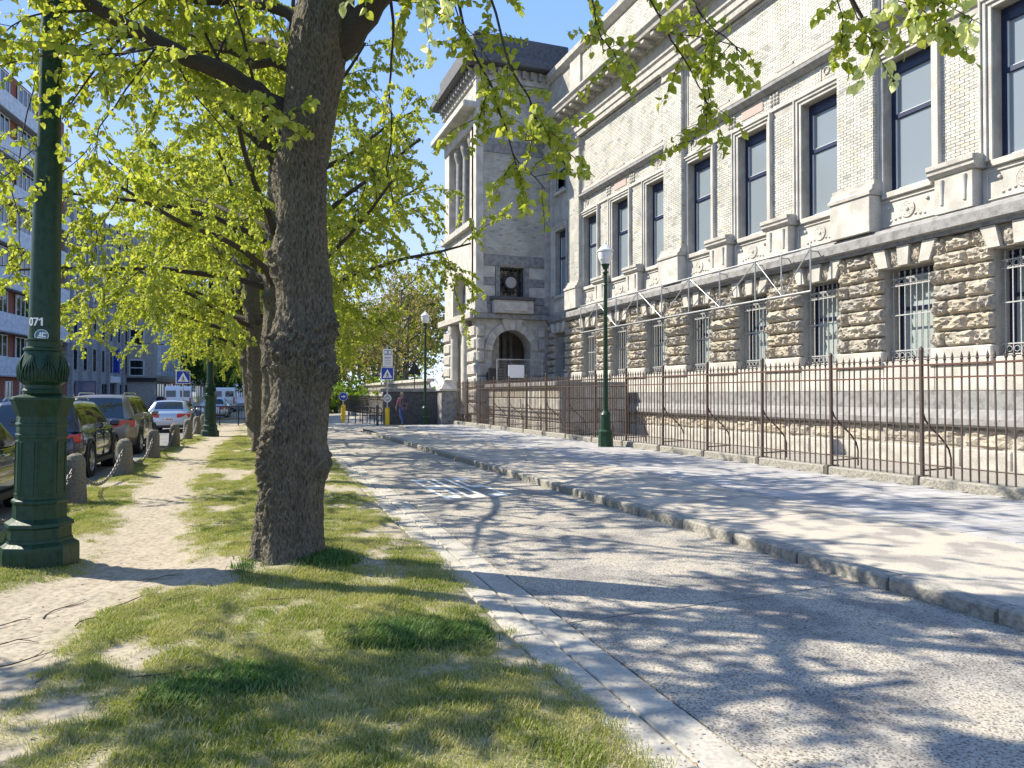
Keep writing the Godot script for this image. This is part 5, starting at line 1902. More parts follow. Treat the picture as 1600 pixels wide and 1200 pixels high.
	for i in row.size():
		var q = row[i]
		var o: Node3D
		if i < 3:
			o = kinds[i]
		else:
			o = kinds[i % 3].duplicate()
			o.name = numbered("linden_tree")
			add_child(o)
			o.rotation.y = 2.1 * i
			o.scale = Vector3.ONE * (1.0 + 0.05 * (i % 2))
		o.position = Vector3(q[0], 0.02, -q[1])
		tag(o, q[2], "tree", "linden trees along the verge")
	# --- trees beyond: across the street and in the park ---
	var far := [far_tree(0), far_tree(1), far_tree(2)]
	var used := [false, false, false]
	var spots := [
		[1, -2.6, 76, 0.7, "dark green street tree before the grey houses"], [1, -1.6, 96, 0.85, "dark green tree farther down the street beside parked vans"], [1, 3.0, 108, 1.1, "rounded tree closing the view down the street"], [1, 9.0, 125, 1.2, "farthest tree at the end of the street"],
		[0, 5.2, 61, 1.05, "tall pale-leaved park tree left of the bus stop sign"], [2, 12.5, 62, 1.1, "sparse budding park tree behind the stone balustrade"], [0, 15.5, 72, 1.2, "pale-leaved park tree behind the balustrade, beside the pavilion"], [2, 9.0, 76, 1.15, "budding park tree with slender pale stems behind the railing"], [2, 14.0, 86, 1.25, "bare-branched park tree showing sky beside the pavilion"], [0, 8.5, 92, 1.3, "full pale-green park tree in the distance"], [0, 3.2, 84, 1.1, "yellow-green park tree behind the lindens"], [2, 19.0, 98, 1.3, "budding park tree far behind the pavilion"], [0, 12.0, 112, 1.5, "tall far park tree at the middle of the view"], [1, 17.0, 125, 1.4, "dark far park tree behind the pavilion"]]
	for i in spots.size():
		var q = spots[i]
		var o: Node3D
		if not used[q[0]]:
			used[q[0]] = true
			o = far[q[0]]
		else:
			o = far[q[0]].duplicate()
			o.name = numbered("park_tree")
			add_child(o)
		o.position = Vector3(q[1], 0, -q[2])
		o.rotation.y = 1.7 * i
		o.scale = Vector3.ONE * q[3]
		tag(o, q[4], "tree", "trees in the distance")
	# shrubs along the park railing
	var shrub := shrub_kind()
	var sp := [[6.6, 66, 1.2, "bright green shrub behind the far end of the park railing"], [9.8, 70, 1.3, "bright green shrub behind the middle of the park railing"], [5.0, 78, 1.5, "rounded shrub beside the far footway"], [13.2, 66, 1.5, "bushy shrub above the balustrade"], [10.9, 80, 1.8, "tall shrub between the slender pale stems"], [15.4, 78, 2.0, "large shrub behind the balustrade's far end"]]
	for i in sp.size():
		var q = sp[i]
		var o: Node3D = shrub if i == 0 else shrub.duplicate()
		if i:
			o.name = numbered("park_shrub")
			add_child(o)
		o.position = Vector3(q[0], 0, -q[1])
		o.rotation.y = 1.3 * i
		o.scale = Vector3.ONE * q[2]
		tag(o, q[3], "shrub", "shrubs behind the park railing")

func row_tree(k: int) -> Node3D:
	var t := thing("linden_tree", "linden", "tree")
	var g := RandomNumberGenerator.new()
	g.seed = 70 + k
	var lean := [Vector3(0.02, 0, 0), Vector3(-0.10, 0, 0.02), Vector3(-0.15, 0, -0.05)][k] as Vector3
	var ax := [Vector3.ZERO, lean * 1.5 + Vector3(0, 1.5, 0), lean * 2.0 + Vector3(0, 3, 0), lean * 3.2 + Vector3(0, 4.6, 0), lean * 4.0 + Vector3(0, 5.8, 0)]
	var rr: float = [0.21, 0.23, 0.24][k]
	var bumps := []
	for i in 11:
		bumps.append([g.randf_range(0.4, 5.0), g.randf() * TAU, g.randf_range(0.09, 0.18), g.randf_range(0.04, 0.09)])
	part("trunk", trunk_mesh(ax, [rr, rr * 0.95, rr * 0.92, rr * 0.88, rr * 0.75], bumps, 44, 130, 3.0 + k * 2.0, 0.3), mats.bark, t)
	var c := Crown.new()
	c.g.seed = 300 + k
	c.leaf_size = 0.066
	c.leaf_gap = 0.027
	c.twig_len = 0.62
	c.fine = true
	var less := 2 if k == 0 else 0
	for ring in [[3.5, 6, 0.30, 4.1], [4.5, 6, 0.6, 4.0], [5.6, 6, 1.0, 3.5]]:
		for i in ring[1]:
			var a: float = TAU * (i + 0.5 * g.randf()) / ring[1] + ring[0] * 2.0
			var p := bend(lean * ring[0] * 0.7 + Vector3(0, ring[0] + g.randf_range(-0.4, 0.3), 0), Vector3(cos(a), ring[2], sin(a)), ring[3] * g.randf_range(0.85, 1.15), 6, g, 0.16, 0.0)
			c.limb(p, 0.07, 0.02, 7)
			c.clothe(p, 0.016, 10 - less, 1.3, 11 - less, 0.22, 0.0)
	for i in 3:
		var p := bend(ax[4] + Vector3(0, -0.2, 0), Vector3(g.randf_range(-0.3, 0.3), 1, g.randf_range(-0.3, 0.3)), 4.5, 6, g, 0.14, 0.1)
		c.limb(p, 0.10, 0.02, 7)
		c.clothe(p, 0.018, 12 - less * 2, 1.6, 9 - less, 0.2)
	finish_tree(t, c)
	return t

func far_tree(k: int) -> Node3D:
	var t := thing("park_tree", "park tree", "tree")
	var g := RandomNumberGenerator.new()
	g.seed = 900 + k
	var c := Crown.new()
	c.g.seed = 950 + k
	c.fine = false
	c.leaf_size = [0.24, 0.30, 0.15][k]
	c.leaf_gap = [0.17, 0.17, 0.24][k]
	c.twig_len = 1.5
	c.droop = 0.08
	c.c0 = [Color(0.20, 0.26, 0.035), Color(0.045, 0.10, 0.02), Color(0.24, 0.20, 0.075)][k]
	c.c1 = [Color(0.38, 0.37, 0.08), Color(0.09, 0.16, 0.03), Color(0.36, 0.30, 0.12)][k]
	var stems: int = [1, 1, 3][k]
	for s in stems:
		var foot := Vector3(0, -0.1, 0) if stems == 1 else Vector3(cos(s * 2.1) * 0.5, -0.1, sin(s * 2.1) * 0.5)
		var st := bend(foot, Vector3(g.randf_range(-0.15, 0.15), 1, g.randf_range(-0.15, 0.15)), 9.5, 6, g, 0.08, 0.2)
		var r: float = 0.26 if stems == 1 else 0.15
		var m := MB.new()
		var rad := []
		for i in 7:
			rad.append(lerpf(r, 0.06, i / 6.0))
		m.tube(st, rad, 9)
		part("trunk", m, mats.bark_pale if k == 2 else mats.bark, t)
		for i in (13 if stems == 1 else 7):
			var u := lerpf(0.28, 1.0, (i + g.randf()) / (13.0 if stems == 1 else 7.0)) * 6.0
			var j := mini(int(u), 5)
			var at: Vector3 = st[j].lerp(st[j + 1], u - j)
			var a := g.randf() * TAU
			var p := bend(at, Vector3(cos(a), 0.55, sin(a)), lerpf(4.4, 2.6, u / 6.0), 5, g, 0.2, 0.1)
			c.limb(p, 0.07, 0.02, 5)
			c.clothe(p, 0.02, 5, 1.8, 6, 0.25)
	finish_tree(t, c)
	return t

func shrub_kind() -> Node3D:
	var t := thing("park_shrub", "shrub", "shrub")
	var c := Crown.new()
	c.g.seed = 77
	c.fine = false
	c.leaf_size = 0.17
	c.leaf_gap = 0.12
	c.twig_len = 0.8
	c.c0 = Color(0.10, 0.20, 0.02)
	c.c1 = Color(0.26, 0.34, 0.05)
	for i in 16:
		var a := c.g.randf() * TAU
		var p := bend(Vector3(cos(a) * 0.2, 0, sin(a) * 0.2), Vector3(cos(a) * 0.7, 0.9, sin(a) * 0.7), 2.1, 4, c.g, 0.2, 0.0)
		c.limb(p, 0.03, 0.01, 4)
		c.grow_twigs(p, 12, 0.1)
	finish_tree(t, c)
	return t

# ---------- lamp posts ----------
func lamp_pedestal(t: Node3D) -> void:
	# eight-sided cast-iron pedestal, then a leafy bulb and a round shaft
	var ph := PI / 8
	var m := MB.new()
	m.lathe([Vector2(0.335, -0.1), Vector2(0.330, 0.20), Vector2(0.326, 0.23), Vector2(0.279, 0.26), Vector2(0.274, 0.285)], 8, false, Vector3.ZERO, Basis(), ph)
	part("plinth", m, mats.post_green, t)
	m = MB.new()
	m.lathe([Vector2(0.265, 0.285), Vector2(0.260, 0.38), Vector2(0.265, 0.39), Vector2(0.284, 0.40), Vector2(0.279, 0.43), Vector2(0.237, 0.455), Vector2(0.219, 0.47), Vector2(0.219, 0.60), Vector2(0.228, 0.605), Vector2(0.233, 0.62), Vector2(0.228, 0.635), Vector2(0.209, 0.65), Vector2(0.205, 1.20), Vector2(0.212, 1.21), Vector2(0.212, 1.235), Vector2(0.205, 1.245), Vector2(0.205, 1.31), Vector2(0.212, 1.32), Vector2(0.212, 1.335), Vector2(0.205, 1.345), Vector2(0.205, 1.40), Vector2(0.256, 1.54), Vector2(0.265, 1.555), Vector2(0.265, 1.575), Vector2(0.167, 1.60), Vector2(0.149, 1.61)], 8, false, Vector3.ZERO, Basis(), ph)
	var p := part("pedestal", m, mats.post_green, t)
	for k in 8:                                              # raised border on each face
		var a := TAU * k / 8
		var bas := Basis(Vector3.UP, a)
		var ap := 0.207 * cos(PI / 8)
		var b := MB.new()
		for q in [[0, 0.69, 0.118, 0.016], [0, 1.17, 0.118, 0.016], [-0.058, 0.93, 0.012, 0.47], [0.058, 0.93, 0.012, 0.47]]:
			b.box(bas * Vector3(ap, q[1], q[0]), Vector3(0.012, q[3], q[2]), 0.002, bas)
		part("panel_border", b, mats.post_green, p)

func shield(t: Node3D) -> void:
	var m := MB.new()
	var turn := Basis(Vector3.UP, 2.65)
	for q in [[0.0, 0.98, 0.05, 0.07], [0.0, 0.93, 0.035, 0.05], [-0.03, 1.0, 0.02, 0.03], [0.03, 1.0, 0.02, 0.03]]:
		m.box(turn * Vector3(0.205, q[1], q[0]), Vector3(0.02, q[3], q[2]), 0.006, turn)
	part("emblem", m, mats.iron_black, t)

func tall_lamp(t: Node3D) -> void:
	lamp_pedestal(t)
	var m := MB.new()
	m.lathe([Vector2(0.16, 1.61), Vector2(0.165, 1.64), Vector2(0.15, 1.66), Vector2(0.15, 1.69), Vector2(0.185, 1.72), Vector2(0.20, 1.78), Vector2(0.195, 1.86), Vector2(0.165, 1.95), Vector2(0.15, 2.0), Vector2(0.165, 2.01), Vector2(0.165, 2.03), Vector2(0.14, 2.04), Vector2(0.14, 2.09), Vector2(0.15, 2.10), Vector2(0.15, 2.115), Vector2(0.128, 2.12)], 28, true)
	var bulb := part("acanthus_bulb", m, mats.post_green, t)
	for k in 8:                                              # leaves wrapped round the bulb
		var a := TAU * k / 8
		for rib in 5:
			var off := (rib - 2) * 0.15
			var pts := []
			for i in 8:
				var u := i / 7.0
				var y := 1.72 + 0.27 * u
				var r := 0.19 + 0.022 * sin(u * PI) - 0.045 * u * u
				var aa := a + off * (1.0 - 0.75 * u) * (0.4 + 1.1 * sin(minf(1.0, u * 1.3 + 0.15) * PI * 0.85))
				pts.append(Vector3(cos(aa) * r, y, sin(aa) * r))
			m = MB.new()
			m.tube(pts, [0.004, 0.007, 0.008, 0.009, 0.009, 0.008, 0.006, 0.003], 4)
			part("leaf_rib", m, mats.post_green, bulb)
	m = MB.new()
	m.lathe([Vector2(0.128, 2.12), Vector2(0.112, 3.85), Vector2(0.112, 3.86), Vector2(0.118, 3.865), Vector2(0.118, 3.895), Vector2(0.095, 3.90), Vector2(0.078, 7.6), Vector2(0.0, 7.62)], 28, true)
	part("shaft", m, mats.post_green, t)
	m = MB.new()
	var arm := []
	for i in 9:
		var a := PI * i / 8.0
		arm.append(Vector3(-0.9 + 0.9 * cos(a) * 1.0, 7.5 + 0.75 * sin(a), 0))
	m.tube(arm, fill(9, 0.035), 8)
	part("bracket", m, mats.post_green, t)
	m = MB.new()
	m.lathe([Vector2(0.05, 0.28), Vector2(0.12, 0.2), Vector2(0.26, 0.05), Vector2(0.27, 0.0)], 18, true, Vector3(-1.8, 7.25, 0))
	part("lamp_hood", m, mats.post_green, t)
	m = MB.new()
	m.lathe([Vector2(0.0, -0.2), Vector2(0.12, -0.16), Vector2(0.2, -0.03), Vector2(0.2, 0.0)], 18, true, Vector3(-1.8, 7.25, 0))
	part("lamp_globe", m, mats.opal_glass, t)

func globe_lamp(t: Node3D) -> void:
	# shorter footway lamp: fluted base, slim pole, urn-shaped opal lantern
	var m := MB.new()
	m.lathe([Vector2(0.22, 0.0), Vector2(0.21, 0.38), Vector2(0.225, 0.40), Vector2(0.225, 0.45), Vector2(0.17, 0.50)], 8, false, Vector3.ZERO, Basis(), PI / 8)
	part("base", m, mats.post_green, t)
	m = MB.new()
	m.lathe([Vector2(0.15, 0.50), Vector2(0.14, 0.9), Vector2(0.16, 0.93), Vector2(0.13, 0.98), Vector2(0.09, 1.03), Vector2(0.075, 1.1), Vector2(0.055, 4.65), Vector2(0.075, 4.68), Vector2(0.055, 4.72), Vector2(0.05, 4.95), Vector2(0.085, 5.05), Vector2(0.06, 5.12), Vector2(0.11, 5.25), Vector2(0.13, 5.28)], 18, true)
	part("pole", m, mats.post_green, t)
	m = MB.new()
	m.lathe([Vector2(0.12, 5.28), Vector2(0.19, 5.42), Vector2(0.215, 5.58), Vector2(0.205, 5.66)], 20, true)
	part("lantern", m, mats.opal_glass, t)
	m = MB.new()
	m.lathe([Vector2(0.235, 5.64), Vector2(0.235, 5.68), Vector2(0.13, 5.79), Vector2(0.05, 5.85), Vector2(0.02, 5.93), Vector2(0.0, 5.96)], 20, true)
	part("lantern_cap", m, mats.opal_glass, t)

func make_lamp_posts() -> void:
	var p := lane(-2.0, 0.0, 7.9)
	var t := thing("street_lamp", "dark green cast-iron lamp post numbered 071 beside the path", "street lamp", p, 0.42, "tall green street lamps")
	tall_lamp(t)
	shield(t)
	t.rotation.z = -0.014
	# number and round sticker on the shaft
	var font := SystemFont.new()
	font.font_names = PackedStringArray(["Droid Sans"])
	font.font_weight = 700
	for k in 3:
		var tm := TextMesh.new()
		tm.text = ["0", "7", "1"][k]
		tm.font = font
		tm.font_size = 64
		tm.pixel_size = 0.0016
		tm.depth = 0.003
		var o := part("number", tm, mats.sign_white, t)
		var ang := -0.95 + 0.37 * k
		var v := Vector3(-p.x, 0, -p.z).normalized().rotated(Vector3.UP, ang)
		o.global_transform = Transform3D(Basis(Vector3.UP, atan2(v.x, v.z)), t.to_global(Vector3(0, 2.27, 0)) + v * 0.128)
	var v2 := Vector3(-p.x, 0, -p.z).normalized().rotated(Vector3.UP, -0.16)
	var bas := Basis(Vector3.UP, atan2(v2.x, v2.z))
	var m := MB.new()
	m.lathe([Vector2(0.056, 0.0), Vector2(0.056, 0.003), Vector2(0.0, 0.0035)], 24, true, Vector3.ZERO, Basis(Vector3.RIGHT, PI / 2))
	var st := part("sticker", m, mats.sign_white, t)
	st.global_transform = Transform3D(bas, t.to_global(Vector3(0, 2.145, 0)) + v2 * 0.131)
	m = MB.new()
	m.lathe([Vector2(0.051, 0.003), Vector2(0.051, 0.005), Vector2(0.0, 0.0055)], 24, true, Vector3.ZERO, Basis(Vector3.RIGHT, PI / 2))
	part("sticker_print", m, mats.sign_teal, st)
	m = MB.new()
	for q in [[0.0, -0.025, 0.07, 0.012], [0.005, -0.008, 0.06, 0.01], [-0.01, 0.012, 0.012, 0.03], [0.008, 0.014, 0.012, 0.035], [0.022, 0.022, 0.035, 0.008]]:
		m.box(Vector3(q[0], q[1], 0.006), Vector3(q[2], q[3], 0.002), 0.0, Basis(Vector3.BACK, -0.15))
	part("sticker_strokes", m, mats.sign_white, st)
	t = thing("street_lamp", "green lamp post at the far end of the bollard row", "street lamp", lane(-2.05, 0.0, 30.4), 0.3, "tall green street lamps")
	tall_lamp(t)
	# footway lamps
	var g := thing("footway_lamp", "green footway lamp with urn-shaped white lantern before the railings", "street lamp", Vector3(9.95, 0.1, -19.1), 0.0, "footway lamps with white lanterns")
	globe_lamp(g)
	var more := [[9.0, 37.2, "footway lamp standing beside the stone gate pier"], [8.0, 66.0, "footway lamp with white lantern among the park trees"], [5.6, 92.0, "most distant footway lamp, near the far pedestrian"]]
	for q in more:
		var o: Node3D = g.duplicate()
		o.name = numbered("footway_lamp")
		add_child(o)
		o.position = Vector3(q[0], 0.0, -q[1])
		tag(o, q[2], "street lamp", "footway lamps with white lanterns")

# ---------- bollards and chains ----------
func make_bollards() -> void:
	var ds := [8.2, 12.1, 15.95, 19.9, 24.2, 28.1, 31.8, 35.2]
	var names := ["stone bollard at the street kerb left of the numbered lamp post", "mossy stone bollard right behind the numbered lamp post's base", "rounded stone bollard beside the dark blue car's front", "rounded stone bollard beside the bronze car's rear wheel", "leaning broken-topped stone bollard, fourth in view from the lamp post", "stone bollard before the silver car's rear", "stone bollard next to the last one before the far green lamp", "last stone bollard, touching the far green lamp post"]
	for i in ds.size():
		var m := MB.new()
		var pr := []
		for q in [[0.172, -0.1], [0.165, 0.05], [0.152, 0.35], [0.142, 0.52], [0.14, 0.60], [0.128, 0.67], [0.095, 0.725], [0.05, 0.75], [0.0, 0.757]]:
			pr.append(Vector2(q[0], q[1]))
		m.lathe(pr, 20, true)
		var vv := m.v
		for k in vv.size():                                   # weathered, not quite round
			var q: Vector3 = vv[k]
			vv[k] = q + Vector3(q.x, 0, q.z) * 0.14 * noise.get_noise_3d(q.x * 5.0 + i * 9.0, q.y * 3.0, q.z * 5.0) + Vector3(0, 0.02 * noise.get_noise_3d(q.x * 6.0, i, q.z * 6.0), 0)
		m.v = vv
		var p := lane(-2.62, 0.0, ds[i])
		var b := thing("stone_bollard", names[i], "bollard", p, 0.0, "stone bollards along the kerb")
		part("shaft", m, mats.bollard_stone, b)
		b.rotation = Vector3(rng.randf_range(-0.02, 0.02), rng.randf() * 6.0, rng.randf_range(-0.02, 0.02))
		if i == 4:
			b.rotation.z = 0.09
		var ring := MB.new()
		for s in [-1.0, 1.0]:
			ring.tube(ring_pts(Vector3(0, 0.52, 0.165 * s), Vector3.UP, Vector3.BACK, 0.03, 10), fill(11, 0.008), 5, false)
		part("eye_bolt", ring, mats.chain_metal, b)
		b.get_child(1).rotation.y = -b.rotation.y
	# chains, hung link by link
	var link := MB.new()
	var lp := []
	for k in 13:
		var a := TAU * k / 12.0
		lp.append(Vector3((0.034 if cos(a) > 0 else -0.034) + 0.024 * cos(a), 0.024 * sin(a), 0))
	link.tube(lp, fill(13, 0.0095), 5, false)
	var lm := link.mesh()
	for i in range(0, 6):
		var a := lane(-2.62, 0.52, ds[i] + 0.16)
		var z := lane(-2.62, 0.52, ds[i + 1] - 0.16)
		var c := thing("bollard_chain", ["sagging chain passing behind the numbered lamp post's foot", "pale sagging chain between the first two bollards right of the lamp post", "sagging chain hung beside the bronze car's rear wheel", "sagging chain into the leaning broken-topped bollard", "sagging chain out of the leaning broken-topped bollard", "last visible chain, below the silver car"][i], "chain", (a + z) / 2 - Vector3(0, 0.52, 0), 0.0, "chains between the bollards")
		var n := 36
		var prev := a
		for k in n:
			var t := (k + 1.0) / n
			var q := a.lerp(z, t) - Vector3(0, 0.40 * (1.0 - pow(2.0 * t - 1.0, 2.0)), 0)
			var dir := (q - prev).normalized()
			var o := part("link", lm, mats.chain_metal, c)
			var side := dir.cross(Vector3.UP).normalized()
			var up := side.cross(dir)
			var bas := Basis(dir, up, side) if k % 2 else Basis(dir, side, -up)
			o.global_transform = Transform3D(bas * Basis.from_scale(Vector3((q - prev).length() / 0.092, 1, 1)), (q + prev) / 2)
			prev = q

# ---------- cars ----------
func make_car(label: String, at: Vector3, turn: float, L: float, W: float, H: float, kind: String, paint: Material) -> Node3D:
	# local axes: front towards -z, ground at y = 0
	var c := thing("parked_car", label, "car", at, turn, "cars parked on the street")
	var hw := W / 2
	var belt := H * (0.62 if kind == "suv" else 0.635)
	var low := 0.22 if kind == "suv" else 0.18
	var hood := H * (0.60 if kind == "suv" else 0.56)
	var deck := belt if kind != "sedan" else H * 0.66
	# lower body: sections from rear to front: [z, half width, bottom, top]
	var sec := [[L * 0.5, 0.80, low + 0.22, deck - 0.22], [L * 0.49, 0.88, low + 0.1, deck - 0.08], [L * 0.455, 0.95, low + 0.02, deck], [L * 0.36, 0.99, low, belt + 0.01], [L * 0.1, 1.0, low, belt], [-L * 0.12, 1.0, low, belt - 0.02], [-L * 0.22, 0.99, low, hood + 0.05], [-L * 0.36, 0.96, low, hood], [-L * 0.455, 0.88, low + 0.05, hood - 0.14], [-L * 0.495, 0.72, low + 0.16, hood - 0.30]]
	var m := MB.new()
	var rings := []
	for s in sec:
		var w: float = hw * s[1]
		var b: float = s[2]
		var t: float = s[3]
		var ring := []
		for q in [[0.84, b], [0.965, b + 0.07], [1.0, lerpf(b, t, 0.45)], [0.985, lerpf(b, t, 0.72)], [0.94, t - 0.04], [0.86, t], [0.45, t + 0.025]]:
			ring.append(Vector3(w * q[0], q[1], s[0]))
		var full := []
		for k in ring.size():
			full.append(ring[k])
		for k in range(ring.size() - 1, -1, -1):
			full.append(Vector3(-ring[k].x, ring[k].y, ring[k].z))
		rings.append(full)
	for i in rings.size() - 1:
		var a: Array = rings[i]
		var z: Array = rings[i + 1]
		for k in a.size():
			var k2 := (k + 1) % a.size()
			m.out([a[k], a[k2], z[k2], z[k]], Vector3(0, (low + belt) / 2, (a[0].z + z[0].z) / 2))
	for e in [0, rings.size() - 1]:
		var p: Array = rings[e].duplicate()
		m.out(p, Vector3(0, 0.5, 0))
	var body := part("body", smooth_mesh(m), paint, c)
	# cabin
	var rb := L * (0.475 if kind == "suv" else 0.44 if kind == "hatch" else 0.36)
	var rt := L * (0.38 if kind == "suv" else 0.30 if kind == "hatch" else 0.17)
	var ft := -L * 0.06
	var fb := -L * 0.235
	var y0 := belt - 0.03
	var y1 := H - 0.02
	var wb := hw * 0.93
	var wt := hw * 0.70
	var tr := (rb - rt) / (rb - fb)
	var tf := (rb - ft) / (rb - fb)
	var NS := 34
	var NU := 20
	var grid := []
	for i in NS + 1:
		var t := float(i) / NS
		var rise := 1.0
		if t < tr:
			rise = pow(sin(PI / 2 * t / tr), 0.85)
		elif t > tf:
			rise = pow(sin(PI / 2 * (1.0 - t) / (1.0 - tf)), 0.85)
		var h := lerpf(y0, y1 + 0.02 * sin(PI * clampf((t - tr) / (tf - tr), 0, 1)), rise)
		var w2 := lerpf(wb * 0.92, wt, rise)
		var row := []
		for k in NU + 1:
			var u := -1.0 + 2.0 * k / NU
			var au := absf(u)
			var su := signf(u)
			if au > 0.5:
				var q := (1.0 - au) / 0.5
				row.append(Vector3(su * (lerpf(wb, w2, q) + 0.035 * sin(q * PI)), lerpf(y0, h - 0.05 * rise, q), lerpf(rb, fb, t)))
			else:
				row.append(Vector3(u / 0.5 * w2, h - 0.05 * rise * pow(au / 0.5, 3.0), lerpf(rb, fb, t)))
		grid.append([row, rise, t])
	var paint_m := MB.new()
	var glass := {"rear_window": MB.new(), "windscreen": MB.new()}
	var pillars := [0.30, 0.56] if kind != "sedan" else [0.5]
	var mid := Vector3(0, (y0 + y1) / 2 - 0.3, (rb + fb) / 2)
	for i in NS:
		var r0: float = (grid[i][1] + grid[i + 1][1]) / 2
		var t: float = (grid[i][2] + grid[i + 1][2]) / 2
		for k in NU:
			var u := absf(-1.0 + 2.0 * (k + 0.5) / NU)
			var side := "left" if k < NU / 2 else "right"
			var into := paint_m
			if u > 0.5:
				var q := (1.0 - u) / 0.5
				var bay := 0
				var post := false
				for pp in pillars:
					if t > pp:
						bay += 1
					if absf(t - pp) < 0.022:
						post = true
				if q > 0.14 and q < 0.88 and r0 > 0.42 and not post and (t > tr * 0.62 and t < 1.0 - (1.0 - tf) * 0.62):
					var key := "side_window %s %d" % [side, bay]
					if not glass.has(key):
						glass[key] = MB.new()
					into = glass[key]
			elif u < 0.44 and r0 > 0.16 and r0 < 0.93:
				if t < tr:
					into = glass["rear_window"]
				elif t > tf:
					into = glass["windscreen"]
			into.out([grid[i][0][k], grid[i][0][k + 1], grid[i + 1][0][k + 1], grid[i + 1][0][k]], mid)
	part("roof", smooth_mesh(paint_m), paint, c)
	for key in glass:
		if glass[key].v.size() > 0:
			part(key.split(" ")[0], smooth_mesh(glass[key]), mats.car_glass, c)
	var m2 := MB.new()
	m = m2
	# wheels in dark arches
	var wr := 0.345 if kind == "suv" else 0.315
	for z in [L * 0.29, -L * 0.30]:
		for s in [-1.0, 1.0]:
			var axis := Basis(Vector3.BACK, -PI / 2 * s)
			m = MB.new()
			m.lathe([Vector2(wr * 1.22, -0.25), Vector2(wr * 1.22, 0.012), Vector2(wr * 1.06, 0.014), Vector2(wr * 1.05, -0.2)], 24, true, Vector3.ZERO, axis)
			var arch := part("wheel_arch", m, mats.black_trim, c)
			arch.position = Vector3(s * (hw - 0.004), wr + 0.02, z)
			m = MB.new()
			m.lathe([Vector2(wr * 0.66, -0.22), Vector2(wr, -0.2), Vector2(wr, -0.03), Vector2(wr * 0.94, 0.0), Vector2(wr * 0.68, 0.0)], 24, true, Vector3.ZERO, axis)
			var wheel := part("wheel", m, mats.tyre, c)
			wheel.position = Vector3(s * (hw + 0.012), wr, z)
			m = MB.new()
			m.lathe([Vector2(wr * 0.68, -0.004), Vector2(wr * 0.64, -0.03), Vector2(wr * 0.62, -0.09), Vector2(0.0, -0.09)], 20, true, Vector3.ZERO, axis)
			for k in 5:
				var a := TAU * k / 5
				m.box(Vector3(-0.02 * s, sin(a) * wr * 0.34, cos(a) * wr * 0.34), Vector3(0.02, 0.07, wr * 0.62), 0.005, Basis(Vector3.RIGHT, -a))
			part("rim", m, mats.rim, wheel)
	# tail lamps, plate, bumper insert, mirrors, handles
	for s in [-1.0, 1.0]:
		m = MB.new()
		var ly := deck - 0.16
		m.box(Vector3(s * hw * 0.66, ly, L * 0.488), Vector3(hw * 0.56, 0.17, 0.09), 0.025, Basis(Vector3.UP, s * 0.25))
		m.box(Vector3(s * hw * 0.9, ly + 0.01, L * 0.448), Vector3(0.10, 0.16, 0.26), 0.02, Basis(Vector3.UP, s * 0.15))
		part("tail_lamp", m, mats.tail_red, c)
		m = MB.new()
		m.box(Vector3(s * (hw + 0.09), belt + 0.06, -L * 0.15), Vector3(0.19, 0.14, 0.1), 0.035)
		part("wing_mirror", m, paint, c)
		for z in [L * 0.13, -L * 0.07]:
			m = MB.new()
			m.box(Vector3(s * (hw - 0.012), belt - 0.13, z), Vector3(0.035, 0.03, 0.18), 0.01)
			part("door_handle", m, mats.mirror_chrome, c)
		m = MB.new()                                          # sill and shut lines
		m.box(Vector3(s * (hw - 0.012), low + 0.05, 0), Vector3(0.05, 0.1, L * 0.42), 0.02)
		for z in [L * 0.20, L * 0.0, -L * 0.20]:
			m.box(Vector3(s * (hw * 0.985), lerpf(low, belt, 0.55), z), Vector3(0.03, (belt - low) * 0.72, 0.008))
		part("side_trim", m, mats.black_trim, c)
		m = MB.new()
		m.box(Vector3(s * hw * 0.62, hood - 0.2, -L * 0.478), Vector3(hw * 0.45, 0.12, 0.08), 0.03, Basis(Vector3.UP, -s * 0.35))
		part("headlamp", m, mats.frosted, c)
	m = MB.new()
	m.box(Vector3(0, low + 0.13, L * 0.487), Vector3(W * 0.80, 0.2, 0.06), 0.03)
	part("bumper", m, mats.black_trim, c)
	m = MB.new()
	m.box(Vector3(0, deck - 0.32, L * 0.503), Vector3(0.52, 0.11, 0.012), 0.003)
	var pl := part("number_plate", m, mats.plate_white, c)
	m = MB.new()
	for k in 7:
		if k != 1:
			m.box(Vector3(-0.19 + 0.062 * k, deck - 0.32, L * 0.5035 + 0.006), Vector3(0.035, 0.065, 0.004))
	part("plate_characters", m, mats.tail_red, pl)
	if kind == "suv":
		for s in [-1.0, 1.0]:
			m = MB.new()
			m.tube([Vector3(s * wt * 0.84, y1 - 0.01, rt), Vector3(s * wt * 0.84, y1 + 0.05, rt - 0.15), Vector3(s * wt * 0.84, y1 + 0.05, ft + 0.2), Vector3(s * wt * 0.84, y1, ft)], fill(4, 0.018), 6)
			part("roof_rail", m, mats.mirror_chrome, c)
	return c

func smooth_mesh(m: MB) -> ArrayMesh:
	var st := SurfaceTool.new()
	st.begin(Mesh.PRIMITIVE_TRIANGLES)
	st.set_smooth_group(0)
	for p in m.v:
		st.add_vertex(p)
	st.index()
	st.generate_normals()
	return st.commit()

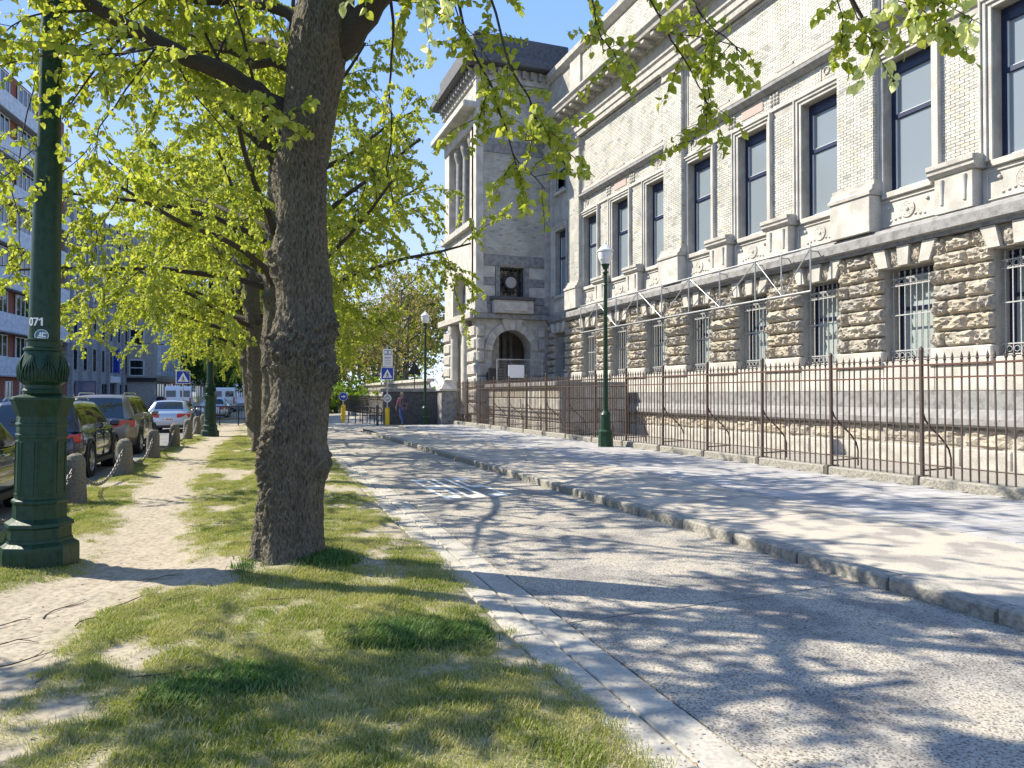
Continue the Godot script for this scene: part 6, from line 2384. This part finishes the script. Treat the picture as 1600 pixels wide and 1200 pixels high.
func make_cars() -> void:
	var tr := lane_turn()
	make_car("dark car half hidden behind the numbered green lamp post", lane(-4.32, -0.06, 11.6), tr, 4.5, 1.84, 1.55, "suv", mats.paint_black_green)
	make_car("dark blue crossover with red tail lamp, right of the lamp post", lane(-4.28, -0.06, 18.2), tr, 4.25, 1.82, 1.57, "suv", mats.paint_navy)
	make_car("bronze estate-like SUV with large red tail lamps in front of the blue crossover", lane(-4.32, -0.06, 24.6), tr, 4.6, 1.88, 1.68, "suv", mats.paint_bronze)
	make_car("silver hatchback parked before the far crossing sign", lane(-4.1, -0.06, 37.6), tr, 4.35, 1.82, 1.43, "hatch", mats.paint_silver)
	# across the street and farther on
	var o := Vector3(-16, 0, -62.6)
	var a := Vector3(0.15, 0, -0.989)
	var n := Vector3(0.989, 0, 0.15)
	var t2 := -atan2(0.15, 0.989)
	var far := [[-24.0, "black SUV with a roof box parked across the street", "suv", mats.paint_black_green], [-8.0, "dark car across the street behind the lamp post", "hatch", mats.paint_navy], [6.0, "blue hatchback across the street before the grey office block", "hatch", mats.paint_blue], [14.0, "second blue car across the street beside the poster stand", "hatch", mats.paint_blue], [30.0, "pale car across the street beyond the vans", "sedan", mats.paint_silver], [38.0, "dark car far across the street", "suv", mats.paint_navy]]
	for q in far:
		make_car(q[1], o + a * q[0] + n * 3.7 + Vector3(0, -0.06, 0), t2, 4.3, 1.8, 1.5, q[2], q[3])
	make_car("light blue car beyond the yellow-black marker post", lane(-3.4, -0.06, 56.0), tr, 4.3, 1.8, 1.45, "hatch", mats.paint_silver)
	make_van("white delivery van parked beyond the silver hatchback", lane(-6.6, -0.06, 65.6), tr)
	make_van("white van standing far down by the barrier", lane(-3.7, -0.06, 74.0), tr)
	# roof box of the SUV across the street
	var m := MB.new()
	m.box(Vector3(0, 1.68, 0), Vector3(0.8, 0.3, 2.0), 0.1)
	var rb := part("roof_box", m, mats.black_trim)
	rb.transform = Transform3D(Basis(Vector3.UP, t2), o + a * -24.0 + n * 3.7 + Vector3(0, -0.06, 0))
	tag(rb, "black roof box on the SUV across the street", "roof box")

func make_van(label: String, at: Vector3, turn: float) -> void:
	var c := thing("white_van", label, "van", at, turn, "white vans down the street")
	var m := MB.new()
	var side := PackedVector2Array([Vector2(2.4, 0.35), Vector2(2.45, 1.2), Vector2(2.35, 2.2), Vector2(2.2, 2.32), Vector2(-0.9, 2.36), Vector2(-1.25, 2.2), Vector2(-1.95, 1.35), Vector2(-2.55, 1.15), Vector2(-2.65, 0.8), Vector2(-2.6, 0.35)])
	m.extrude(side, Vector3(-0.95, 0, 0), Vector3.BACK, Vector3.UP, Vector3(1.9, 0, 0))
	part("body", m, mats.paint_white, c)
	for s in [-1.0, 1.0]:
		m = MB.new()
		m.box(Vector3(s * 0.5, 1.75, 2.415), Vector3(0.7, 0.5, 0.02), 0.01, Basis(Vector3.RIGHT, -0.1))
		part("rear_window", m, mats.car_glass, c)
		m = MB.new()
		m.box(Vector3(s * 0.88, 1.15, 2.45), Vector3(0.12, 0.6, 0.04), 0.02)
		part("tail_lamp", m, mats.tail_red, c)
		m = MB.new()
		m.box(Vector3(s * 0.955, 1.6, -1.0), Vector3(0.02, 0.55, 0.9), 0.01)
		part("side_window", m, mats.car_glass, c)
		for z in [1.5, -1.75]:
			m = MB.new()
			m.lathe([Vector2(0.2, -0.2), Vector2(0.34, -0.2), Vector2(0.34, 0.0), Vector2(0.2, 0.01), Vector2(0.0, 0.01)], 18, true, Vector3.ZERO, Basis(Vector3.BACK, -PI / 2 * s))
			var w := part("wheel", m, mats.tyre, c)
			w.position = Vector3(s * 0.955, 0.34, z)
	m = MB.new()
	m.box(Vector3(0, 1.62, -1.62), Vector3(1.6, 1.0, 0.02), 0.01, Basis(Vector3.RIGHT, -0.7))
	part("windscreen", m, mats.car_glass, c)
	m = MB.new()
	m.box(Vector3(0, 0.42, 2.48), Vector3(1.85, 0.22, 0.1), 0.03)
	part("bumper", m, mats.black_trim, c)

# ---------- signs and street furniture ----------
func round_post(t: Node3D, h: float, r: float, material: Material, called := "pole") -> MeshInstance3D:
	var m := MB.new()
	m.lathe([Vector2(r, 0.0), Vector2(r, h), Vector2(0.0, h + 0.01)], 12, true)
	return part(called, m, material, t)

func crossing_panel(t: Node3D, y: float, s: float) -> void:
	# blue square with a white triangle and a walking figure; faces +z
	var m := MB.new()
	m.box(Vector3(0, y, 0.04), Vector3(s, s, 0.025), 0.006)
	var p := part("sign_panel", m, mats.sign_white, t)
	m = MB.new()
	m.box(Vector3(0, y, 0.054), Vector3(s * 0.91, s * 0.91, 0.006))
	part("blue_field", m, mats.sign_blue, p)
	m = MB.new()
	m.extrude(PackedVector2Array([Vector2(-0.38, -0.34), Vector2(0.38, -0.34), Vector2(0.0, 0.36)]), Vector3(0, y, 0.057), Vector3.RIGHT * s, Vector3.UP * s, Vector3(0, 0, 0.004))
	part("white_triangle", m, mats.sign_white, p)
	m = MB.new()
	for q in [[[0.0, 0.10], [0.045, 0.06], [0.0, 0.015], [-0.045, 0.06]], [[-0.04, 0.0], [0.05, 0.0], [0.045, -0.15], [-0.03, -0.14]], [[0.02, -0.14], [0.06, -0.14], [0.11, -0.30], [0.06, -0.31]], [[-0.03, -0.13], [0.02, -0.14], [-0.06, -0.31], [-0.11, -0.30]], [[0.04, -0.01], [0.055, -0.04], [0.125, -0.12], [0.10, -0.14]], [[-0.035, -0.01], [-0.03, -0.05], [-0.10, -0.13], [-0.12, -0.10]]]:
		var pl := PackedVector2Array()
		for w in q:
			pl.append(Vector2(w[0], w[1]))
		m.extrude(pl, Vector3(0, y, 0.0615), Vector3.RIGHT * s, Vector3.UP * s, Vector3(0, 0, 0.003))
	part("walking_figure", m, mats.sign_black, p)

func disc(t: Node, called: String, y: float, r: float, z: float, material: Material) -> MeshInstance3D:
	var m := MB.new()
	m.lathe([Vector2(r, 0.0), Vector2(r, 0.02), Vector2(0.0, 0.021)], 24, true, Vector3(0, y, z), Basis(Vector3.RIGHT, PI / 2))
	return part(called, m, material, t)

func make_signs() -> void:
	var face := deg_to_rad(-8)
	# crossing sign with stop flag, at the crossing
	var t := thing("crossing_sign", "blue pedestrian crossing sign under a grey stop flag, on a yellow-sleeved post", "road sign", Vector3(7.35, 0.0, -38.8), face, "pedestrian crossing signs")
	round_post(t, 4.2, 0.04, mats.galvanised)
	crossing_panel(t, 2.72, 0.66)
	var m := MB.new()
	m.lathe([Vector2(0.12, 0.02), Vector2(0.12, 0.92), Vector2(0.0, 0.95)], 12, true)
	part("yellow_sleeve", m, mats.sign_yellow, t)
	var d := disc(t, "round_plate", 1.42, 0.21, 0.06, mats.sign_white)
	disc(d, "round_face", 1.42, 0.16, 0.082, mats.sign_grey)
	m = MB.new()
	m.box(Vector3(0, 1.42, 0.107), Vector3(0.2, 0.05, 0.004), 0.0, Basis(Vector3.BACK, 0.25))
	part("stroke", m, mats.sign_white, d)
	m = MB.new()
	m.box(Vector3(0.02, 3.55, 0.03), Vector3(0.5, 0.92, 0.03), 0.02)
	var fl := part("stop_flag", m, mats.sign_white, t)
	m = MB.new()
	m.box(Vector3(0.02, 3.83, 0.048), Vector3(0.42, 0.26, 0.006))
	for k in 3:
		m.box(Vector3(-0.1 + 0.12 * k, 3.55, 0.048), Vector3(0.09, 0.08, 0.006))
		m.box(Vector3(0.02, 3.42 - 0.1 * k, 0.048), Vector3(0.34, 0.03, 0.006))
	part("print", m, mats.sign_grey, fl)
	m = MB.new()
	for x in [-0.1, 0.12]:
		m.box(Vector3(x, 3.84, 0.052), Vector3(0.14, 0.15, 0.004), 0.01)
	part("pictograms", m, mats.sign_white, fl)
	# keep-right sign on the traffic island
	t = thing("keep_right_sign", "round blue keep-right sign on a short yellow post", "road sign", Vector3(5.75, 0.0, -44.0), face)
	round_post(t, 1.5, 0.035, mats.galvanised)
	m = MB.new()
	m.lathe([Vector2(0.13, 0.02), Vector2(0.13, 1.0), Vector2(0.0, 1.02)], 12, true)
	part("yellow_sleeve", m, mats.sign_yellow, t)
	d = disc(t, "sign_panel", 1.5, 0.25, 0.05, mats.sign_white)
	disc(d, "blue_field", 1.5, 0.225, 0.068, mats.sign_blue)
	m = MB.new()
	m.extrude(PackedVector2Array([Vector2(-0.12, -0.03), Vector2(0.02, -0.03), Vector2(0.02, -0.1), Vector2(0.14, 0.0), Vector2(0.02, 0.1), Vector2(0.02, 0.03), Vector2(-0.12, 0.03)]), Vector3(0, 1.5, 0.0905), Vector3.RIGHT, Vector3.UP, Vector3(0, 0, 0.004))
	part("arrow", m, mats.sign_white, d)
	# crossing sign beside the parked cars
	t = thing("crossing_sign", "blue pedestrian crossing sign on a thin post beside the silver hatchback", "road sign", lane(-4.3, -0.05, 43.5), deg_to_rad(12), "pedestrian crossing signs")
	round_post(t, 2.9, 0.035, mats.galvanised)
	crossing_panel(t, 2.6, 0.72)
	# back of a triangular sign near the gate pier
	t = thing("triangle_sign", "dark back of a triangular road sign beside the gate pier", "road sign", Vector3(9.3, 0.0, -41.0), deg_to_rad(160))
	round_post(t, 3.4, 0.03, mats.iron_black)
	m = MB.new()
	m.extrude(PackedVector2Array([Vector2(-0.4, 2.75), Vector2(0.4, 2.75), Vector2(0.0, 3.5)]), Vector3(0, 0, 0.04), Vector3.RIGHT, Vector3.UP, Vector3(0, 0, 0.02))
	part("sign_panel", m, mats.sign_black, t)
	# small warning triangle and poster stand across the street
	t = thing("warning_sign", "small white warning triangle among the vehicles down the street", "road sign", lane(-7.25, -0.05, 65.0), deg_to_rad(15))
	round_post(t, 2.3, 0.03, mats.galvanised)
	m = MB.new()
	m.extrude(PackedVector2Array([Vector2(-0.45, 1.9), Vector2(0.45, 1.9), Vector2(0.0, 2.7)]), Vector3(0, 0, 0.04), Vector3.RIGHT, Vector3.UP, Vector3(0, 0, 0.02))
	var w := part("sign_panel", m, mats.tail_red, t)
	m = MB.new()
	m.extrude(PackedVector2Array([Vector2(-0.33, 1.97), Vector2(0.33, 1.97), Vector2(0.0, 2.56)]), Vector3(0, 0, 0.061), Vector3.RIGHT, Vector3.UP, Vector3(0, 0, 0.004))
	part("white_field", m, mats.sign_white, w)
	t = thing("poster_stand", "blue poster stand on the far pavement before the beige block", "poster stand", lane(-13.6, 0.07, 66.0), deg_to_rad(20))
	m = MB.new()
	m.box(Vector3(0, 1.55, 0), Vector3(1.5, 2.2, 0.2), 0.03)
	m.box(Vector3(0, 0.22, 0), Vector3(0.5, 0.45, 0.16))
	part("case", m, mats.bluestone_dark, t)
	m = MB.new()
	m.box(Vector3(0, 1.55, 0.105), Vector3(1.3, 1.95, 0.01))
	part("poster", m, mats.paint_blue, t)
	# marker post by the silver car
	t = thing("marker_post", "black post with a yellow reflective panel behind the bollards", "marker post", lane(-2.75, -0.02, 40.5), 0.2)
	round_post(t, 1.9, 0.09, mats.iron_black)
	m = MB.new()
	m.box(Vector3(0, 1.45, 0.08), Vector3(0.26, 0.62, 0.03), 0.01)
	part("panel", m, mats.sign_yellow, t)

func make_crossing() -> void:
	# waist-high black barriers beside the lane and bicycle stands at the crossing
	var spots := [[Vector3(-0.9, 0.0, -41.0), 0.05, 3.6, "black metal barrier across the end of the grass verge"], [Vector3(-3.6, 0.0, -43.2), 1.2, 2.0, "short black barrier between the verge and the street"]]
	for q in spots:
		var t := thing("metal_barrier", q[3], "barrier", q[0], q[1], "black barriers at the crossing")
		var m := MB.new()
		for y in [0.35, 1.0]:
			m.rod(Vector3(-q[2] / 2, y, 0), Vector3(q[2] / 2, y, 0), 0.028, 8)
		part("rail", m, mats.iron_black, t)
		var n := int(q[2] / 0.9) + 1
		for k in n:
			m = MB.new()
			m.rod(Vector3(0, 0, 0), Vector3(0, 1.02, 0), 0.032, 8)
			var o := part("post", m, mats.iron_black, t)
			o.position.x = lerpf(-q[2] / 2, q[2] / 2, float(k) / (n - 1))
		m = MB.new()
		var x: float = -q[2] / 2 + 0.13
		while x < q[2] / 2:
			m.rod(Vector3(x, 0.35, 0), Vector3(x, 1.0, 0), 0.01, 4)
			x += 0.13
		stuff(part("infill_bars", m, mats.iron_black, t))
	for k in 4:
		var t := thing("bicycle_stand", ["bicycle hoop nearest the yellow-sleeved sign post", "second bicycle hoop from the yellow-sleeved sign post", "third bicycle hoop from the yellow-sleeved sign post", "bicycle hoop nearest the keep-right sign"][k], "bicycle stand", Vector3(7.05 - 0.28 * k, 0.0, -40.5 - 0.75 * k), 0.25, "bicycle hoops at the crossing")
		var m := MB.new()
		var p := [Vector3(-0.35, 0, 0), Vector3(-0.35, 0.78, 0), Vector3(-0.27, 0.88, 0), Vector3(0.27, 0.88, 0), Vector3(0.35, 0.78, 0), Vector3(0.35, 0, 0)]
		m.tube(p, fill(6, 0.03), 8)
		m.rod(Vector3(-0.35, 0.45, 0), Vector3(0.35, 0.45, 0), 0.02, 6)
		part("hoop", m, mats.iron_black, t)
	var b := thing("blue_short_post", "short dark blue post left of the yellow-sleeved sign post", "bollard", Vector3(6.85, 0, -38.9))
	round_post(b, 1.05, 0.07, mats.paint_navy)
	var cap := MB.new()
	cap.lathe([Vector2(0.085, 0.98), Vector2(0.085, 1.05), Vector2(0.0, 1.1)], 12, true)
	part("cap", cap, mats.paint_navy, b)

# ---------- lattice frame hung before the ground floor ----------
func make_truss() -> void:
	var x := WALL - 0.62
	var t := thing("tube_lattice", "galvanised tube lattice hung along the front below the string course", "lattice frame", Vector3(x, 0, -24))
	var ds := [16.0, 17.15, 18.3, 20.05, 21.8, 23.55, 25.3, 27.05, 28.8, 30.4]
	var yt := 5.62
	var yb := 4.42
	var m := MB.new()
	m.rod(Vector3(x, yt, -ds[0]), Vector3(x, yt, -ds[9]), 0.028, 8)
	wpart("top_tube", m, mats.galvanised, t)
	m = MB.new()
	m.rod(Vector3(x, yb, -ds[0]), Vector3(x, yb, -ds[9]), 0.03, 8)
	wpart("bottom_tube", m, mats.galvanised, t)
	for i in ds.size():
		m = MB.new()
		m.rod(Vector3(x, yb, -ds[i]), Vector3(x, yt + 0.05, -ds[i]), 0.024, 6)
		wpart("upright", m, mats.galvanised, t)
		m = MB.new()
		m.rod(Vector3(x, yt - 0.1, -ds[i]), Vector3(WALL - 0.3, yt - 0.1, -ds[i]), 0.018, 6)
		wpart("wall_tie", m, mats.galvanised, t)
		if i < ds.size() - 1:
			m = MB.new()
			var up := i % 2 == 0
			m.rod(Vector3(x + 0.02, yt if up else yb, -ds[i]), Vector3(x + 0.02, yb if up else yt, -ds[i + 1]), 0.018, 6)
			wpart("diagonal", m, mats.galvanised, t)

# ---------- people ----------
func cap_dist(p: Vector3, b: Array) -> float:
	var a: Vector3 = b[0]
	var z: Vector3 = b[1]
	var ab := z - a
	var t := clampf((p - a).dot(ab) / ab.length_squared(), 0.0, 1.0)
	return (p - a - ab * t).length() - lerpf(b[2], b[3], t)

func body_mesh(bones: Array, cell: float) -> ArrayMesh:
	# one continuous skin: smooth union of tapered capsules, meshed as surface nets; each bone carries a colour and a blend radius
	var lo := Vector3.INF
	var hi := -Vector3.INF
	for b in bones:
		for k in 2:
			lo = lo.min(b[k] - Vector3.ONE * (b[2 + k] + 0.06))
			hi = hi.max(b[k] + Vector3.ONE * (b[2 + k] + 0.06))
	var n := Vector3i(((hi - lo) / cell).ceil()) + Vector3i.ONE
	var f := PackedFloat32Array()
	f.resize(n.x * n.y * n.z)
	var near := PackedInt32Array()
	near.resize(f.size())
	for z in n.z:
		for y in n.y:
			for x in n.x:
				var p := lo + Vector3(x, y, z) * cell
				var d := 1.0
				var best := 9.0
				var who := 0
				for i in bones.size():
					var e := cap_dist(p, bones[i])
					if e < best:
						best = e
						who = i
					var k: float = bones[i][5]
					var h := clampf(0.5 + 0.5 * (d - e) / k, 0.0, 1.0)
					d = lerpf(d, e, h) - k * h * (1.0 - h)
				var id := x + n.x * (y + n.y * z)
				f[id] = d
				near[id] = who
	var st := SurfaceTool.new()
	st.begin(Mesh.PRIMITIVE_TRIANGLES)
	st.set_smooth_group(0)
	var idx := {}
	var count := 0
	var step := [1, n.x, n.x * n.y]
	for z in n.z - 1:
		for y in n.y - 1:
			for x in n.x - 1:
				var id := x + n.x * (y + n.y * z)
				var sum := Vector3.ZERO
				var c := 0
				for e in 12:
					var axis := e / 4
					var u: int = [1, 0, 0][axis]
					var w: int = [2, 2, 1][axis]
					var a := [0, 0, 0]
					a[u] = e & 1
					a[w] = (e >> 1) & 1
					var i0: int = id + a[0] * step[0] + a[1] * step[1] + a[2] * step[2]
					var i1: int = i0 + step[axis]
					if (f[i0] < 0.0) != (f[i1] < 0.0):
						var q := Vector3(a[0], a[1], a[2])
						q[axis] = f[i0] / (f[i0] - f[i1])
						sum += q
						c += 1
				if c > 0:
					idx[id] = count
					count += 1
					st.set_color(bones[near[id]][4])
					st.add_vertex(lo + (Vector3(x, y, z) + sum / c) * cell)
	for z in range(1, n.z - 1):
		for y in range(1, n.y - 1):
			for x in range(1, n.x - 1):
				var id := x + n.x * (y + n.y * z)
				for axis in 3:
					var s0 := f[id] < 0.0
					var s1 := f[id + step[axis]] < 0.0
					if s0 == s1:
						continue
					var u: int = step[(axis + 1) % 3]
					var w: int = step[(axis + 2) % 3]
					var q := [id, id - u, id - u - w, id - w]
					if s0:
						q.reverse()
					st.add_index(idx[q[0]]); st.add_index(idx[q[1]]); st.add_index(idx[q[2]])
					st.add_index(idx[q[0]]); st.add_index(idx[q[2]]); st.add_index(idx[q[3]])
	st.generate_normals()
	return st.commit()

func person(label: String, at: Vector3, turn: float, shirt: Color, legs: Color, hair: Color, stride: float) -> Node3D:
	# walking away along -z
	var t := thing("person", label, "person", at, turn, "people walking by the park railing")
	var skin := Color(0.42, 0.26, 0.19)
	var shoe := Color(0.05, 0.05, 0.055)
	var B := []
	var hip := Vector3(0, 0.90, 0)
	var chest := Vector3(0, 1.30, -0.02)
	B.append([hip, Vector3(0, 1.08, 0), 0.135, 0.125, legs.lerp(shirt, 0.5), 0.07])
	B.append([Vector3(0, 1.05, 0), chest, 0.13, 0.15, shirt, 0.07])
	B.append([chest + Vector3(-0.13, 0.08, 0), chest + Vector3(0.13, 0.08, 0), 0.085, 0.085, shirt, 0.07])
	B.append([chest + Vector3(0, 0.1, 0), Vector3(0, 1.50, -0.03), 0.06, 0.052, skin, 0.03])
	B.append([Vector3(0, 1.575, -0.05), Vector3(0, 1.63, -0.035), 0.082, 0.098, skin, 0.03])
	B.append([Vector3(0, 1.60, -0.125), Vector3(0, 1.58, -0.14), 0.02, 0.016, skin, 0.015])
	B.append([Vector3(0, 1.66, -0.02), Vector3(0, 1.60, 0.02), 0.097, 0.085, hair, 0.02])
	for s in [-1.0, 1.0]:
		B.append([Vector3(s * 0.1, 1.6, -0.03), Vector3(s * 0.103, 1.585, -0.025), 0.018, 0.014, skin, 0.01])
		var sw: float = stride * s
		var knee := Vector3(s * 0.10, 0.50, -0.10 * sw - 0.05)
		var ank := Vector3(s * 0.10, 0.09, -0.30 * sw + 0.06)
		B.append([Vector3(s * 0.085, 0.88, 0), knee, 0.095, 0.065, legs, 0.05])
		B.append([knee, ank, 0.065, 0.045, legs, 0.03])
		B.append([ank + Vector3(0, -0.04, 0.04), ank + Vector3(0, -0.05, -0.15), 0.042, 0.035, shoe, 0.02])
		var el := Vector3(s * 0.25, 1.12, 0.10 * sw)
		var wr := Vector3(s * 0.24, 0.90, 0.16 * sw - 0.10)
		B.append([Vector3(s * 0.185, 1.38, -0.02), el, 0.055, 0.045, shirt, 0.03])
		B.append([el, wr, 0.042, 0.032, skin, 0.02])
		B.append([wr, wr + Vector3(0, -0.09, -0.02), 0.036, 0.03, skin, 0.02])
		for k in 4:
			B.append([wr + Vector3(0, -0.09, -0.04 + 0.022 * k), wr + Vector3(-s * 0.012, -0.165 + 0.008 * absf(k - 1.5), -0.045 + 0.022 * k), 0.011, 0.009, skin, 0.006])
		B.append([wr + Vector3(0, -0.03, -0.04), wr + Vector3(0, -0.10, -0.075), 0.012, 0.010, skin, 0.008])
	part("body", body_mesh(B, 0.021), mats.people, t)
	return t

func make_people() -> void:
	var t := person("person in pink top and blue jeans with a dark backpack near the gate pier", Vector3(8.15, 0.0, -38.9), 0.3, Color(0.42, 0.16, 0.17), Color(0.06, 0.11, 0.24), Color(0.30, 0.24, 0.18), 0.7)
	var m := MB.new()
	m.box(Vector3.ZERO, Vector3(0.30, 0.46, 0.17), 0.06)
	var b := part("backpack", m, mats.paint_navy)
	b.transform = Transform3D(Basis(Vector3.UP, 0.3), t.position + Basis(Vector3.UP, 0.3) * Vector3(0, 1.22, 0.215))
	tag(b, "dark backpack worn by the person in the pink top", "backpack")
	person("small distant person in white top and black trousers by the park railing", Vector3(6.1, 0.0, -63.0), 0.1, Color(0.62, 0.62, 0.60), Color(0.03, 0.03, 0.035), Color(0.05, 0.04, 0.03), -0.6)
